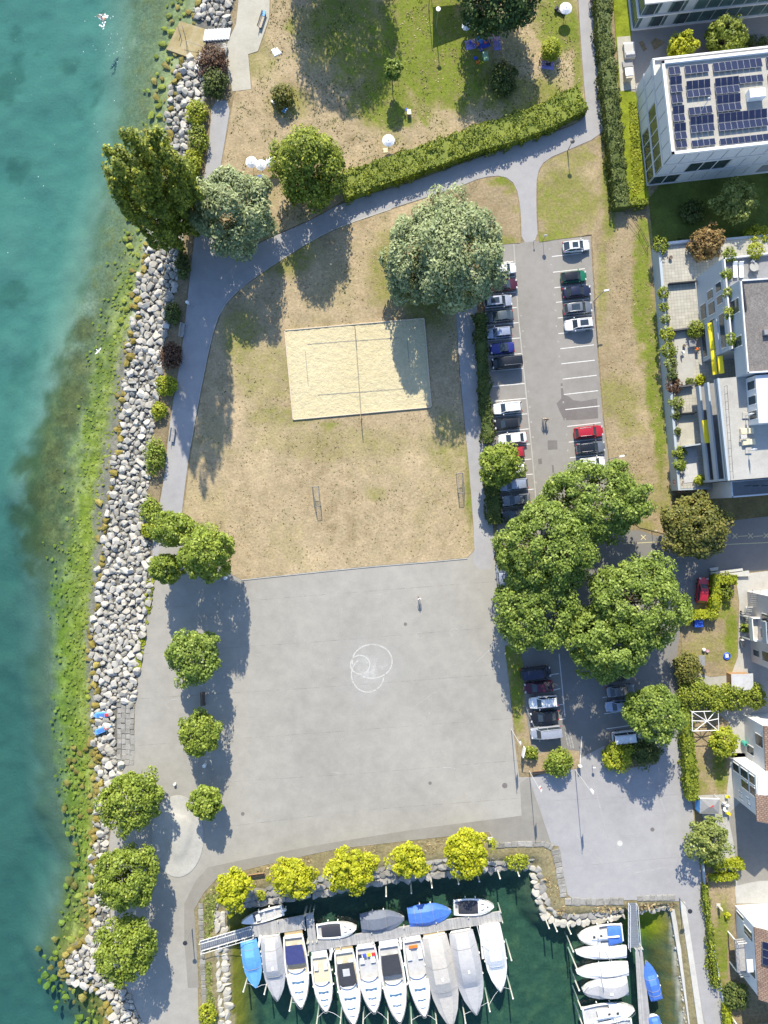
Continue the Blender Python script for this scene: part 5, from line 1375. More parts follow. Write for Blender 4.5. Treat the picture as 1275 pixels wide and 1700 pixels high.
# lower block: deep balconies with solid fronts
blk('wall', [(1153, 650), (1168, 801), (1300, 790), (1300, 636)], 2.0, 10.6, 'facade_shade_blue')
blk('roof_terrace', [(1136, 650), (1152, 803), (1300, 791), (1300, 634)], 10.5, 10.72, 'concrete')
for zt in (5.2, 8.0, 11.2):
    blk('balcony_front', [(1136, 650), (1152, 803), (1155, 802.7), (1139, 649.7)], zt - 1.15, zt, 'facade_shade_blue')
    if zt < 11: blk('balcony_floor', [(1138, 650.5), (1154, 802), (1172, 800), (1156, 648.5)], zt - 1.2, zt - 1.02, 'mid_grey')
blk('end_wall', [(1152, 799.5), (1152.3, 803), (1172, 801.4), (1172, 798)], 2.15, 10.6, 'facade_shade_blue')
for zt in (5.2, 8.0): blk('balcony_front', [(1157, 552), (1158.5, 606), (1155.5, 606), (1150, 552)], zt - 1.1, zt, 'facade_shade_blue')
for i in range(6):
    for z in (4.3, 7.1):
        y0 = 655 + i * 24; x = lambda y: 1153 + (y - 650) * 15 / 151
        wquad('window', ((x(y0), y0), (x(y0 + 18), y0 + 18)), z, z + 2.0, 'window_glass')
blk('annex', [(1172, 802.5), (1174, 828), (1300, 818), (1300, 792)], -0.2, 7.2, 'facade_white')
blk('annex_floor', [(1175, 804.5), (1177, 825), (1298, 815), (1298, 794)], 7.2, 7.24, 'mid_grey')
for a in ([(1172, 802.5), (1174, 828), (1176, 828), (1174, 802.5)], [(1174, 826), (1174, 828), (1300, 818), (1300, 816)]): blk('parapet', a, 7.2, 8.1, 'facade_white')
for i in range(4): pbox('window', 1245 + i * 14, 806, 8.0, 0.8, 0.15, 1.6, 'window_glass')
blk('stair_tower', [(1181, 650), (1186, 720), (1300, 712), (1300, 642)], 10.6, 13.4, 'facade_white')
for y0 in (656, 678, 700):
    x = lambda y: 1181 + (y - 650) * 5 / 70
    wquad('window', ((x(y0), y0), (x(y0 + 13), y0 + 13)), 11.2, 13.0, 'window_glass')
# awnings
def awning(x0, y0, x1, y1, z, w):
    a, b = P(x0, y0, z), P(x1, y1, z); d = (b - a); L = d.length; d.normalize(); n = Vector((-d.y, d.x, 0))
    if n.x > 0: n = -n
    mb = MB(); c0, c1 = a - n * w / 2, b - n * w / 2
    rings = []
    for p in (c0, c1):
        rings.append([p + Vector((0, 0, .25)), p + n * w * .5 + Vector((0, 0, .12)), p + n * w + Vector((0, 0, -.1)), p + n * w + Vector((0, 0, -.28)), p + n * w * .96 + Vector((0, 0, -.14)), p + Vector((0, 0, .15))])
    mb.loft(rings); return mb.build('awning', 'yellow_cloth', t)
awning(1178, 536, 1183, 580, 6.2, 0.55); awning(1183, 581, 1187, 622, 6.2, 0.5); awning(1195, 591, 1198, 620, 7.6, 0.6); awning(1171.5, 697, 1177, 735, 5.7, 1.0)
pbox('roof_pipe', 1235, 490, 13.68, 0.25, 4.2, 0.25, 'dark_metal', ROT + 0.03); pbox('roof_vent', 1272, 552, 13.68, 0.8, 0.7, 0.6, 'mid_grey')
rail = MB()
for i in range(12):
    q = P(1207 + i * 0.9, 640 + i * 13, 11.6); rail.tube([(q.x, q.y, 10.7), (q.x, q.y, 11.6)], 0.025, 4)
rail.tube([P(1207, 640, 11.6), P(1217.5, 795, 11.6)], 0.03, 4); rail.build('railing', 'dark_metal', t)

# --- white houses on the right
def gable(mb, poly, z0, h, axis=1, over=0.5):
    """gable roof over a four-cornered world footprint, ridge from the middle of side 0-3 to the middle of side 1-2"""
    a, b, c, d = [Vector((p[0], p[1], 0)) for p in poly]
    cen = (a + b + c + d) / 4
    a, b, c, d = [cen + (p - cen) * (1 + over / (p - cen).length) for p in (a, b, c, d)]
    r0, r1 = (a + d) / 2 + Vector((0, 0, z0 + h)), (b + c) / 2 + Vector((0, 0, z0 + h))
    Z = Vector((0, 0, z0)); T = Vector((0, 0, -0.18))
    for p, q, r, s_ in ((a + Z, b + Z, r1, r0), (c + Z, d + Z, r0, r1)):
        mb.add([p, q, r, s_, p + T, q + T, r + T, s_ + T], [(0, 1, 2, 3), (7, 6, 5, 4), (0, 4, 5, 1), (1, 5, 6, 2), (2, 6, 7, 3), (3, 7, 4, 0)])
t1 = thing('white_house', 'white house with outside stairs at the street bend', 'house', (0, 0, 0))
blk('wall', [(1240, 982), (1247, 1098), (1335, 1092), (1330, 974)], -0.2, 8.0, 'facade_pink', t1)
mb = MB(); gable(mb, W2([(1240, 982), (1247, 1098), (1335, 1092), (1330, 974)]), 8.0, 3.5); mb.build('roof', 'tiled_roof', t1)
for y0, y1, z0, z1 in ((1012, 1024, 4.2, 6.0), (1075, 1086, 1.0, 2.6), (1072, 1088, 3.6, 5.4), (1036, 1052, 3.6, 5.8)):
    x = lambda y: 1240 + (y - 982) * 7 / 116
    wquad('window', ((x(y0), y0), (x(y1), y1)), z0, z1, 'window_glass', t1)
b1 = blk('balcony', [(1228, 1020), (1231, 1058), (1246, 1058), (1243, 1020)], 2.5, 2.75, 'concrete_pale', t1)
blk('balcony_front', [(1228, 1020), (1231, 1058), (1232.5, 1058), (1229.5, 1020)], 2.75, 3.7, 'white_bright', b1)
for p in ([(1228, 1020), (1243, 1020), (1243, 1021.5), (1228, 1021.5)], [(1231, 1056.5), (1246, 1056.5), (1246, 1058), (1231, 1058)]): blk('balcony_side', p, 2.75, 3.7, 'white_bright', b1)
for x, y in ((1229, 1021), (1231.5, 1057)): q = P(x, y); mb = MB(); mb.box((q.x, q.y, 1.2), (0.2, 0.2, 2.6)); mb.build('post', 'white_bright', t1)
b2 = blk('upper_balcony', [(1234, 1022), (1236, 1056), (1246, 1056), (1243, 1022)], 5.4, 5.6, 'concrete_pale', t1)
blk('balcony_front', [(1234, 1022), (1236, 1056), (1237.5, 1056), (1235.5, 1022)], 5.6, 6.6, 'facade_shade_blue', b2)
for i in range(9):
    q = P(1236.5, 1006 + i * 3.2); mb = MB(); mb.box((q.x, q.y, 0.16 * (9 - i) - 0.02), (1.3, 0.3, 0.14), ROT); mb.build('step', 'concrete_pale', t1)
mb = MB()
for s_ in (-0.65, 0.65):
    a, b = P(1236, 1004) + Vector((s_, 0, 2.6)), P(1239, 975) + Vector((s_, 0, 3.2)); mb.tube([a, b], 0.04, 5)
for i in range(9):
    a = P(1236 + i * .35, 1003 - i * 3.3); mb.tube([a + Vector((-.65, 0, 2.6 + i * .07)), a + Vector((.65, 0, 2.6 + i * .07))], 0.03, 4)
mb.build('stair_railing', 'grey_metal', t1)
t2 = thing('white_house', 'white house with tall bay windows and brown tiled roof', 'house', (0, 0, 0))
A2 = [(1235, 1187), (1240, 1330), (1335, 1325), (1330, 1181)]
blk('wall', A2, -0.2, 6.2, 'facade_white', t2)
mb = MB(); gable(mb, W2(A2), 6.2, 3.8, 1, 0.2); r2 = mb.build('roof', 'tiled_roof', t2)
bay = blk('bay', [(1214, 1258), (1218, 1323), (1246, 1321), (1242, 1256)], -0.2, 7.4, 'facade_white', t2)
for i, (z0, z1) in enumerate(((0.6, 2.3), (3.0, 5.0), (5.6, 7.0))):
    for j in range(2):
        y0 = 1262 + j * 18; x = lambda y: 1214 + (y - 1258) * 4 / 65
        if i == 0 and j == 1: continue
        wquad('window', ((x(y0), y0), (x(y0 + 14), y0 + 14)), z0, z1, 'window_glass', bay, 0.06)
for y0, z0 in ((1304, 2.0), (1312, 2.0), (1304, 4.2), (1313, 4.4)):
    x = lambda y: 1214 + (y - 1258) * 4 / 65
    wquad('window', ((x(y0), y0), (x(y0 + 4), y0 + 4)), z0, z0 + 0.9, 'facade_shade_blue', bay, 0.05)
mb = MB(); gable(mb, W2([(1219, 1292), (1221, 1326), (1262, 1324), (1260, 1290)]), 7.4, 1.6, 1, 0.6); mb.build('bay_roof', 'tiled_roof', t2)
blk('glass_roof', [(1216, 1259), (1217, 1290), (1240, 1288), (1240, 1258)], 7.42, 7.6, 'facade_panel', t2)
wquad('window', ((1235.8, 1205), (1236.5, 1224)), 3.4, 5.4, 'window_glass', t2)
wquad('window', ((1236.5, 1232), (1237, 1246)), 0.8, 2.6, 'window_glass', t2)
t3 = thing('white_house', 'white house with a tiled roof and a small solar panel, lowest on the right', 'house', (0, 0, 0))
A3 = [(1220, 1503), (1227, 1613), (1330, 1606), (1323, 1497)]
blk('wall', A3, -0.2, 6.2, 'facade_white', t3)
mb = MB(); gable(mb, W2(A3), 6.2, 4.2, 1, 0.25); r3 = mb.build('roof', 'tiled_roof', t3)
for y0, y1, z0, z1 in ((1518, 1532, 2.8, 5.0), (1508, 1514, 0.6, 2.6), (1575, 1590, 3.4, 5.2), (1560, 1600, 0.4, 2.4)):
    x = lambda y: 1220 + (y - 1503) * 7 / 110
    wquad('window', ((x(y0), y0), (x(y1), y1)), z0, z1, 'window_glass', t3)
q0 = P(1222, 1565, 6.2)
for i in range(2):
    for j in range(3):
        o = link_mesh('solar_panel', panel_me, r3); o.location = (P(1270 + i * 10, 1568 + j * 13, 7.0).x, P(1270, 1568 + j * 13, 7.0).y, 7.35 + i * 0.75); o.scale = (1.0, 1.1, 0.05); o.rotation_euler = (0, -math.atan2(4.2, 4.9 + .7), 0)
bl3 = blk('balcony', [(1207, 1545), (1211, 1598), (1227, 1597), (1223, 1543)], 2.3, 2.5, 'wood_grey', t3)
mb = MB()
for a, b in (((1207, 1545), (1211, 1598)), ((1207, 1545), (1223, 1543)), ((1211, 1598), (1227, 1597))):
    pa, pb = P(*a), P(*b); mb.tube([pa + Vector((0, 0, 3.5)), pb + Vector((0, 0, 3.5))], 0.05, 4); mb.tube([pa + Vector((0, 0, 3.0)), pb + Vector((0, 0, 3.0))], 0.03, 4)
    for i in range(7): p = pa.lerp(pb, i / 6); mb.tube([p + Vector((0, 0, 2.4)), p + Vector((0, 0, 3.5))], 0.03, 4)
mb.build('railing', 'grey_metal', bl3)
for x, y in ((1208, 1546), (1211.5, 1597)): q = P(x, y); mb = MB(); mb.box((q.x, q.y, 1.1), (0.18, 0.18, 2.4)); mb.build('post', 'white_paint', t3)
blk('canopy', [(1212, 1560), (1214, 1580), (1226, 1579), (1224, 1559)], 5.0, 5.12, 'facade_panel', t3)
t4 = thing('carport', 'flat grey carport roof in the bottom right corner', 'carport', (0, 0, 0))
blk('roof', [(1212, 1685), (1222, 1740), (1300, 1735), (1300, 1680)], 2.3, 2.5, 'facade_shade_blue', t4)
for x, y in ((1214, 1688), (1223, 1736)): q = P(x, y); mb = MB(); mb.box((q.x, q.y, 1.1), (0.2, 0.2, 2.4)); mb.build('post', 'white_paint', t4)
# ------------------------------------------------------------------ sand court, goals, markings
def strip(name, pts, w, z, matn, parent=None, closed=False):
    """painted line along pixel points, w in metres"""
    pp = [P(x, y) for x, y in pts]; n = len(pp); vs = []; fs = []
    for i, p in enumerate(pp):
        a = pp[(i - 1) % n] if closed or i > 0 else p; b = pp[(i + 1) % n] if closed or i < n - 1 else p
        d = (b - a).normalized(); s = Vector((-d.y, d.x, 0)) * w / 2
        vs += [(p.x + s.x, p.y + s.y, z), (p.x - s.x, p.y - s.y, z)]
    for i in range(n if closed else n - 1):
        j = (i + 1) % n; fs.append((2 * i, 2 * i + 1, 2 * j + 1, 2 * j))
    mb = MB(); mb.add(vs, fs); o = mb.build(name, matn, parent)
    if o.data.polygons[0].normal.z < 0: o.data.flip_normals()
    if parent is None: o['kind'] = 'structure'
    return o
t = thing('sand_court', 'rectangular pale sand court with a volleyball net', 'sand court', (0, 0, 0), 0, None, 'structure')
COURT = [(473, 549), (704, 529), (716, 676), (487, 697)]
so = sheet('sand', COURT, 0.15, 'sand', None, None, None, t, cell=0.26)
me = so.data; n = len(me.vertices); co = np.empty(n * 3); me.vertices.foreach_get('co', co); co = co.reshape(-1, 3)
co[:, 2] += 0.035 * vnoise(co[:, 0], co[:, 1], 2.2, 61, 2) + 0.03 * vnoise(co[:, 0], co[:, 1], 0.25, 62, 2)
me.vertices.foreach_set('co', co.ravel()); me.polygons.foreach_set('use_smooth', [True] * len(me.polygons))
for a, b in zip(COURT, COURT[1:] + COURT[:1]):
    pa, pb = P(*a), P(*b); d = (pb - pa); mb = MB(); c = (pa + pb) / 2
    mb.bbox((c.x, c.y, 0.13), (d.length + 0.16, 0.16, 0.3), 0.02, math.atan2(d.y, d.x)); mb.build('edging_board', 'wood_pale', t)
for pts in (((511, 572), (560, 568), (662, 561)), ((528, 656), (600, 651), (672, 645)), ((507, 583), (512, 641)), ((676, 566), (679, 602))):
    strip('boundary_rope', pts, 0.06, 0.215, 'tarp_slate', t)
t = thing('volleyball_net', 'volleyball net on two posts across the sand court', 'net', (0, 0, 0))
a, b = P(589.5, 547), P(600, 700)
for p in (a, b):
    mb = MB(); mb.tube([(p.x, p.y, 0), (p.x, p.y, 2.5)], 0.06, 8); mb.build('post', 'wood_dark', t)
mb = MB()
d = (b - a)
mb.box(((a.x + b.x) / 2, (a.y + b.y) / 2, 2.43), (d.length, 0.07, 0.07), math.atan2(d.y, d.x)); mb.build('top_tape', 'teak', t)
mb = MB()
for i in range(5): q = 1.55 + i * 0.18; mb.tube([a + Vector((0, 0, q)), b + Vector((0, 0, q))], 0.012, 3)
for i in range(56): q = a.lerp(b, (i + .5) / 56); mb.tube([q + Vector((0, 0, 1.5)), q + Vector((0, 0, 2.4))], 0.012, 3)
mb.build('netting', 'net_mesh', t)
def goal(x, y, face, label):
    q = P(x, y); t = thing('football_goal', label, 'goal', (q.x, q.y, 0.05), face, 'small football goals')
    f = MB(); L, D, Hh = 3.1, 0.9, 1.7
    for s in (-1, 1):
        f.tube([(0, s * L / 2, 0), (0, s * L / 2, Hh), (-D * .8, s * L / 2, Hh)], 0.05, 6); f.tube([(-D * .8, s * L / 2, Hh), (-D * 1.2, s * L / 2, 0), (0, s * L / 2, 0)], 0.03, 5)
    f.tube([(0, -L / 2, Hh), (0, L / 2, Hh)], 0.05, 6); f.tube([(-D * .8, -L / 2, Hh), (-D * .8, L / 2, Hh)], 0.03, 5); f.tube([(-D * 1.2, -L / 2, 0), (-D * 1.2, L / 2, 0)], 0.03, 5)
    f.build('frame', 'mid_grey', t)
    m = MB()
    for i in range(19): s = -L / 2 + L * i / 18; m.tube([(0, s, Hh), (-D * .8, s, Hh - .02), (-D * 1.2, s, 0.02)], 0.012, 3)
    for i in range(6): m.tube([(-D * .8 * i / 5, -L / 2, Hh - .01), (-D * .8 * i / 5, L / 2, Hh - .01)], 0.012, 3)
    for i in range(7): k = i / 6; m.tube([(-D * (.8 + .4 * k), -L / 2, Hh * (1 - k)), (-D * (.8 + .4 * k), L / 2, Hh * (1 - k))], 0.012, 3)
    m.build('netting', 'net_mesh', t)
goal(531, 824, ROT, 'small goal frame in the middle of the brown field')
goal(759, 803, math.pi + ROT, 'small goal frame beside the straight footpath')
# chalk loops on the plaza
mk = thing('plaza_marking', 'chalk drawing of three looping circles on the plaza', 'marking', (0, 0, 0), 0, None, 'structure')
arc = lambda cx, cy, rx, ry, a0, a1, n=44: [(cx + rx * math.cos(math.radians(a0 + (a1 - a0) * i / n)), cy + ry * math.sin(math.radians(a0 + (a1 - a0) * i / n))) for i in range(n + 1)]
strip('loop', arc(618, 1098, 33, 28, 118, -190), 0.22, 0.016, 'chalk', mk)
strip('loop', arc(610.5, 1120, 27, 29, 10, 235), 0.2, 0.020, 'chalk', mk)
strip('loop', arc(598, 1103.5, 16, 15.5, 0, 360), 0.2, 0.024, 'chalk', mk)
def dust(x, y, rx, ry, k, seed):
    mb = MB(); vs = []; fs = []; cols = []; n = 40; c = P(x, y)
    for r in range(9):
        for i in range(n):
            a = 2 * math.pi * i / n; q = r / 8 * (1 + 0.12 * math.sin(3 * a + seed) + 0.08 * math.sin(7 * a + seed))
            vs.append((c.x + rx * SC * q * math.cos(a), c.y + ry * SC * q * math.sin(a), 0.010)); cols.append(k * (1 - r / 8) ** 1.4)
    for r in range(8):
        for i in range(n): fs.append((r * n + i, r * n + (i + 1) % n, (r + 1) * n + (i + 1) % n, (r + 1) * n + i))
    mb.add(vs, fs); o = mb.build('chalk_smear', 'chalk_dust', mk)
    if o.data.polygons[50].normal.z < 0: o.data.flip_normals()
    set_col(o.data, np.repeat(np.array(cols)[:, None], 3, 1))
dust(613, 1112, 80, 82, 0.95, 1)
sc = thing('plaza_scuff', 'pale tyre scuffs and chalk marks scattered over the plaza', 'marking', (0, 0, 0), 0, None, 'structure')
for pts in (arc(742, 1290, 24, 16, -120, -50, 12), arc(556, 1296, 14, 14, -110, -50, 8), [(466, 1023), (470, 1029)], [(504, 1060), (509, 1066)], arc(697, 1055, 6, 5, 0, 300, 12), arc(755, 1050, 8, 6, 30, 330, 12), arc(292, 1171, 15, 10, 100, 285, 14), [(790, 1100), (812, 1080)],
            [(620, 990), (640, 985)], [(540, 1090), (548, 1096)], [(432, 1138), (437, 1142)], [(680, 1180), (720, 1150)], [(708, 1190), (716, 1180)], [(985, 1300), (1010, 1390)], [(1095, 1320), (1105, 1352)], [(990, 1370), (1040, 1420)], [(950, 1380), (1000, 1432)], [(1050, 1450), (1105, 1440)]):
    strip('scuff_line', pts, 0.16, 0.019, 'scuff', sc)
r9 = random.Random(9)
for i in range(70):
    x, y = r9.uniform(300, 830), r9.uniform(960, 1370)
    if i > 54: x, y = r9.uniform(940, 1120), r9.uniform(1310, 1470)
    a0, rr_ = r9.uniform(0, 360), r9.uniform(4, 26)
    strip('scuff_line', arc(x, y, rr_, rr_ * r9.uniform(.5, 1), a0, a0 + r9.uniform(15, 70), 8), r9.uniform(.05, .12), 0.0192, 'scuff', sc)
sm = thing('plaza_seam', 'faint dark seams in the plaza asphalt', 'seam', (0, 0, 0), 0, None, 'structure')
for pts in ([(262, 1010), (500, 990), (828, 965)], [(236, 1085), (520, 1066), (838, 1040)], [(228, 1160), (520, 1142), (846, 1118)], [(224, 1238), (540, 1216), (856, 1192)], [(345, 1300), (600, 1284), (862, 1262)], [(380, 1372), (600, 1345), (864, 1325)], [(900, 1330), (1148, 1318)], [(935, 1440), (1158, 1420)], [(1150, 1600), (1190, 1595)]):
    strip('seam_line', pts, 0.09, 0.0175, 'seam', sm)
sl = thing('parking_marking', 'white painted bay lines of the upper car park', 'marking', (0, 0, 0), 0, None, 'structure')
RL = [((916, 426), (966, 420)), ((918, 452), (971, 446)), ((920.5, 477.6), (975, 472)), ((923, 502), (978, 496)), ((926, 528), (982, 522)), ((927, 554), (985, 547)), ((930, 579), (986, 572.5)), ((932, 604), (987.5, 598)), ((934, 629.5), (990.6, 623)),
      ((936, 655), (993, 648.5)), ((938.5, 680), (995.5, 674)), ((941.5, 708), (997.5, 701.6)), ((944, 734), (1000, 728)), ((946, 760), (1002, 754))]
LE = [(852, 434), (855.7, 459), (857, 485), (858, 510.5), (861, 535.6), (863.5, 561), (866, 587), (868.6, 611.4), (870.7, 636.7), (873, 661.4), (875, 687), (877.6, 712), (880, 737), (882, 762), (884.5, 787), (886, 812), (889, 837.7)]
for a, b in RL:
    strip('bay_line', [a, b], 0.13, 0.014, 'line_white', sl)
for x, y in LE:
    strip('bay_line', [(x - 53, y + 4.7), (x, y)], 0.13, 0.014, 'line_white', sl)
for (x, y), _ in RL: strip('bay_number', [(x - 5, y - 12), (x - 2, y - 12.4)], 0.3, 0.014, 'scuff', sl)
for x, y in LE[3:]: strip('bay_number', [(x + 3, y - 11), (x + 6, y - 11.4)], 0.3, 0.014, 'scuff', sl)
strip('drain_line', [(853, 405), (860, 520), (872, 640), (884, 760), (893, 870)], 0.16, 0.014, 'concrete', sl)
sheet('asphalt_patch', [(800 + x * .1725, 620 + y * .1725) for x, y in ((758, 95), (775, 95), (788, 205), (840, 222), (880, 258), (960, 268), (1108, 240), (1120, 430), (960, 446), (790, 450), (738, 340), (718, 290), (765, 238))], 0.013, 'asphalt_patch', 'dark repair patch in the empty parking bays', 'asphalt patch')
for p in ([(909, 731), (925, 731), (925.5, 746), (909.5, 747)], [(893, 762), (899, 761), (900, 770), (894, 771)], [(916, 772), (919, 772), (920, 784), (917, 785)]):
    sheet('asphalt_patch', p, 0.0135, 'asphalt_patch', {909: 'square dark patch in the car park aisle below the walkers', 893: 'small dark patch near the left bays of the aisle', 916: 'narrow dark patch in the car park aisle'}[p[0][0]], 'asphalt patch')
sl2 = thing('parking_marking', 'white bay lines of the small car park under the trees', 'marking', (0, 0, 0), 0, None, 'structure')
for pts in (((905, 1122), (928, 1118)), ((912, 1147), (930, 1143)), ((915, 1172), (936, 1169)), ((915, 1197), (938, 1193)), ((996, 1134), (1045, 1127)), ((1000, 1158), (1050, 1152)), ((1003, 1185), (1045, 1179)), ((1007, 1210), (1055, 1203)), ((928, 1085), (938, 1190)), ((966, 1222), (963, 1268))):
    strip('bay_line', pts, 0.13, 0.020, 'line_white', sl2)
for i in range(3): strip('keep_clear_line', [(938 + i * 4, 1215), (944 + i * 4, 1242)], 0.22, 0.020, 'scuff', sl2)
sl3 = thing('road_marking', 'pale crosses and dashes painted along the street edge', 'marking', (0, 0, 0), 0, None, 'structure')
for x, y in ((1068, 892), (1220, 890), (1246, 889.5), (1272, 889)):
    strip('cross_line', [(x - 4, y - 4), (x + 4, y + 4)], 0.12, 0.021, 'line_yellow', sl3); strip('cross_line', [(x - 4, y + 4), (x + 4, y - 4)], 0.12, 0.0225, 'line_yellow', sl3)
for x in (1205, 1233, 1259): strip('dash_line', [(x - 8, 890.5), (x + 8, 889.5)], 0.1, 0.021, 'line_yellow', sl3)
strip('edge_line', [(1180, 905), (1290, 900)], 0.1, 0.021, 'line_yellow', sl3)
strip('edge_line', [(1035, 903), (1100, 899)], 0.1, 0.021, 'line_yellow', sl3)
def disc(name, x, y, r, matn, label, z=0.017, cat='manhole', group=None):
    q = P(x, y); mb = MB(); mb.lathe((0, 0, 0), [(r * 1.12, -0.02), (r * 1.12, 0.004), (r, 0.006), (r, 0.003)], 18); o = mb.build(name, matn, None, False, (q.x, q.y, z)); return tag(o, label, cat, group)
for x, y, r, lb in ((673, 1036, 0.24, 'small dark manhole below the lone walker on the plaza'), (714, 1300, 0.24, 'small manhole near the lower middle of the plaza'), (838, 1304, 0.38, 'rusty manhole near the right edge of the plaza'), (403, 1351, 0.26, 'small dark manhole right of the concrete mound'),
                    (1083, 1377, 0.3, 'dark manhole on the pale quay asphalt'), (1217, 1388, 0.36, 'rusty manhole in the garden yard'), (1256, 1450, 0.4, 'dark round cover in the shaded driveway'), (862, 674, 0.3, 'dark cover in the left row of parking bays')):
    disc('manhole_cover', x, y, r, 'asphalt_patch', lb)
disc('pale_disc', 1029, 1400, 0.4, 'concrete_pale', 'pale round cover on the quay asphalt', 0.018)
# edging of the big field
for line, lb in (([(400, 963), (600, 942), (700, 934), (776, 927)], 'thin kerb between the brown field and the plaza'), ([(316, 742), (332, 652), (350, 564), (366, 514), (400, 477), (450, 442), (520, 397), (570, 374), (650, 347)], 'thin kerb of the brown field along the curving path')):
    pts = chaikin(line, 1, False); mb = MB(); rings = []
    for i, p in enumerate(pts):
        a, b = P(*pts[max(i - 1, 0)]), P(*pts[min(i + 1, len(pts) - 1)]); d = (b - a).normalized(); s = Vector((-d.y, d.x, 0)) * 0.07; q = P(*p)
        rings.append([q - s + Vector((0, 0, -.05)), q + s + Vector((0, 0, -.05)), q + s + Vector((0, 0, .085)), q - s + Vector((0, 0, .085))])
    mb.loft(rings); tag(mb.build('lawn_kerb', 'concrete', None), lb, 'kerb', None, 'structure')
# concrete mound
q = P(295, 1388); mb = MB(); rings = []
for k, (f, z) in enumerate(((1.0, 0.0), (1.0, 0.07), (0.82, 0.10), (0.64, 0.12), (0.54, 0.2), (0.46, 0.36), (0.36, 0.46), (0.2, 0.5), (0.03, 0.51))):
    ring_ = []
    for i in range(44):
        a = 2 * math.pi * i / 44; w = 1 + (0.06 * math.sin(2 * a + 1) if k < 3 else 0.14 * math.sin(3 * a + 0.6))
        ring_.append((41 * SC * f * w * math.cos(a) + f * 0.3 * (k > 3), 71 * SC * f * w * math.sin(a) + (0.35 if k > 3 else 0), z))
    rings.append(ring_)
mb.loft(rings); o = mb.build('concrete_mound', 'concrete', None, True, (q.x, q.y, 0.004), 0.08); tag(o, 'low smooth concrete mound with a raised middle on the promenade', 'mound')
# bathing platform, steps and shore bits
t = thing('bathing_platform', 'concrete bathing platform running into the lake at the top', 'platform', (0, 0, 0))
mb = MB(); a = [P(x, y, 0) for x, y in ((273, 76), (325, 96), (340, 80), (341, 46), (296, 29))]
zz = [-0.86, -0.55, -0.35, -0.35, -0.84]
vs = [(p.x, p.y, z) for p, z in zip(a, zz)] + [(p.x, p.y, -2.2) for p in a]
mb.add(vs, [(0, 1, 2, 3, 4)] + [(i, i + 5, (i + 1) % 5 + 5, (i + 1) % 5) for i in range(5)]); mb.build('slab', 'concrete_wet', t)
mb = MB(); mb.tube([P(294, 40, -.9), P(300, 58, -.3), P(297, 68, -.3)], 0.05, 5); mb.tube([P(302, 42, -.8), P(308, 60, .2), P(311, 94, -.3)], 0.035, 5); mb.build('handrail', 'dark_metal', t)
mb = MB(); mb.tube([P(302, 66, 0.1), P(338, 78, 0.1)], 0.03, 5); mb.tube([P(310, 73, -.3), P(310, 73, .1)], 0.03, 5); mb.build('handrail', 'dark_metal', t)
t = thing('bathing_steps', 'white edged steps from terrace down to the bathing platform', 'steps', (0, 0, 0))
for i in range(9):
    x = 340 + i * 5.0; a, b = P(x - 1.5, 66, 0), P(x + 1.8, 47, 0); d = b - a; c = (a + b) / 2
    mb = MB(); mb.bbox((c.x, c.y, -0.35 + i * 0.045), (d.length, 0.40, 0.3), 0.03, math.atan2(d.y, d.x)); mb.build('step', 'white_paint', t)
mb = MB(); a, b = P(334, 87, .1), P(325, 115, .0); mb.bbox(((a.x + b.x) / 2, (a.y + b.y) / 2, 0.0), ((b - a).length, 0.5, 0.15), 0.05, math.atan2(b.y - a.y, b.x - a.x)); tag(mb.build('paddle_board', 'white_bright', None), 'white paddle board lying on the rocks by the purple bush', 'paddle board')
t = thing('outfall', 'square concrete outfall between the shore rocks', 'outfall', (0, 0, 0))
for p in ([(211, 643), (211, 648), (229, 649), (229, 645)], [(226, 633), (229, 633), (229, 649), (226, 649)], [(213, 633), (229, 633), (228, 636), (214, 636)]):
    mb = MB(); mb.prism(W2(p), -1.2, -0.1); mb.build('wall', 'concrete', t)
t = thing('boat_ramp', 'cracked concrete slab slope down to the paddle boards', 'ramp', (0, 0, 0), 0, None, 'structure')
rr = random.Random(4)
for i in range(4):
    for j in range(12):
        x0 = 193 + i * 7.6 + rr.uniform(-1, 1); y0 = 1168 + j * 8.6 + rr.uniform(-1, 1)
        if x0 + 6 > 224: continue
        p = [(x0, y0), (x0 + 7 + rr.uniform(-.6, .4), y0 + rr.uniform(-.5, .5)), (x0 + 6.8, y0 + 7.8), (x0 + rr.uniform(-.5, .5), y0 + 7.9 + rr.uniform(-.4, .3))]
        mb = MB(); z1 = float(terrain_height(np.array([x0 + 3.5]), np.array([y0 + 4.0]))[0][0]) + 0.1 + rr.uniform(-.03, .03); mb.prism(W2(p), z1 - 0.35, z1); mb.build('slab', 'block_stone', t)
for x, y, a, lb in ((171, 1187, 0.05, 'blue paddle boat with red seat on the shore, upper of two'), (171, 1211, 0.42, 'blue paddle boat with red seat on the shore, lower of two')):
    q = P(x, y, -0.4); t = thing('kayak', lb, 'kayak', (q.x, q.y, -0.62), a, 'blue kayaks')
    mb = MB(); rings = []
    for s, w in ((-1.35, .25), (-1.1, .42), (-.4, .48), (.4, .47), (1.0, .36), (1.4, .08)):
        rings.append([(s, -w, .12), (s, -w * .8, .36), (s, w * .8, .36), (s, w, .12), (s, 0, 0.0)])
    mb.loft(rings); mb.build('hull', 'tarp_lightblue', t, True)
    mb = MB(); mb.bbox((-.35, 0, .38), (1.2, .45, .06)); mb.build('deck_pad', 'tarp_blue', t)
    mb = MB(); mb.bbox((.65, 0, .42), (.6, .5, .16), .05); mb.build('seat', 'red_paint', t)

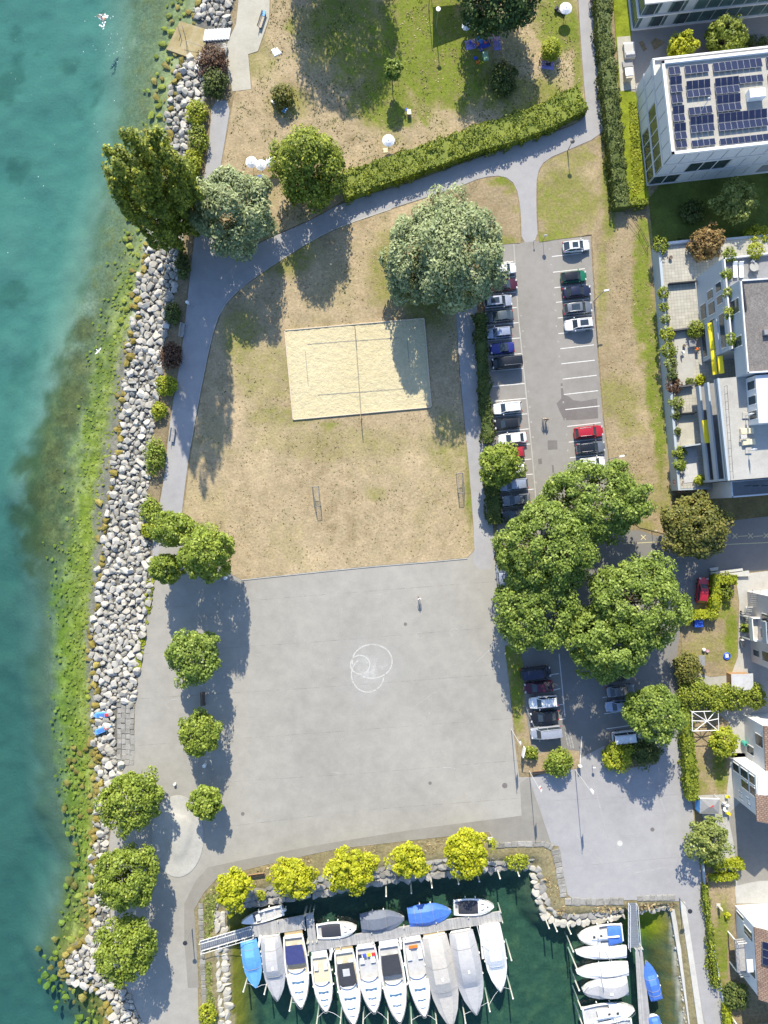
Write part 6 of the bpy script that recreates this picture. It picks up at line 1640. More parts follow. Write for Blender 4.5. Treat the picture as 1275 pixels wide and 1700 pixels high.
# ------------------------------------------------------------------ street furniture
def bench(x, y, rz, L, label, mat_='wood_pale', leg='dark_metal', back=True, z=0.0):
    q = P(x, y, 0.4); t = thing('bench', label, 'bench', (q.x, q.y, z), rz, 'park benches')
    for i in range(4):
        mb = MB(); mb.bbox((0, -0.2 + i * 0.125, 0.45), (L, 0.11, 0.05), 0.012); mb.build('seat_slat', mat_, t)
    if back:
        for i in range(3): mb = MB(); mb.bbox((0, 0.30 + i * .03, 0.58 + i * 0.14), (L, 0.045, 0.11), 0.012, 0, -0.2); mb.build('back_slat', mat_, t)
    for s in (-1, 1):
        mb = MB(); mb.box((s * (L / 2 - .2), -.02, .21), (.07, .44, .42)); mb.build('leg', leg, t)
    return t
bench(303, 548, math.radians(82), 2.2, 'shaded bench beside the curving path', 'wood_grey')
bench(287, 722, math.radians(82), 2.2, 'sunny bench on the lakeside path', 'wood_grey')
bench(338, 1160, math.radians(92), 2.2, 'dark wooden bench in tree shade on the plaza', 'wood_dark')
bench(356, 963, math.radians(5), 2.0, 'grey bench under the largest plaza corner tree', 'wood_grey')
bench(424, 1453, math.radians(8), 3.0, 'long brown bench between the two left robinias', 'wood')
bench(896, 1282, math.radians(4), 2.4, 'brown bench beside the flag pole at the quay', 'wood')
bench(435, 33, math.radians(72), 2.6, 'bench with a blue towel on the upper terrace', 'wood_pale')
tag(MB().bbox((0, 0, 0), (0.9, 0.5, 0.06), 0.02).build('towel', 'tarp_lightblue', None, False, P(438, 22, 0.5), math.radians(72)), 'blue towel draped over the terrace bench', 'towel')
def lathe_thing(name, x, y, prof, matn, label, cat, z=0.0, group=None, n=12):
    q = P(x, y); mb = MB(); mb.lathe((0, 0, 0), prof, n); return tag(mb.build(name, matn, None, True, (q.x, q.y, z)), label, cat, group)
BIN = [(0.2, 0), (0.24, 0.1), (0.26, 0.8), (0.28, 0.85), (0.16, 0.95)]
lathe_thing('litter_bin', 313, 504, BIN, 'white_bright', 'white litter bin beside the shaded path', 'bin')
lathe_thing('litter_bin', 376, 959, BIN, 'white_bright', 'white litter bin by the bench at the plaza corner', 'bin')
lathe_thing('litter_bin', 341, 1269, BIN, 'white_bright', 'white litter bin in the shadow of a small plaza tree', 'bin')
lathe_thing('bollard', 291, 1301, [(0.18, 0), (0.2, 0.5), (0.1, 0.58)], 'white_bright', 'white bollard above the concrete mound', 'bollard')
def lamp_post(x, y, h, label, kind='arm', ang=0.0):
    q = P(x, y); t = thing('lamp_post', label, 'lamp post', (q.x, q.y, 0), ang)
    mb = MB(); mb.tube([(0, 0, 0), (0, 0, h * .5), (0, 0, h)], [0.09, 0.07, 0.05], 8); mb.build('pole', 'grey_metal', t)
    mb = MB()
    if kind == 'arm': mb.bbox((0.35, 0, h), (0.8, 0.26, 0.12), 0.04); mb.build('lamp_head', 'white_bright', t)
    else: mb.lathe((0, 0, h - .25), [(0.06, 0), (0.34, 0.2), (0.36, 0.28), (0.1, 0.34)], 14); mb.build('lamp_head', 'dark_metal' if kind == 'dark' else 'white_bright', t, True)
lamp_post(986, 500, 5.3, 'lamp post beside the right car row, next to the white estate car', 'arm', 0.2)
lamp_post(1010.5, 762.5, 5.3, 'lamp post at the lower end of the right car row', 'arm', 0.2)
lamp_post(724, 49, 4.6, 'white lamp post on the upper green lawn', 'disc')
lamp_post(318.7, 1541, 3.9, 'dark disc lamp beside the harbour gangway', 'dark')
lamp_post(1128, 1490, 3.9, 'dark disc lamp at the corner of the concrete quay', 'dark')
lamp_post(942, 251, 3.0, 'short dark post on the path corner grass', 'dark')
def flagpole(x, y, h, label, cols, seed):
    q = P(x, y); t = thing('flag_pole', label, 'flag pole', (q.x, q.y, 0), 0, 'flag poles by the quay')
    mb = MB(); mb.tube([(0, 0, 0), (0, 0, h)], [0.06, 0.04], 8); mb.ball((0, 0, h + .06), 0.07, 6); mb.build('pole', 'light_grey', t, True)
    rng = random.Random(seed)
    for k, c in enumerate(cols):
        mb = MB(); w = 0.22; rings = []
        z1 = h - 0.25 - k * 0.5; z0 = z1 - 0.52
        for z in (z1, (z0 + z1) / 2, z0):
            rings.append([(0.06 + i * w / 4 * (1.0 + .25 * (h - z) / 2), 0.14 * math.sin(i * 2.1 + seed + k) , z - i * 0.10) for i in range(6)])
        mb.loft(rings, False, False); o = mb.build('flag_cloth', c, t)
        m = o.modifiers.new('thickness', 'SOLIDIFY'); m.thickness = 0.02
flagpole(849, 1211, 7.4, 'flag pole with a white flag at the plaza verge', ['white_bright', 'cloth_white', 'tarp_slate'], 1)
flagpole(878.7, 1280, 8.4, 'flag pole with a limp red and white flag by the bench', ['white_bright', 'red_paint', 'white_bright'], 2)
flagpole(954.6, 1278, 9.8, 'tallest flag pole with a white flag at the car park exit', ['white_bright', 'cloth_white', 'white_bright'], 3)
def sign(x, y, label, w=0.9, h=1.9, rz=0.1, matn='white_bright', face=None):
    q = P(x, y); t = thing('sign_board', label, 'sign', (q.x, q.y, 0), rz)
    for s in (-1, 1): mb = MB(); mb.tube([(s * w * .42, 0, 0), (s * w * .42, 0, h)], 0.035, 6); mb.build('post', 'grey_metal', t)
    mb = MB(); mb.bbox((0, 0, h * .68), (w, 0.14, h * .6), 0.02); mb.build('panel', matn, t)
sign(866, 1243, 'white information board at the plaza verge', 1.5, 2.3, 1.35)
sign(960, 1268, 'small white machine at the car park exit', 0.5, 1.5, 0.2)
sign(813, 1388, 'grey information board at the right end of the robinias', 0.8, 1.3, 0.1, 'light_grey')
sign(1020, 330, 'narrow white notice board at the foot of the dark hedge', 0.5, 1.6, 1.5)
def post_sign(x, y, h, label, r=0.3, matn='white_bright'):
    q = P(x, y); t = thing('traffic_sign', label, 'sign', (q.x, q.y, 0))
    mb = MB(); mb.tube([(0, 0, 0), (0, 0, h)], 0.035, 6); mb.build('post', 'grey_metal', t)
    mb = MB(); mb.tube([(0, -.03, h - r), (0, .03, h - r)], r, 14); mb.build('sign_plate', matn, t)
post_sign(885.5, 402, 1.1, 'short white post at the car park entrance from the path', 0.12)
post_sign(901, 399, 2.3, 'round sign on a post beside the car park entrance')
post_sign(1082, 880, 2.2, 'round sign at the end of the long verge')
post_sign(983, 1270, 1.4, 'small white sign in the car park exit lane', 0.22)
def fence(line, h, label, matn='dark_metal', n=None):
    t = thing('fence', label, 'fence', (0, 0, 0)); pts = [P(x, y) for x, y in line]
    for a, b in zip(pts[:-1], pts[1:]):
        L = (b - a).length; k = max(1, int(L / 2.2))
        for i in range(k + 1): p = a.lerp(b, i / k); mb = MB(); mb.tube([p, p + Vector((0, 0, h))], 0.04, 5); mb.build('post', matn, t)
        for z in (h * .5, h * .95): mb = MB(); mb.tube([a + Vector((0, 0, z)), b + Vector((0, 0, z))], 0.03, 5); mb.build('rail', matn, t)
fence([(1038, 356), (1060, 385), (1074, 412)], 1.1, 'thin wire fence across the upper corner of the verge')
fence([(871, 1170), (886, 1206)], 0.7, 'low wooden rail at the head of the small car park', 'wood_grey')
# garden wall along the lane
t = thing('garden_wall', 'low concrete wall between lane and gardens at the lower right', 'wall', (0, 0, 0))
for a, b in (((1163, 1405), (1168, 1465)), ((1168, 1465), (1181, 1560)), ((1181, 1560), (1200, 1668))):
    pa, pb = P(*a), P(*b); c = (pa + pb) / 2; d = pb - pa; mb = MB(); mb.bbox((c.x, c.y, 0.3), (d.length, 0.22, 0.6), 0.03, math.atan2(d.y, d.x)); mb.build('wall_section', 'facade_shade_blue', t)
t = thing('street_wall', 'stepped beige walls beside the street and yellow hedge', 'wall', (0, 0, 0))
for p in ([(1176, 943), (1190, 941), (1190, 946), (1178, 948)], [(1178, 950), (1230, 943), (1231, 947), (1178, 954)], [(1180, 955), (1241, 947), (1242, 956), (1181, 958)]):
    mb = MB(); mb.prism(W2(p), 0, 0.5); mb.build('wall_section', 'concrete_pale', t)
# ------------------------------------------------------------------ cars
CARS = {}
SPEC = dict(hatch=dict(L=4.1, W=1.76, Ht=1.48, belt=.92, xr0=-1.95, xr1=-1.55, xf1=.35, xf0=1.05), sedan=dict(L=4.55, W=1.8, Ht=1.44, belt=.9, xr0=-1.75, xr1=-1.05, xf1=.3, xf0=1.1),
            estate=dict(L=4.65, W=1.82, Ht=1.5, belt=.93, xr0=-2.2, xr1=-1.8, xf1=.4, xf0=1.15), suv=dict(L=4.6, W=1.88, Ht=1.68, belt=1.04, xr0=-2.15, xr1=-1.8, xf1=.45, xf0=1.15),
            van=dict(L=4.8, W=1.92, Ht=1.92, belt=1.1, xr0=-2.36, xr1=-2.25, xf1=.95, xf0=1.55), roadster=dict(L=3.9, W=1.72, Ht=1.24, belt=.82, xr0=-.95, xr1=-.75, xf1=.0, xf0=.55), coupe=dict(L=4.3, W=1.78, Ht=1.4, belt=.88, xr0=-2.0, xr1=-1.2, xf1=.3, xf0=1.1))
def car_meshes(kind):
    if kind in CARS: return CARS[kind]
    p = SPEC[kind]; L, W, Ht, belt = p['L'], p['W'], p['Ht'], p['belt']; w = W / 2
    xr0, xr1, xf1, xf0 = p['xr0'], p['xr1'], p['xf1'], p['xf0']
    st = [(-L / 2, .78, .42, .62 * belt), (-L / 2 + .06, .88, .3, .82 * belt), (-L / 2 + .25, .955, .24, .97 * belt), (-L / 2 + .8, .99, .2, belt), (-.2, 1.0, .19, belt), (xf0, .995, .2, belt * .99), (L / 2 - .75, .965, .22, belt * .88),
          (L / 2 - .3, .90, .25, belt * .8), (L / 2 - .07, .78, .3, belt * .7), (L / 2, .62, .4, belt * .55)]
    rings = []
    for x, f, zb, zt in st:
        ww = w * f
        half = [(.80 * ww, zb), (.965 * ww, zb + .1), (ww, zb + (zt - zb) * .5), (.975 * ww, zt - .1), (.90 * ww, zt - .02), (.45 * ww, zt + .015)]
        rings.append([(x, y, z) for y, z in half] + [(x, -y, z) for y, z in half[::-1]])
    mb = MB(); mb.loft(rings); out = {}
    out['body'] = [mb.mesh('body', 'paint_white', True)]
    b_, r_ = .86 * w, .70 * w
    zr_ = Ht - .05
    B = [(xr0, b_ * .92, belt - .02), (xr1 + .25, b_, belt), (xf1, b_, belt), (xf0, b_ * .88, belt - .03)]
    T = [(xr1, r_ * .95, zr_ - .02), (xr1 + .25, r_, zr_), (xf1 - .25, r_, zr_), (xf1, r_ * .92, zr_ - .03)]
    vs = [v for v in B] + [v for v in T] + [(x, -y, z) for x, y, z in B] + [(x, -y, z) for x, y, z in T]
    fs = [(0, 1, 5, 4), (1, 2, 6, 5), (2, 3, 7, 6), (8, 12, 13, 9), (9, 13, 14, 10), (10, 14, 15, 11), (3, 11, 15, 7), (0, 4, 12, 8), (4, 5, 13, 12), (5, 6, 14, 13), (6, 7, 15, 14)]
    mb = MB(); mb.add(vs, fs); out['window'] = [mb.mesh('window', 'car_glass')]
    if kind != 'roadster':
        mb = MB(); rings = []
        for x, f, dz in ((xr1 - .06, .90, -.05), (xr1 + .12, .99, 0.0), ((xr1 + xf1) / 2, 1.02, .035), (xf1 - .15, .99, .0), (xf1 + .05, .88, -.06)):
            y = r_ * f + .03; z = Ht + dz
            rings.append([(x, y, z - .075), (x, y * .97, z - .03), (x, y * .7, z), (x, -y * .7, z), (x, -y * .97, z - .03), (x, -y, z - .075)])
        mb.loft(rings); out['roof'] = [mb.mesh('roof', 'paint_white', True)]
        ps = []
        for s in (1, -1):
            for a, b in ((B[3], T[3]), (B[0], T[0]), ((xr1 * .35 + xf1 * .65, b_, belt), (xr1 * .35 + xf1 * .65, r_, zr_))):
                mb = MB(); mb.tube([(a[0], s * (a[1] + .012), a[2]), (b[0], s * (b[1] + .012), b[2] + .02)], .045, 5); ps.append(mb.mesh('pillar', 'paint_white'))
        out['pillar'] = ps
    else:
        mb = MB(); mb.bbox((-.45, 0, belt + .16), (.9, 1.15, .3), .12); out['soft_top'] = [mb.mesh('soft_top', 'tarp_black')]
    wh = []
    for sx in (-L * .3, L * .305):
        for s in (-1, 1): wh.append((sx, s))
    mbt = MB(); mbt.mat('black_rubber').tube([(0, -.1, 0), (0, .1, 0)], .325, 16); mbt.mat('grey_metal').tube([(0, -.112, 0), (0, .112, 0)], .2, 10)
    wm = mbt.mesh('wheel')
    out['wheel_pos'] = [(x, s * (w - .08), .325) for x, s in wh]; out['wheel'] = wm
    hl = []
    for s in (-1, 1):
        mb = MB(); mb.bbox((L / 2 - .2, s * w * .66, belt * .74), (.26, .34, .12), .04, -s * .35); hl.append(mb.mesh('headlight', 'lamp_lens'))
    out['headlight'] = hl; tl = []
    for s in (-1, 1):
        mb = MB(); mb.bbox((-L / 2 + .09, s * w * .74, belt * .82), (.14, .28, .16), .04, s * .2); tl.append(mb.mesh('tail_light', 'tail_lens'))
    out['tail_light'] = tl; mi = []
    for s in (-1, 1):
        mb = MB(); mb.bbox((xf0 - .35, s * (w + .09), belt + .08), (.14, .22, .14), .04); mi.append(mb.mesh('mirror', 'paint_white'))
    out['mirror'] = mi
    sr = MB(); sr.bbox(((xr1 + xf1) / 2 + .1, 0, Ht + .04), (min(1.3, (xf1 - xr1) * .6), r_ * 1.35, .02), .01); out['sunroof'] = sr.mesh('sunroof', 'car_glass')
    rl = []
    for s in (-1, 1):
        mb = MB(); mb.tube([(xr1 + .2, s * r_ * .93, Ht + .02), ((xr1 + xf1) / 2, s * r_ * .95, Ht + .075), (xf1 - .3, s * r_ * .93, Ht + .02)], .022, 5); rl.append(mb.mesh('roof_rail', 'grey_metal'))
    out['roof_rail'] = rl
    mb = MB(); mb.bbox((0, 0, Ht + .045), (2.2, r_ * 1.7, .03), .01); out['roof_cover'] = mb.mesh('roof_cover', 'paint_navy')
    mb = MB(); mb.box((L / 2 + .005, 0, .42), (.02, .5, .11)); out['plate'] = mb.mesh('number_plate', 'white_bright')
    CARS[kind] = out
    return out
def paint(o, m):
    for s in o.material_slots:
        s.link = 'OBJECT'; s.material = m
def car(x, y, head, kind, col, label, opts=''):
    p = SPEC[kind]; ms = car_meshes(kind); q = P(x, y, p['Ht'] * .55)
    t = thing('parked_car', label, 'car', (q.x, q.y, 0.014), head, 'parked cars'); M = MATS['paint_' + col]
    for k in ('body', 'roof', 'pillar', 'mirror'):
        for me in ms.get(k, ()):
            o = link_mesh(k, me, t); paint(o, M if not (k == 'roof' and 'd' in opts) else MATS['paint_black'])
            if k == 'roof' and 's' in opts: link_mesh('sunroof', ms['sunroof'], o)
            if k == 'roof' and 'r' in opts:
                for rm in ms['roof_rail']: link_mesh('roof_rail', rm, o)
    for k in ('window', 'headlight', 'tail_light', 'soft_top'):
        for me in ms.get(k, ()): link_mesh(k, me, t)
    for pos in ms['wheel_pos']: link_mesh('wheel', ms['wheel'], t, pos)
    link_mesh('number_plate', ms['plate'], t)
A = math.radians(6); B_ = math.pi + A
for a in ((836, 446, A, 'hatch', 'white', 'white hatchback, topmost car of the left row under the willow'), (836, 473, A, 'sedan', 'maroon', 'maroon saloon with a dark roof under the willow edge', 'd'), (827, 500, A, 'suv', 'silver', 'silver car with a large dark glass roof half under the willow', 's'),
          (829, 525, B_, 'sedan', 'slate', 'dark grey-green car between the glass-roofed and the silver car'), (829, 552, B_, 'hatch', 'paleblue', 'silver-blue hatchback above the small blue roadster', 'r'), (834, 578, B_, 'roadster', 'blue', 'small bright blue roadster in the left row'),
          (842, 601, B_, 'van', 'black', 'long black van in the left row above the empty bay', 'r'), (843, 677, B_, 'suv', 'white', 'white estate van directly below the empty left bays', 'r'), (842, 703, B_, 'hatch', 'black', 'black car between two white cars in the left row'), (851, 728, B_, 'sedan', 'white', 'white car above the small round car park tree'),
          (850, 752, B_, 'hatch', 'red', 'red car mostly hidden behind the small round tree'), (852, 778, B_, 'hatch', 'white', 'pale car poking out right of the small round tree'), (853, 805, B_, 'estate', 'paleblue', 'silver-blue estate below the small round tree'), (857, 830, B_, 'sedan', 'grey', 'dark grey car with blue tint near the end of the left row'),
          (856, 855, B_, 'sedan', 'dark', 'dark car at the end of the left row under the plane tree'),
          (957, 408, A, 'coupe', 'white', 'white car with dark roof panel, alone at the top right bay', 's'), (953, 459, A, 'hatch', 'green', 'green convertible with black top in the right row', 'd'), (958, 484, A, 'sedan', 'navy', 'navy saloon below the green car'), (960, 511, A, 'suv', 'grey', 'grey estate with dark roof panel in the right row', 'sr'),
          (962, 538, B_, 'suv', 'white', 'white estate car with a square sunroof in the right row', 'sr'), (978, 717, A, 'suv', 'red', 'bright red car below the dark asphalt patch', 'r'), (981, 743, A, 'estate', 'grey', 'grey car with black roof below the red car', 'dr'), (984, 768, A, 'hatch', 'white', 'white car half under the wide plane tree'),
          (890, 1118, A, 'van', 'navy', 'dark blue van in the small shaded car park'), (894, 1141, B_, 'sedan', 'maroon', 'dark maroon car in the small car park'), (903, 1166, B_, 'suv', 'white', 'white car in the small car park, left row', 'r'), (904, 1190, B_, 'sedan', 'black', 'black car next to the wooden rail in the small car park'),
          (907, 1217, B_, 'van', 'silver', 'silver van at the lower end of the left small row', 'r'), (1023, 1122, A, 'hatch', 'dark', 'dark car under the plane tree in the small right row'), (1031, 1147, A, 'sedan', 'grey', 'grey car in the small right row'), (1027, 1172, B_, 'hatch', 'paleblue', 'pale blue car half under the round lane tree'),
          (1043, 1224, A, 'van', 'white', 'white van beside the yellow-green shrub', 'r'), (834, 955, math.radians(95), 'hatch', 'paleblue', 'pale blue car hidden at the plaza corner under the plane tree')):
    car(*a)
q = (1167, 980); car(q[0], q[1], math.radians(84), 'hatch', 'red', 'red car parked beside the clipped yellow hedge')

# ------------------------------------------------------------------ boats
def hull_rings(L, B, free=0.75, bow=0.25, n=9):
    prof = [(0, .86), (.12, .93), (.3, 1.0), (.5, 1.0), (.66, .92), (.79, .74), (.89, .5), (.96, .24), (1.0, .03)]
    rings = []
    for s, f in prof:
        b = B / 2 * f; zs = free + bow * s ** 2; x = s * L
        rings.append([(x, b, zs), (x, b * .97, zs - .16), (x, b * .8, .12), (x, b * .35, -.25 + .2 * s), (x, 0, -.3 + .25 * s), (x, -b * .35, -.25 + .2 * s), (x, -b * .8, .12), (x, -b * .97, zs - .16), (x, -b, zs)])
    return prof, rings
def beam(prof, s):
    for (a, fa), (b, fb) in zip(prof[:-1], prof[1:]):
        if a <= s <= b: return fa + (fb - fa) * (s - a) / (b - a)
    return 0.02
def boat(stern, bow_, beam_px, kind, label, col='tarp_grey', hull='gelcoat', opts=''):
    zref = -0.1
    a, b = P(*stern, zref), P(*bow_, zref); d = b - a; L = d.length; B = beam_px * SC
    t = thing('boat', label, 'boat', (a.x, a.y, WZ), math.atan2(d.y, d.x), 'moored boats')
    free, rise = (0.7, .3) if L < 9 else (0.95, .4)
    if kind == 'tarp': free, rise = .55, .2
    prof, rings = hull_rings(L, B, free, rise)
    mb = MB(); mb.loft(rings, False, False); mb.add(rings[0], [tuple(range(9))]); mb.build('hull', hull, t, True)
    zs = lambda s: free + rise * s * s
    def deck_ring(s, f, dz): return (s * L, B / 2 * beam(prof, s) * f, zs(s) + dz)
    def deck(s0, s1, f0, f1, dz, name, matn, crown=.05, n=6, parent=t):
        rings = []
        for i in range(n + 1):
            s = s0 + (s1 - s0) * i / n; f = f0 + (f1 - f0) * i / n; x, y, z = deck_ring(s, f, dz)
            rings.append([(x, y, z - .04), (x, y * .93, z + .02), (x, y * .5, z + crown), (x, -y * .5, z + crown), (x, -y * .93, z + .02), (x, -y, z - .04)])
        m = MB(); m.loft(rings, True); return m.build(name, matn, parent, True)
    rng = random.Random(int(stern[0]))
    if kind in ('tarp', 'bigtarp', 'whitetarp'):
        peak = dict(tarp=.8, bigtarp=1.45, whitetarp=.65)[kind]; rings = []
        sts = [(.0, .25), (.06, .55), (.16, .8), (.3, 1.0), (.46, .98), (.58, .66), (.66, .3), (.82, .2), (.92, .18), (1.0, .05)]
        for s, k in sts:
            b_ = B / 2 * beam(prof, s) * 1.03 + .02; z = zs(s); h = peak * k * rng.uniform(.93, 1.07)
            rings.append([(s * L, b_, z - .22), (s * L, b_ * .99, z + .03), (s * L, b_ * .78, z + h * .34), (s * L, b_ * .5, z + h * .95), (s * L, 0, z + h), (s * L, -b_ * .5, z + h * .95), (s * L, -b_ * .78, z + h * .34), (s * L, -b_ * .99, z + .03), (s * L, -b_, z - .22)])
        m = MB(); m.loft(rings, False, False); m.add(rings[0], [tuple(range(9))]); cv = m.build('cover', col, t, True)
        cv.data.set_sharp_from_angle(angle=math.radians(16))
        for s in (.16, .3, .58):
            b_ = B / 2 * beam(prof, s) * 1.03; h = peak * {.16: .8, .3: 1.0, .58: .66}[s]; z = zs(s)
            m = MB(); m.tube([(s * L, b_, z + .0), (s * L, b_ * .78, z + h * .35), (s * L, b_ * .5, z + h * .96), (s * L, 0, z + h + .01), (s * L, -b_ * .5, z + h * .96), (s * L, -b_ * .78, z + h * .35), (s * L, -b_, z)], .035, 4); m.build('cover_seam', 'mid_grey' if col != 'tarp_white' else 'light_grey', cv)  # seams toned darker to stand in for shading along the cover's edges
        if kind == 'bigtarp':
            if 'p' in opts: m = MB(); m.bbox((-.25, 0, .3), (.9, B * .8, .1), .03); m.build('swim_platform', 'teak', t)
            m = MB(); m.bbox((L * .42, 0.1, zs(.4) + peak + .05), (.5, .3, .12), .03); m.build('vent', 'white_bright', cv)
            r = MB(); pts = [(s * L, B / 2 * beam(prof, s) * .9, zs(s) + .35) for s in (.86, .93, .99)]; pts += [(x, -y, z) for x, y, z in pts[::-1]]; r.tube(pts, .025, 5); r.build('bow_rail', 'grey_metal', t)
    else:
        fore = deck(.52 if kind != 'open' else .7, .985, .97, .9, .0, 'foredeck', 'gelcoat')
        for s_ in (-1, 1):
            m = MB(); pts = [(s * L, s_ * (B / 2 * beam(prof, s) - .14), zs(s) + .02) for s in (0.02, .15, .3, .45, .56)]
            rings = [[(x, y - .13, z - .03), (x, y + .13, z - .03), (x, y + .11, z + .05), (x, y - .11, z + .05)] for x, y, z in pts]; m.loft(rings); m.build('side_deck', 'gelcoat', t)
        m = MB(); m.box((L * .28, 0, free - .4), (L * .56, B * .78, .06)); m.build('cockpit_floor', 'gelcoat_cream' if 'c' in opts else 'light_grey', t)
        m = MB(); m.bbox((.12, 0, free - .12), (.24, B * .82, .5), .05); m.build('transom', 'gelcoat', t)
        if kind == 'cruiser':
            m = MB(); m.bbox((-.3, 0, .32), (.75, B * .78, .1), .03); m.build('swim_platform', 'teak' if 'p' in opts else 'gelcoat', t)
            deck(.46, .86, .70, .45, .22, 'cabin', 'gelcoat', .12)
            ws = MB(); rings = []
            for i in range(7):
                a_ = -1.15 + 2.3 * i / 6; x = L * .40 + math.cos(a_) * B * .30; y = math.sin(a_) * B * .40
                rings.append([(x + .3, y * 1.08, zs(.5) + .2), (x - .25, y * .92, zs(.5) + .7)])
            ws.loft(rings, False, False); w = ws.build('windscreen', 'boat_glass', t); md = w.modifiers.new('thickness', 'SOLIDIFY'); md.thickness = .03
            fr = MB(); fr.tube([r_[1] for r_ in rings], .03, 4); fr.build('frame', 'white_bright', w)
            for s, f in ((.62, .5), (.76, .34)):
                m = MB(); pts = [(s * L - .12 * abs(k), k * B * f * .5, zs(s) + .37 - .04 * abs(k)) for k in (-1, -.5, 0, .5, 1)]
                wd_ = .42 if s < .7 else .28
                rr_ = [[(x, y, z - .02), (x + wd_, y, z - .1), (x + wd_, y, z - .02), (x, y, z + .05)] for x, y, z in pts]; m.loft(rr_); m.build('deck_window', 'boat_glass', t)
            m = MB(); m.bbox((L * .86, 0, zs(.86) + .1), (.34, .34, .06), .02); m.build('hatch', 'tarp_black', t)
            for s_ in (-1, 1): m = MB(); m.bbox((L * .2, s_ * B * .24, free - .12), (L * .12, B * .2, .4), .07); m.build('seat', 'white_bright', t)
            if 'b' in opts: m = MB(); deck(.10, .36, .78, .8, .5, 'cockpit_cover', col, .12)
            if 'k' in opts: deck(.14, .44, .74, .78, .42, 'cockpit_cover', col, .14); m = MB(); m.bbox((L * .26, 0, free + .62), (L * .1, B * .3, .04), .02); m.build('clear_panel', 'light_grey', t)
            if 'x' in opts:
                for i, cc in enumerate(('cloth_dark', 'cloth_blue', 'yellow_cloth', 'red_paint')): m = MB(); m.bbox((L * .12, B * (-.3 + i * .2), free + .2), (.5, B * .17, .1), .03); m.build('cushion', cc, t)
            if 'o' in opts: m = MB(); m.bbox((L * .08, 0, free + .16), (.5, B * .4, .1), .03); m.build('cushion', 'orange_paint', t)
            r = MB(); pts = [(s * L, B / 2 * beam(prof, s) * .93, zs(s) + .45) for s in (.62, .74, .85, .93, .985)]; pts += [(x, -y, z) for x, y, z in pts[::-1]]; r.tube(pts, .025, 5)
            for x, y, z in pts[::2]: r.tube([(x, y, z - .45), (x, y, z)], .02, 4)
            r.build('bow_rail', 'grey_metal', t)
        elif kind == 'runabout':
            deck(.12, .60, .80, .80, .05, 'cockpit_cover', col, .10)
            m = MB(); m.bbox((L * .84, 0, zs(.84) + .08), (.22, .22, .05), .02); m.build('hatch', 'tarp_black', t)
            for s_ in (-1, 1): m = MB(); m.bbox((L * .72, s_ * B * .16, zs(.72) + .07), (.5, .12, .03), .01, -s_ * .25); m.build('vent', 'tarp_black', t)
        elif kind == 'open':
            for s in (.2, .45): m = MB(); m.bbox((L * s, 0, free - .15), (.35, B * .75, .1), .03); m.build('thwart', 'light_grey', t)
            m = MB(); m.bbox((L * .6, 0, free + .05), (.7, B * .5, .5), .08); m.build('console', 'gelcoat', t)
            m = MB(); m.bbox((-.25, 0, free + .1), (.5, .36, .5), .1); m.tube([(-.3, 0, free), (-.35, 0, -.3)], .08, 6); m.build('outboard_motor', 'white_paint', t)
        elif kind == 'sail':
            deck(.28, .72, .55, .42, .18, 'cabin', 'gelcoat', .1)
            m = MB(); m.tube([(L * .58, 0, zs(.5)), (L * .58, 0, 8.0)], .06, 6); m.build('mast', 'grey_metal', t)
            m = MB(); m.tube([(L * .57, 0, 1.5), (L * .12, 0, 1.6)], [.1, .14], 7); m.build('boom', 'cloth_white', t)
            for s in (.5, .66): m = MB(); m.bbox((L * s, 0, zs(s) + .32), (.4, .4, .05), .02); m.build('hatch', 'tarp_black', t)
            if 'u' in opts: deck(.05, .36, .9, .92, .5, 'cockpit_cover', 'tarp_blue', .18)
            r = MB(); pts = [(s * L, B / 2 * beam(prof, s) * .93, zs(s) + .45) for s in (.75, .85, .93, .985)]; pts += [(x, -y, z) for x, y, z in pts[::-1]]; r.tube(pts, .02, 5); r.build('bow_rail', 'grey_metal', t)
    for s in (.3, .55):
        for s_ in (-1, 1):
            m = MB(); x, y, z = s * L, s_ * (B / 2 * beam(prof, s) + .1), zs(s) - .15; m.lathe((x, y, z - .4), [(.02, 0), (.09, .06), (.1, .35), (.03, .45)], 8); m.build('fender', 'white_bright', t, True)
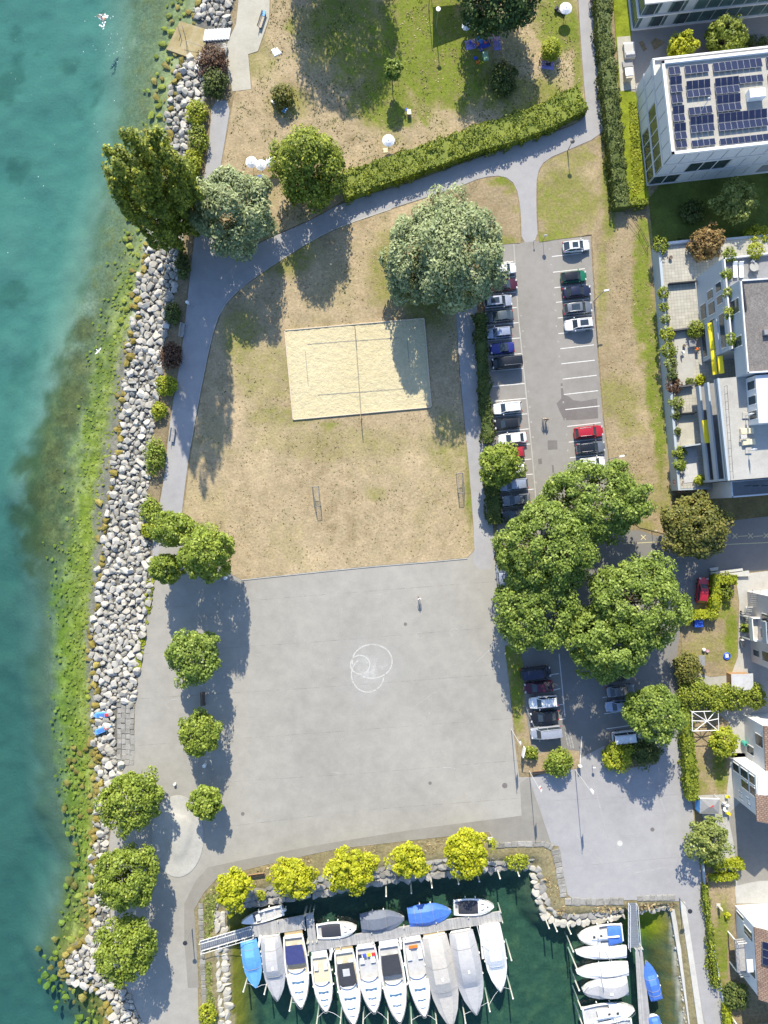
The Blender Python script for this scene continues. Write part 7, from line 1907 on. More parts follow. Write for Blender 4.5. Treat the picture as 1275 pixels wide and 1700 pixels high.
for a in (((412, 1562), (425, 1640), 30, 'tarp', 'boat under a light blue cover, leftmost at the pier', 'tarp_lightblue'), ((449, 1554), (462, 1656), 36, 'bigtarp', 'boat under a pale grey cover next to the light blue one', 'tarp_grey'),
          ((487, 1553), (501, 1669), 39, 'cruiser', 'white motor cruiser with cream deck and navy sun canopy', 'tarp_navy', 'gelcoat', 'cpb'), ((530, 1587), (542, 1678), 33, 'cruiser', 'small white motorboat with grey seats left of the dark canopy boat', 'tarp_grey', 'gelcoat', 'c'),
          ((571, 1578), (588, 1697), 38, 'cruiser', 'white motor cruiser with dark canopy and clear roof panel', 'tarp_black', 'gelcoat', 'cpk'), ((607, 1570), (622, 1677), 38, 'cruiser', 'white motor cruiser with coloured cushions in its cockpit', 'tarp_white', 'gelcoat', 'x'),
          ((645, 1568), (664, 1693), 40, 'cruiser', 'white motor cruiser with black canvas top and open stern', 'tarp_black', 'gelcoat', 'b'), ((684, 1559), (705, 1684), 37, 'cruiser', 'white motor cruiser with orange stern cushion', 'tarp_white', 'gelcoat', 'o'),
          ((721, 1553), (749, 1700), 46, 'bigtarp', 'large boat under a beige-grey cover with wooden stern platform', 'tarp_beige', 'gelcoat', 'p'), ((765, 1546), (790, 1679), 45, 'bigtarp', 'large boat under a blue-grey cover with white vent', 'tarp_grey'),
          ((814, 1534), (830, 1641), 35, 'bigtarp', 'boat under a bright white cover at the right end of the pier', 'tarp_white'), ((470, 1511), (401, 1531), 20, 'open', 'small grey open boat on the shore side of the pier', 'tarp_grey', 'light_grey'),
          ((526, 1547), (592, 1540), 28, 'runabout', 'white runabout with dark cockpit cover on the shore side, left', 'tarp_black'), ((599, 1534), (671, 1525), 34, 'tarp', 'boat under a slate blue cover on the shore side of the pier', 'tarp_slate'),
          ((678, 1524), (749, 1513), 34, 'tarp', 'boat under a bright blue cover on the shore side of the pier', 'tarp_blue'), ((753, 1507), (820, 1504), 29, 'runabout', 'white runabout with dark cockpit cover on the shore side, right', 'tarp_black'),
          ((1034, 1548), (960, 1556), 34, 'sail', 'white sailboat with a blue cockpit cover at the right pier', 'tarp_blue', 'gelcoat', 'u'), ((1040, 1580), (956, 1581), 22, 'whitetarp', 'slim boat under white cover, upper of two at the right pier', 'tarp_white'),
          ((1043, 1608), (957, 1614), 25, 'whitetarp', 'slim boat under white cover, lower of two at the right pier', 'tarp_white'), ((1042, 1636), (967, 1644), 35, 'bigtarp', 'boat under a pale grey cover at the right pier', 'tarp_grey'),
          ((968, 1688), (1053, 1675), 35, 'sail', 'white sailboat with open deck at the bottom of the right pier', 'tarp_white'), ((1050, 1703), (965, 1716), 30, 'sail', 'white sailboat cut by the bottom edge at the right pier', 'tarp_white'),
          ((1091, 1661), (1074, 1597), 22, 'tarp', 'narrow boat under a blue cover right of the right pier', 'tarp_blue'), ((1086, 1690), (1096, 1745), 20, 'tarp', 'blue covered boat cut by the bottom edge beside the right pier', 'tarp_blue')):
    boat(*a)

# ------------------------------------------------------------------ piers and posts
def pier(name, label, poly, along, z, step=0.16):
    """planked deck over a pixel quad a-b-c-d, planks run across from edge ab to edge dc"""
    t = thing(name, label, 'pier', (0, 0, 0)); a, b, c, d = [P(x, y, z) for x, y in poly]
    mb = MB(); L = max((b - a).length, (c - d).length); n = int(L / step)
    for i in range(n):
        p0, p1, q0, q1 = a.lerp(b, (i + .06) / n), a.lerp(b, (i + .94) / n), d.lerp(c, (i + .06) / n), d.lerp(c, (i + .94) / n); dz = Vector((0, 0, RND.uniform(-.008, .008)))
        T = Vector((0, 0, -.06)); vs = [p + dz for p in (p0, p1, q1, q0)] + [p + T for p in (p0, p1, q1, q0)]
        mb.add(vs, [(0, 1, 2, 3), (7, 6, 5, 4), (0, 4, 5, 1), (1, 5, 6, 2), (2, 6, 7, 3), (3, 7, 4, 0)])
    o = mb.build('planking', 'deck_plank', t); o['kind'] = 'stuff'
    fr = MB()
    for p, q in ((a, b), (d, c)): fr.tube([p + Vector((0, 0, -.12)), q + Vector((0, 0, -.12))], .09, 6)
    fr.build('beam', 'wood_grey', t)
    for p, q in ((a, b), (d, c)):
        k = max(2, int((q - p).length / 5))
        for i in range(k + 1): r = p.lerp(q, i / k); m = MB(); m.tube([r + Vector((0, 0, -2.6)), r + Vector((0, 0, .35))], .1, 7); m.build('pile', 'post_weathered', t)
    return t
pier('floating_pier', 'wide planked landing of the boat pier near the gangway', [(421, 1556), (507, 1542), (505, 1520), (418, 1537)], 0, -0.3)
pier('floating_pier', 'short cross piece of the boat pier', [(507, 1518), (520, 1516), (526, 1562), (512, 1564)], 0, -0.294)
pier('floating_pier', 'long planked boat pier with boats on both sides', [(512, 1580.5), (834, 1530), (831, 1513.5), (510, 1564.5)], 0, -0.29)
pier('boat_pier', 'planked pier running down the right side of the harbour', [(1054, 1574), (1066, 1574), (1094, 1820), (1068, 1820)], 0, -0.25)
bpx = [(1043, 1574), (1065, 1574), (1098, 1820), (1071, 1820)]
def gangway(label, poly, z0, z1):
    t = thing('gangway', label, 'gangway', (0, 0, 0)); a, b, c, d = [P(x, y, 0) for x, y in poly]
    a.z = d.z = z0; b.z = c.z = z1; n = 26; mb = MB()
    for i in range(n):
        p0, p1, q0, q1 = a.lerp(b, (i + .08) / n), a.lerp(b, (i + .92) / n), d.lerp(c, (i + .08) / n), d.lerp(c, (i + .92) / n); T = Vector((0, 0, -.05))
        mb.add([p0, p1, q1, q0, p0 + T, p1 + T, q1 + T, q0 + T], [(0, 1, 2, 3), (7, 6, 5, 4), (0, 4, 5, 1), (1, 5, 6, 2), (2, 6, 7, 3), (3, 7, 4, 0)])
    mb.build('grating', 'grey_metal', t)
    for p, q in ((a, b), (d, c)):
        m = MB(); m.tube([p + Vector((0, 0, .1)), q + Vector((0, 0, .1))], .07, 5); m.tube([p + Vector((0, 0, 1.0)), q + Vector((0, 0, 1.0))], .045, 5)
        for i in range(7): r = p.lerp(q, i / 6); m.tube([r, r + Vector((0, 0, 1.0))], .03, 4)
        m.build('handrail', 'white_paint', t)
gangway('metal gangway from the promenade down to the boat pier', [(336, 1577), (421, 1554), (418, 1538), (333, 1561)], 0.15, -0.25)
gangway('metal gangway from the quay to the right pier', [(1042.5, 1498), (1044, 1575), (1062, 1575), (1055, 1498)], 0.15, -0.22)
for x0, y0, x1, y1, lb in ((433, 1552, 429, 1573, 'short mooring finger between light blue and grey covered boats'), (551, 1574, 548, 1594, 'short mooring finger right of the small white motorboat'), (664, 1557, 666, 1576, 'short mooring finger beside the orange cushion cruiser'), (797, 1536, 802, 1592, 'long mooring finger between the last two covered boats')):
    a, b = P(x0, y0, -.35), P(x1, y1, -.35); d = b - a; c = (a + b) / 2; mb = MB(); mb.bbox((0, 0, 0), (d.length, 0.4, 0.2), .06); mb.tube([(-d.length / 2, -.5, 0), (d.length * .1, 0, 0)], .06, 5); mb.tube([(-d.length / 2, .5, 0), (d.length * .1, 0, 0)], .06, 5)
    tag(mb.build('mooring_finger', 'white_paint', None, False, c, math.atan2(d.y, d.x)), lb, 'mooring finger')
POSTS = [(409, 1629), (443, 1633), (484, 1660), (527, 1690), (566, 1689), (603, 1692), (644, 1693), (683, 1693), (724, 1692), (770, 1680), (809.5, 1661), (844.6, 1578), (847, 1640), (641, 1474), (682, 1469), (715.5, 1460), (759, 1454), (792.5, 1450), (826, 1445), (857, 1441),
         (905.7, 1526), (918.5, 1531), (941, 1535), (945, 1564), (951, 1592), (954.5, 1627), (958, 1657), (961, 1686)]
mp = MB(); mp.tube([(0, 0, -3.0), (0, 0, 0), (0, 0, 2.5)], [.13, .12, .11], 8); mp = mp.mesh('pole', 'post_weathered', True)
mc = MB(); mc.tube([(0, 0, 2.5), (0, 0, 2.56)], [.13, .09], 8); mc = mc.mesh('cap', 'white_bright')
ORD = ['first', 'second', 'third', 'fourth', 'fifth', 'sixth', 'seventh', 'eighth', 'ninth', 'tenth', 'eleventh', 'twelfth', 'thirteenth']
def post_row(idx, txt, grp):
    for k, i in enumerate(idx):
        x, y = POSTS[i]; q = P(x, y, WZ)
        t = thing('mooring_post', txt % ORD[k], 'post', (q.x, q.y, WZ), 0, grp); link_mesh('pole', mp, t); link_mesh('cap', mc, t)
post_row(sorted(range(13), key=lambda i: POSTS[i][0]), 'weathered mooring post at the pier boats, %s from the left', 'mooring posts at the pier boats')
post_row(range(13, 20), 'weathered mooring post off the robinia wall, %s from the left', 'mooring posts off the harbour wall')
post_row(range(20, 28), 'weathered mooring post left of the right pier boats, %s from the top', 'mooring posts by the right pier')
def rope(pts, lb):
    mb = MB(); a, b = [P(x, y, z) for x, y, z in pts]; m_ = (a + b) / 2 - Vector((0, 0, .25)); mb.tube([a, m_, b], .022, 4); return mb
for i, (pts) in enumerate((((425, 1640, -.1), (409, 1632, .6)), ((425, 1640, -.1), (443, 1634, .6)), ((542, 1678, 0), (527, 1690, .5)), ((542, 1678, 0), (566, 1690, .5)), ((622, 1677, 0), (603, 1693, .5)), ((622, 1677, 0), (644, 1694, .5)), ((705, 1684, 0), (683, 1694, .5)), ((705, 1684, 0), (724, 1694, .5)), ((790, 1679, 0), (770, 1684, .5)), ((790, 1679, 0), (810, 1664, .5)), ((830, 1641, 0), (847, 1642, .5)), ((830, 1641, 0), (812, 1668, .5)), ((501, 1669, 0), (484, 1664, .5)))):
    tag(rope(pts, '').build('mooring_rope', 'cloth_white', None), 'thin pale %s mooring rope of the %s' % (('left', 'right')[i % 2] if i < 12 else 'lone', ('light blue covered boat', 'small white motorboat with grey seats', 'cruiser with coloured cushions', 'cruiser with the orange cushion', 'blue-grey covered large boat', 'white covered boat at the pier end', 'cruiser with navy canopy')[i // 2]), 'rope', 'mooring ropes')
# ------------------------------------------------------------------ people
def person_mesh(pose, shirt, trousers, hair='hair_dark', bare_legs=False):
    """one continuous body grown from a skeleton; pose gives the joints (metres, feet at z 0)"""
    J = dict(pelvis=(0, 0, .95), waist=(0, 0, 1.1), chest=(0, 0, 1.35), neck=(0, 0, 1.5), head=(0.02, 0, 1.6), crown=(0.02, 0, 1.72),
             sl=(0, .19, 1.42), el=(0.0, .27, 1.14), wl=(.08, .28, .9), hl=(.11, .27, .8), sr=(0, -.19, 1.42), er=(0, -.27, 1.14), wr=(.08, -.28, .9), hr=(.11, -.27, .8),
             tl=(0, .1, .9), kl=(.04, .11, .5), al=(0, .11, .08), fl=(.17, .12, .04), tr=(0, -.1, .9), kr=(.04, -.11, .5), ar=(0, -.11, .08), fr=(.17, -.12, .04))
    J.update(pose)
    R = dict(pelvis=.155, waist=.135, chest=.165, neck=.06, head=.095, crown=.085, sl=.08, el=.05, wl=.035, hl=.04, sr=.08, er=.05, wr=.035, hr=.04, tl=.1, kl=.065, al=.045, fl=.04, tr=.1, kr=.065, ar=.045, fr=.04)
    E = [('pelvis', 'waist'), ('waist', 'chest'), ('chest', 'neck'), ('neck', 'head'), ('head', 'crown'), ('chest', 'sl'), ('sl', 'el'), ('el', 'wl'), ('wl', 'hl'), ('chest', 'sr'), ('sr', 'er'), ('er', 'wr'), ('wr', 'hr'),
         ('pelvis', 'tl'), ('tl', 'kl'), ('kl', 'al'), ('al', 'fl'), ('pelvis', 'tr'), ('tr', 'kr'), ('kr', 'ar'), ('ar', 'fr')]
    names = list(R)
    me = bpy.data.meshes.new('skeleton'); me.from_pydata([J[n] for n in names], [(names.index(a), names.index(b)) for a, b in E], [])
    o = bpy.data.objects.new('skeleton', me); COL.objects.link(o)
    o.modifiers.new('skin', 'SKIN'); sb = o.modifiers.new('smooth', 'SUBSURF'); sb.levels = 1; sb.render_levels = 1
    for i, n in enumerate(names):
        sv = me.skin_vertices[0].data[i]; sv.radius = (R[n], R[n]); sv.use_root = (n == 'pelvis')
    dg = bpy.context.evaluated_depsgraph_get()
    ev = bpy.data.meshes.new_from_object(o.evaluated_get(dg)); bpy.data.objects.remove(o, do_unlink=True)
    for m in (shirt, trousers, 'skin', hair): ev.materials.append(MATS[m])
    zone = dict(pelvis=1, waist=0, chest=0, neck=2, head=2, crown=3, sl=0, el=2, wl=2, hl=2, sr=0, er=2, wr=2, hr=2, tl=1, kl=2 if bare_legs else 1, al=2 if bare_legs else 1, fl=1, tr=1, kr=2 if bare_legs else 1, ar=2 if bare_legs else 1, fr=1)
    pts = [(Vector(J[n]), zone[n]) for n in names]
    for p in ev.polygons:
        p.material_index = min(pts, key=lambda q: (q[0] - p.center).length)[1]; p.use_smooth = True
    return ev
WALK = dict(kl=(.16, .11, .52), al=(.22, .11, .1), fl=(.38, .12, .05), kr=(-.06, -.11, .5), ar=(-.26, -.11, .14), fr=(-.14, -.12, .04), el=(-.08, .27, 1.15), wl=(-.05, .29, .92), hl=(0, .28, .84), er=(.06, -.27, 1.15), wr=(.2, -.27, .95), hr=(.26, -.26, .88))
SIT = dict(pelvis=(0, 0, .16), waist=(-.03, 0, .32), chest=(-.06, 0, .58), neck=(-.05, 0, .74), head=(-.02, 0, .84), crown=(-.02, 0, .96), sl=(-.06, .19, .66), el=(.1, .27, .42), wl=(.3, .2, .36), hl=(.38, .18, .36), sr=(-.06, -.19, .66), er=(.1, -.27, .42), wr=(.3, -.2, .36), hr=(.38, -.18, .36),
           tl=(.06, .1, .15), kl=(.42, .14, .42), al=(.7, .13, .08), fl=(.86, .14, .05), tr=(.06, -.1, .15), kr=(.42, -.14, .42), ar=(.7, -.13, .08), fr=(.86, -.14, .05))
LIE = {k: (v[2] - .9, v[1] * 1.2, .14 + v[0] * .3) for k, v in dict(pelvis=(0, 0, .95), waist=(0, 0, 1.1), chest=(0, 0, 1.35), neck=(0, 0, 1.5), head=(0.02, 0, 1.6), crown=(0.02, 0, 1.72), sl=(0, .19, 1.42), el=(0, .33, 1.2), wl=(0, .4, .98), hl=(0, .42, .88), sr=(0, -.19, 1.42), er=(0, -.33, 1.25), wr=(0, -.22, 1.5), hr=(0, -.16, 1.58),
       tl=(0, .1, .9), kl=(.2, .13, .5), al=(0, .12, .08), fl=(.1, .14, .0), tr=(0, -.1, .9), kr=(0, -.13, .5), ar=(0, -.12, .08), fr=(.1, -.14, .0)).items()}
def person(x, y, rz, pose, shirt, trousers, label, hair='hair_dark', bare=False, z=0.01):
    q = P(x, y, z); o = link_mesh('person', person_mesh(pose, shirt, trousers, hair, bare), None, (q.x, q.y, z), rz)
    return tag(o, label, 'person')
person(695.5, 993, math.radians(95), WALK, 'cloth_white', 'cloth_dark', 'person in a white top walking across the plaza')
person(901, 697, math.radians(85), WALK, 'cloth_cream', 'mid_grey', 'person in a pale top walking through the car park, left one', 'gelcoat_cream')
person(905.5, 698, math.radians(80), WALK, 'cloth_dark', 'cloth_dark', 'person in dark clothes walking through the car park, right one')
person(979, 8, math.radians(100), WALK, 'cloth_pink', 'cloth_dark', 'person walking on the straight path at the top', bare=True)
def rug(x, y, w, d, rz, matn, label, name='blanket', z=0.075):
    mb = MB(); n = 5
    vs = [(w * (i / n - .5), d * (j / n - .5), 0.02 * math.sin(i * 2.3 + j * 1.7)) for i in range(n + 1) for j in range(n + 1)]; fs = [(i * (n + 1) + j, (i + 1) * (n + 1) + j, (i + 1) * (n + 1) + j + 1, i * (n + 1) + j + 1) for i in range(n) for j in range(n)]
    mb.add(vs, fs); o = mb.build(name, matn, None, True, P(x, y, z), rz)
    if o.data.polygons[0].normal.z < 0: o.data.flip_normals()
    o.modifiers.new('thickness', 'SOLIDIFY').thickness = 0.02
    return tag(o, label, 'blanket')
rug(825, 72, 1.1, 2.1, 0.1, 'cloth_violet', 'violet towel right in the picnic group')
rug(806, 93, 0.9, 1.5, 0.15, 'cloth_green', 'pale green towel below the picnic group')
rug(803, 73, 1.9, 1.3, 0.3, 'cloth_blue', 'dark blue blanket in the middle of the picnic group')
rug(781, 74, 1.6, 1.5, 0.2, 'cloth_violet', 'violet blanket left in the picnic group')
rug(909, 108, 2.0, 1.3, -0.15, 'cloth_violet', 'striped violet towel below the conical bush')
rug(456, 87, 0.7, 1.3, 0.5, 'cloth_white', 'left white towel of two on the upper lawn'); rug(462, 85, 0.5, 1.2, 0.7, 'cloth_white', 'right white towel of two on the upper lawn')
person(805, 74, 1.2, SIT, 'cloth_red', 'cloth_dark', 'person in red sitting on the dark blue blanket', z=0.1)
person(799, 86, 2.2, SIT, 'cloth_blue', 'cloth_blue', 'person in blue sitting at the lower side of the picnic group', z=0.08)
person(781, 71, 0.3, LIE, 'cloth_pink', 'cloth_blue', 'person lying on the left violet blanket', z=0.1, bare=True)
person(824, 71, 1.5, LIE, 'cloth_pink', 'cloth_violet', 'person lying on the right violet towel', z=0.1, bare=True)
person(908, 107, 0.0, LIE, 'cloth_dark', 'cloth_dark', 'person lying on the striped violet towel', z=0.1, bare=True)
rug(815, 64, 1.3, 1.0, .4, 'cloth_pink', 'pink blanket at the upper side of the picnic group'); rug(796, 66, .9, 1.2, .1, 'tarp_lightblue', 'light blue towel at the upper side of the picnic group')
person(814, 66, 4.4, SIT, 'cloth_green', 'cloth_dark', 'person in green sitting on the pink blanket', z=0.1)
person(793, 76, 3.4, SIT, 'orange_paint', 'cloth_blue', 'person in orange sitting left of the person in red', z=0.1)
for x, y, m, lb in ((793, 104, 'orange_paint', 'orange bag below the picnic group'), (789, 97, 'cloth_blue', 'blue bag beside the orange bag')):
    mb = MB(); mb.bbox((0, 0, .15), (.5, .4, .3), .1); mb.tube([(-.12, 0, .3), (0, 0, .42), (.12, 0, .3)], .025, 5); tag(mb.build('bag', m, None, False, P(x, y, .06)), lb, 'bag')
def parasol(x, y, r, h, label, matn='cloth_white', z=0.05):
    q = P(x, y, h); t = thing('parasol', label, 'parasol', (q.x, q.y, z), 0.2, 'white parasols on the lawn')
    mb = MB(); mb.tube([(0, 0, 0), (0, 0, h)], .03, 6); mb.build('pole', 'grey_metal', t)
    n = 8; vs = [(0, 0, h + .12)]; fs = []
    for k in (0.5, 1.0):
        for i in range(n * 2):
            a = math.pi * i / n; rr = r * k * (1.0 if i % 2 == 0 else .955); vs.append((rr * math.cos(a), rr * math.sin(a), h + .12 - .42 * k ** 1.4 * r + (0 if i % 2 == 0 else .03)))
    m = n * 2
    for i in range(m):
        j = (i + 1) % m; fs.append((0, 1 + i, 1 + j)); fs.append((1 + i, 1 + m + i, 1 + m + j, 1 + j))
    mb = MB(); mb.add(vs, fs); o = mb.build('canopy', matn, t); o.modifiers.new('thickness', 'SOLIDIFY').thickness = .015
    mb = MB()
    for i in range(8): a = math.pi * i / 4; mb.tube([(0, 0, h - .15), (r * .55 * math.cos(a), r * .55 * math.sin(a), h - .1 * r)], .01, 3)
    mb.build('rib', 'grey_metal', t); mb = MB(); mb.cyl((0, 0, h + .1), .04, .1, 6); mb.build('finial', 'white_paint', t)
parasol(645, 232, 1.0, 1.9, 'white parasol alone above the long hedge')
parasol(417, 268, 0.95, 1.9, 'white parasol, left of three beside the green tree')
parasol(433, 273, 0.9, 1.8, 'white parasol, middle of three beside the green tree')
parasol(450, 268, 0.9, 1.9, 'white parasol, right of three beside the green tree')
parasol(940, 12, 1.0, 2.0, 'white parasol by the straight upper path')
parasol(774, 43, 0.7, 1.5, 'white parasol at the edge of the tree shade')
rug(640, 250, 0.7, 0.8, .1, 'cloth_cream', 'cream towel below the lone parasol'); rug(432, 296, 1.2, 1.0, .2, 'cloth_blue', 'blue blanket below the three parasols')
def deck_chair(x, y, rz, matn, label, frame='wood_pale'):
    q = P(x, y); t = thing('deck_chair', label, 'deck chair', (q.x, q.y, .06), rz)
    for s in (-1, 1): mb = MB(); mb.tube([(-.5, s * .3, .75), (.65, s * .3, .12)], .03, 5); mb.tube([(-.45, s * .28, .05), (.3, s * .28, .38)], .03, 5); mb.build('frame', frame, t)
    mb = MB(); mb.loft([[(-.5, -.28, .74), (-.5, .28, .74)], [(-.1, -.28, .42), (-.1, .28, .42)], [(.2, -.28, .3), (.2, .28, .3)], [(.62, -.28, .2), (.62, .28, .2)]], False, False); o = mb.build('sling', matn, t); o.modifiers.new('thickness', 'SOLIDIFY').thickness = .02
deck_chair(456, 172, 2.2, 'cloth_white', 'white deck chair left of the olive bush'); deck_chair(473, 186, 1.2, 'tarp_lightblue', 'blue deck chair below the olive bush'); deck_chair(679, 189, 1.6, 'cloth_cream', 'cream deck chair by the sapling on the green lawn')
rug(675, 182, .4, .5, .2, 'cloth_blue', 'small blue bag cloth beside the cream deck chair')
q = P(929, 20); mb = MB(); mb.bbox((0, 0, .3), (1.7, .75, .12), .04); [mb.box((sx * .7, sy * .3, .15), (.06, .06, .3)) for sx in (-1, 1) for sy in (-1, 1)]; mb.bbox((-.75, 0, .5), (.5, .7, .1), .04, 0, 0, -.7)
tag(mb.build('sun_lounger', 'tarp_black', None, False, (q.x, q.y, .05), -.45), 'dark sun lounger beside the upper parasol', 'sun lounger')
# shade sail beyond the top edge
q = P(760, -62, 5.0); t = thing('shade_sail', 'shade sail just beyond the top edge casting a pointed shadow', 'shade sail', (q.x, q.y, 0))
cs = [(-4.0, 3.2), (4.2, 4.0), (4.2, -0.4), (-4.0, -3.4)]; rings = []
for i in range(7):
    row = []
    for j in range(7):
        u, v = i / 6, j / 6; a = Vector((*cs[0], 0)).lerp(Vector((*cs[1], 0)), u); b = Vector((*cs[3], 0)).lerp(Vector((*cs[2], 0)), u); p = a.lerp(b, v); row.append((p.x, p.y, 4.8 - .6 * math.sin(math.pi * u) * math.sin(math.pi * v)))
    rings.append(row)
mb = MB(); mb.loft(rings, False, False); o = mb.build('cloth', 'cloth_cream', t, True); o.modifiers.new('thickness', 'SOLIDIFY').thickness = .02
for x, y in cs: mb = MB(); mb.tube([(x * 1.03, y * 1.03, 0), (x * 1.03, y * 1.03, 5.0)], .06, 6); mb.build('post', 'grey_metal', t)

# ------------------------------------------------------------------ on the lake
SWIM = {k: (v[0] + .3, v[1], v[2] - .12) for k, v in LIE.items()}; SWIM.update(er=(.75, -.4, .2), wr=(1.0, -.35, .1), hr=(1.1, -.32, .05), el=(.3, .55, .02), wl=(.05, .6, -.1), hl=(-.05, .6, -.12))
person(166, 28, -0.5, SWIM, 'skin', 'cloth_dark', 'swimmer in the lake surrounded by white splashes', z=WZ, bare=True)
def foam_and_glints():
    rng = np.random.default_rng(5); V = []
    mb = MB()
    for i in range(60):
        a = rng.uniform(0, 6.28); r = abs(rng.normal(0, 7)); x, y = 168 + r * math.cos(a) + 3, 28 + r * .55 * math.sin(a) + (rng.uniform(4, 22) if i % 4 == 0 else 0)
        q = P(x, y, WZ); s = rng.uniform(.04, .17) if r < 10 else rng.uniform(.03, .08); mb.ball((q.x, q.y, WZ + .01), s, 4, .3)
    for i in range(46):  # sun glints on the open lake, made as tiny white beads
        x, y = rng.uniform(10, 230), rng.uniform(0, 420)
        if i < 16: x, y = rng.normal(185, 14), rng.normal(75, 14)
        q = P(x, y, WZ); mb.ball((q.x, q.y, WZ + .01), rng.uniform(.03, .07), 4, .3)
    tag(mb.build('foam_and_glints', 'foam_and_glints', None), 'white splashes around the swimmer and white beads standing for glints on the lake', 'foam_and_glints', None, 'stuff')
foam_and_glints()
q = P(163, 583, 5.0); t = thing('gull', 'white gull flying over the shallow green water', 'gull', (q.x, q.y, 5.0), -.75)
mb = MB(); mb.loft([[(x, r * math.cos(a), r * math.sin(a)) for a in (0, 1.05, 2.1, 3.14, 4.19, 5.24)] for x, r in ((-.3, .02), (-.18, .06), (0, .1), (.15, .085), (.24, .05), (.3, .015))]); mb.build('body', 'white_bright', t, True)
for s in (-1, 1): mb = MB(); mb.loft([[(.1, s * .06, .05), (-.08, s * .06, .04)], [(.16, s * .35, .14), (-.02, s * .35, .12)], [(.02, s * .68, .1), (-.04, s * .66, .1)]], False, False); o = mb.build('wing', 'white_bright', t); o.modifiers.new('thickness', 'SOLIDIFY').thickness = .02
mb = MB(); mb.add([(-.26, .03, 0), (-.42, .1, .01), (-.42, -.1, .01), (-.26, -.03, 0)], [(0, 1, 2, 3)]); mb.build('tail', 'white_bright', t)

# ------------------------------------------------------------------ terraces and gardens on the right
TP = [(1097, 407, 14, 'leaf_hedge', 'green shrub at the upper corner of the flats terrace', 1.4, 2.2), (1132, 404, 10, 'leaf_hedge_dark', 'dark round shrub on the terrace wall left of the orange tree', 1.6, 0), (1101, 486, 10, 'leaf_hedge', 'green shrub by the terrace divider', 1.3, 2.19), (1102, 510, 8, 'leaf_hedge', 'narrow terrace plant along the parapet, upper', 1.2, 2.19), (1104, 530, 8, 'leaf_light', 'narrow terrace plant along the parapet, lower', 1.2, 2.19),
      (1108, 554, 12, 'leaf_lime', 'pale yellow-green shrub on the terrace parapet', 1.3, 2.19), (1110, 582, 13, 'leaf_hedge', 'bushy green plant on the second terrace', 1.4, 2.19), (1114, 605, 11, 'leaf_light', 'cream-flowering plant on the second terrace', 1.2, 2.19), (1116, 624, 10, 'leaf_hedge_dark', 'dark plant at the lower end of the second terrace', 1.2, 2.19), (1119, 640, 13, 'leaf_purple', 'purplish plant above the third terrace', 1.2, 2.19),
      (1123, 669, 12, 'leaf_light', 'light green potted shrub on the third terrace', 1.3, 2.19), (1122, 690, 8, 'leaf_hedge_dark', 'dark creeper on the third terrace parapet', 1.0, 2.19), (1124, 716, 7, 'leaf_hedge_dark', 'dark creeper on the fourth terrace parapet', 1.0, 2.19), (1128, 752, 11, 'leaf_hedge', 'green hedge plant on the last terrace, upper', 1.3, 2.19), (1129, 772, 11, 'leaf_round', 'green hedge plant on the last terrace, lower', 1.3, 2.19),
      (1133, 800, 15, 'leaf_pink', 'reddish pink bush at the lower corner of the flats', 1.6, 0.6), (1162, 797, 9, 'leaf_lime', 'bright green ball shrub at the foot of the flats', 1.2, 2.19), (1156, 547, 14, 'leaf_hedge', 'leafy shrub against the flats wall on the second terrace', 2.0, 2.19), (1163, 630, 9, 'leaf_yellow', 'yellow plant at the terrace step', 1.0, 2.19), (1145, 633, 7, 'leaf_light', 'small pot plant left of the yellow plant', .8, 2.19),
      (1212, 422, 11, 'leaf_hedge', 'green planter shrub on the upper roof terrace, left', 1.0, 10.66), (1255, 417, 13, 'leaf_lime', 'lime planter shrub on the upper roof terrace, right', 1.0, 10.66), (1207, 455, 9, 'leaf_hedge', 'roof terrace plant behind the west parapet, upper', .9, 10.66), (1209, 485, 8, 'leaf_light', 'roof terrace plant behind the west parapet, middle', .9, 10.66), (1212, 520, 10, 'leaf_hedge', 'roof terrace plant behind the west parapet, lower', .9, 10.66), (1216, 563, 10, 'leaf_round', 'spiky green roof terrace plant above the yellow awnings', 1.0, 10.66)]
for x, y, r, m, lb, h, z in TP: shrub(x, y, r, h, m, lb, 'terrace plants', z=z, leaf=.24, density=40)
def chair(x, y, z, rz, matn, label):
    q = P(x, y, z); t = thing('garden_chair', label, 'chair', (q.x, q.y, z), rz, 'garden chairs')
    mb = MB(); mb.bbox((0, 0, .44), (.46, .46, .05), .02); mb.build('seat', matn, t); mb = MB(); mb.bbox((-.22, 0, .7), (.05, .46, .5), .02); mb.build('backrest', matn, t)
    for sx in (-1, 1):
        for sy in (-1, 1): mb = MB(); mb.tube([(sx * .2, sy * .2, 0), (sx * .2, sy * .2, .43)], .02, 4); mb.build('leg', 'grey_metal', t)
def table(x, y, z, w, d, rz, matn, label, round_=False):
    q = P(x, y, z + .7); t = thing('garden_table', label, 'table', (q.x, q.y, z), rz)
    mb = MB()
    if round_: mb.cyl((0, 0, .7), w / 2, .05, 16)
    else: mb.bbox((0, 0, .72), (w, d, .05), .02)
    mb.build('table_top', matn, t)
    for sx in (-1, 1):
        for sy in (-1, 1): mb = MB(); mb.tube([(sx * w * .33, sy * d * .33, 0), (sx * w * .33, sy * d * .33, .7)], .03, 5); mb.build('leg', 'grey_metal', t)
table(1150, 570, 2.22, 1.1, 1.0, .1, 'mid_grey', 'grey table on the second terrace'); chair(1155, 580, 2.22, 1.6, 'orange_paint', 'orange chair below the grey terrace table'); chair(1168, 582, 2.22, 0, 'yellow_cloth', 'yellow chair against the flats wall')
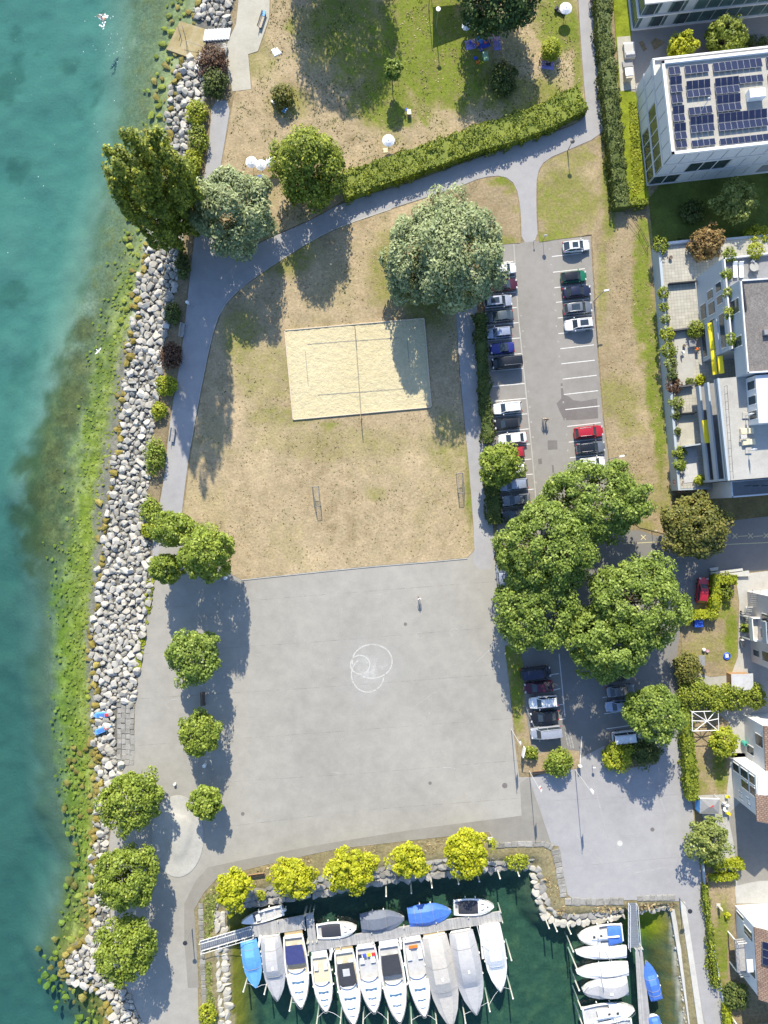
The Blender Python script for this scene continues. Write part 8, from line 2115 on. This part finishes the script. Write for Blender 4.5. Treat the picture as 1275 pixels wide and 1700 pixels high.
chair(1132, 586, 2.22, .5, 'white_bright', 'white round chair on the second terrace'); lathe_thing('flower_pot', 1125, 580, [(.15, 0), (.22, .3), (.24, .34), (.05, .3)], 'wood_dark', 'dark flower pot on the second terrace', 'pot', 2.22); lathe_thing('flower_pot', 1103, 437, [(.2, 0), (.28, .35), (.3, .4), (.05, .34)], 'wood_dark', 'brown flower pot on the first terrace', 'pot', 2.19)
for x, lb in ((1221, 'left white sun lounger on the upper roof terrace'), (1231, 'right white sun lounger on the upper roof terrace')):
    q = P(x, 448, 11.0); mb = MB(); mb.bbox((0, 0, .28), (.65, 2.2, .1), .03); mb.bbox((0, .9, .42), (.65, .6, .1), .03, 0, .5); [mb.box((sx * .25, sy * .9, .12), (.05, .05, .25)) for sx in (-1, 1) for sy in (-1, 1)]; tag(mb.build('sun_lounger', 'white_bright', None, False, (q.x, q.y, 10.66), .06), lb, 'sun lounger')
table(1252, 443, 10.66, 1.3, 1.3, 0, 'concrete', 'round stone table on the upper roof terrace', True); chair(1247, 436, 10.66, 1, 'light_grey', 'grey chair at the round roof table, upper'); chair(1253, 455, 10.66, 4.6, 'mid_grey', 'grey chair at the round roof table, lower')
for x, y, w, lb in ((1240, 716, 1.9, 'beige cushioned sofa on the roof terrace, upper'), (1243, 734, 1.9, 'beige cushioned sofa on the roof terrace, lower')):
    q = P(x, y, 11.0); t = thing('terrace_sofa', lb, 'sofa', (q.x, q.y, 10.72), .1); mb = MB(); mb.bbox((0, 0, .18), (w, .85, .36), .03); mb.build('base', 'wood_pale', t)
    for s in (-.5, .5): mb = MB(); mb.bbox((s * w * .48, 0, .42), (w * .46, .8, .14), .05); mb.build('cushion', 'cloth_cream', t)
table(1235, 725, 10.72, .9, .6, .1, 'concrete_pale', 'small pale table between the two roof sofas')
for x, y, lb in ((1237, 690, 'folded parasol stand on the roof terrace, upper'), (1242, 748, 'folded parasol stand on the roof terrace, lower')):
    q = P(x, y, 10.72); t = thing('parasol_stand', lb, 'parasol', (q.x, q.y, 10.72)); mb = MB(); mb.bbox((0, 0, .1), (.9, .9, .18), .03); mb.build('base', 'concrete', t); mb = MB(); mb.tube([(0, 0, .1), (0, 0, 2.3)], .035, 6); mb.build('pole', 'grey_metal', t); mb = MB(); mb.tube([(0, 0, 1.0), (0, 0, 1.6), (0, 0, 2.5)], [.12, .16, .03], 8); mb.build('folded_canopy', 'cloth_white', t, True)
lathe_thing('paddling_pool', 1215, 598, [(.62, 0), (.66, .2), (.6, .3), (.5, .28), (.5, .06)], 'blue_plastic', 'blue tub on the upper roof terrace', 'tub', 10.66); lathe_thing('paddling_pool', 1238, 631, [(.55, 0), (.58, .2), (.52, .28), (.42, .26), (.42, .06)], 'blue_plastic', 'blue tub in the shaded corner of the lower roof terrace', 'tub', 10.72)
# left of the white office building
def stack(x, y, parts, label, cat, name, rz=ROT):
    q = P(x, y); t = thing(name, label, cat, (q.x, q.y, 0), rz)
    for nm, c, d, m in parts: mb = MB(); mb.bbox(c, d, .04); mb.build(nm, m, t)
stack(1043, 88, [('base', (0, 0, .35), (1.7, 2.2, .7), 'concrete_pale'), ('bench_top', (0, 1.2, .5), (1.8, .3, .2), 'white_bright'), ('planter', (0, -.6, .8), (1.5, .5, .3), 'light_grey')], 'pale concrete seating block by the courtyard', 'planter', 'concrete_planter')
stack(1041, 110, [('step', (0, .4, .15), (1.6, .5, .3), 'mid_grey'), ('step', (0, -.1, .28), (1.6, .5, .3), 'mid_grey')], 'grey steps below the concrete seating block', 'steps', 'garden_steps')
stack(1040, 129, [('box', (0, 0, .6), (1.1, 1.6, 1.2), 'wood_pale'), ('lid', (0, .2, 1.24), (1.2, 1.3, .1), 'white_bright')], 'white topped bin shelter beside the grass strip', 'shelter', 'bin_shelter')
sheet('concrete_pad', [(1024, 62), (1046, 60), (1055, 148), (1030, 152)], 0.078, 'terrace_paving', 'pale concrete pad around the seating block', 'paving')
for p, lb in (([(1060, 70), (1067, 68), (1074, 82), (1068, 86)], 'small dark square bed in the courtyard'), ([(1080, 70), (1088, 63), (1104, 70), (1098, 76), (1086, 83)], 'pentagonal dark bed in the courtyard')): sheet('planting_bed', p, .06, 'soil', lb, 'planting bed', thick=.06)
# pergola
q = P(1171, 1197, 2.4); t = thing('pergola', 'white metal pergola frame in the garden', 'pergola', (q.x, q.y, 0), .03)
w, d = 4.1, 3.0
for a, b in (((-w / 2, -d / 2), (w / 2, -d / 2)), ((w / 2, -d / 2), (w / 2, d / 2)), ((w / 2, d / 2), (-w / 2, d / 2)), ((-w / 2, d / 2), (-w / 2, -d / 2)), ((-w / 2, d / 2), (.2, 0)), ((w / 2 - .4, d / 2), (.2, 0)), ((-.2, d / 2), (.2, 0)), ((-w / 2, 0.1), (.2, 0)), ((w / 2, .3), (.2, 0)), ((-w / 2 + .3, -d / 2), (.2, 0)), ((w / 2 - .2, -d / 2), (.2, 0))):
    mb = MB(); mb.tube([(a[0], a[1], 2.4), (b[0], b[1], 2.5 if b == (.2, 0) else 2.4)], .06, 5); mb.build('beam', 'white_bright', t)
for sx in (-1, 1):
    for sy in (-1, 1): mb = MB(); mb.box((sx * w / 2, sy * d / 2, 1.2), (.1, .1, 2.4)); mb.build('post', 'white_bright', t)
# shed
q = P(1233, 1132, 2.2); t = thing('garden_shed', 'small shed with pale ribbed roof at the garden end', 'shed', (q.x, q.y, 0), .03)
mb = MB(); mb.box((0, 0, 1.0), (3.0, 2.1, 2.0)); mb.build('wall', 'wood', t)
for s, nm in ((-1, 'roof_panel'), (1, 'roof_panel')): mb = MB(); mb.box((s * .85, 0, 2.25), (1.75, 2.5, .07), 0, 0, s * .22); mb.build(nm, 'light_grey', t)
table(1165, 1097, .03, 1.0, 1.7, .03, 'mid_grey', 'grey garden table left of the lawn'); chair(1167, 1112, .03, 1.6, 'tarp_black', 'black chair below the grey garden table')
q = P(1160, 1034, .7); t = thing('storage_box', 'bright blue square box in the garden corner', 'box', (q.x, q.y, .06), .03); mb = MB(); mb.bbox((0, 0, .35), (1.3, 1.3, .7), .05); mb.build('base', 'blue_plastic', t); mb = MB(); mb.bbox((0, 0, .74), (1.36, 1.36, .08), .04); mb.build('lid', 'blue_plastic', t)
q = P(1206, 1089); t = thing('toy_pool', 'blue and white toy boat pool on the garden lawn', 'toy', (q.x, q.y, .06), .1); mb = MB(); mb.lathe((0, 0, 0), [(.55, 0), (.62, .12), (.5, .22), (.42, .18), (.42, .03)], 12); mb.build('ring', 'blue_plastic', t, True); mb = MB(); mb.bbox((0, .05, .12), (.5, .6, .16), .06); mb.build('float', 'white_bright', t)
lathe_thing('ball', 1167, 1078, [(.02, 0), (.25, .12), (.3, .3), (.2, .5), (.02, .56)], 'white_bright', 'white ball by the garden path', 'ball', .05); lathe_thing('bucket', 1173, 1080, [(.18, 0), (.22, .3), (.24, .32), (.1, .3)], 'cloth_pink', 'pink bucket by the garden path', 'bucket', .05)
def scooter(x, y, rz, label, col):
    q = P(x, y); t = thing('motor_scooter', label, 'scooter', (q.x, q.y, .05), rz)
    for sx in (-.6, .6): mb = MB(); mb.tube([(sx, -.07, .28), (sx, .07, .28)], .28, 12); mb.build('wheel', 'black_rubber', t)
    mb = MB(); mb.bbox((-.35, 0, .55), (.8, .34, .35), .1); mb.bbox((.15, 0, .3), (.6, .3, .12), .04); mb.bbox((.5, 0, .65), (.14, .4, .7), .05, 0, 0, -.2); mb.build('body', col, t); mb = MB(); mb.bbox((-.3, 0, .78), (.7, .28, .1), .04); mb.build('seat', 'tarp_black', t); mb = MB(); mb.tube([(.42, -.35, 1.0), (.45, .35, 1.0)], .025, 5); mb.build('handlebar', 'grey_metal', t)
scooter(1231, 1022, 1.9, 'grey scooter parked beside the small house shrub', 'mid_grey'); scooter(1229, 1066, 1.75, 'silver scooter parked along the garden path', 'light_grey')
q = P(1236, 1234, .6); t = thing('rain_barrel', 'teal green barrel beside the bay windows', 'barrel', (q.x, q.y, .03), .6); mb = MB(); mb.lathe((0, 0, 0), [(.35, 0), (.42, .4), (.42, .7), (.34, 1.05), (.1, 1.1)], 14); mb.build('body', 'teal_plastic', t, True); mb = MB(); mb.cyl((0, 0, 1.08), .14, .08, 10); mb.build('lid', 'dark_metal', t)
q = P(1178, 1338, 1.9); t = thing('garden_tent', 'grey party tent with a white edge and blue side wall', 'tent', (q.x, q.y, 0), -.03)
W_, D_ = 3.0, 2.3; mb = MB(); mb.add([(-W_ / 2, -D_ / 2, 2.0), (W_ / 2, -D_ / 2, 2.0), (W_ / 2, D_ / 2, 2.0), (-W_ / 2, D_ / 2, 2.0), (-.3, 0, 2.35), (.3, 0, 2.35)], [(0, 1, 5, 4), (1, 2, 5), (2, 3, 4, 5), (3, 0, 4)]); mb.build('roof', 'mid_grey', t)
for y in (-1, 1): mb = MB(); mb.box((0, y * D_ / 2, 1.88), (W_ + .04, .04, .3)); mb.build('valance', 'white_bright' if y > 0 else 'mid_grey', t)
mb = MB(); mb.box((-W_ / 2 - .02, 0, 1.1), (.05, D_, 1.7)); mb.build('side_wall', 'tarp_lightblue', t)
for sx in (-1, 1):
    for sy in (-1, 1): mb = MB(); mb.tube([(sx * W_ / 2, sy * D_ / 2, 0), (sx * W_ / 2, sy * D_ / 2, 2.0)], .035, 5); mb.build('pole', 'white_paint', t)
mb = MB(); mb.bbox((.2, .1, 2.33), (.6, .2, .03), .01, .6); mb.build('emblem', 'red_paint', t)
for x, y, m, lb in ((1199, 1332, 'white_bright', 'white garden chair, upper left of the cluster by the tent'), (1205, 1336, 'white_bright', 'white garden chair, right of the cluster by the tent'), (1201, 1341, 'white_bright', 'white garden chair, lower left of the cluster by the tent'), (1205, 1321, 'yellow_cloth', 'yellow garden chair above the white chairs'), (1206, 1348, 'yellow_cloth', 'yellow garden chair below the white chairs')): chair(x, y, .03, RND.uniform(0, 6), m, lb)
q = P(1192, 1503); t = thing('garden_statue', 'small figure statue on the lower garden lawn', 'statue', (q.x, q.y, .05)); mb = MB(); mb.lathe((0, 0, 0), [(.28, 0), (.3, .1), (.16, .3), (.2, .7), (.24, 1.0), (.1, 1.2), (.14, 1.35), (.1, 1.5), (.02, 1.56)], 10); mb.build('figure', 'wood_pale', t, True); mb = MB(); mb.bbox((0, 0, .05), (.7, .7, .12), .03); mb.build('plinth', 'concrete', t)
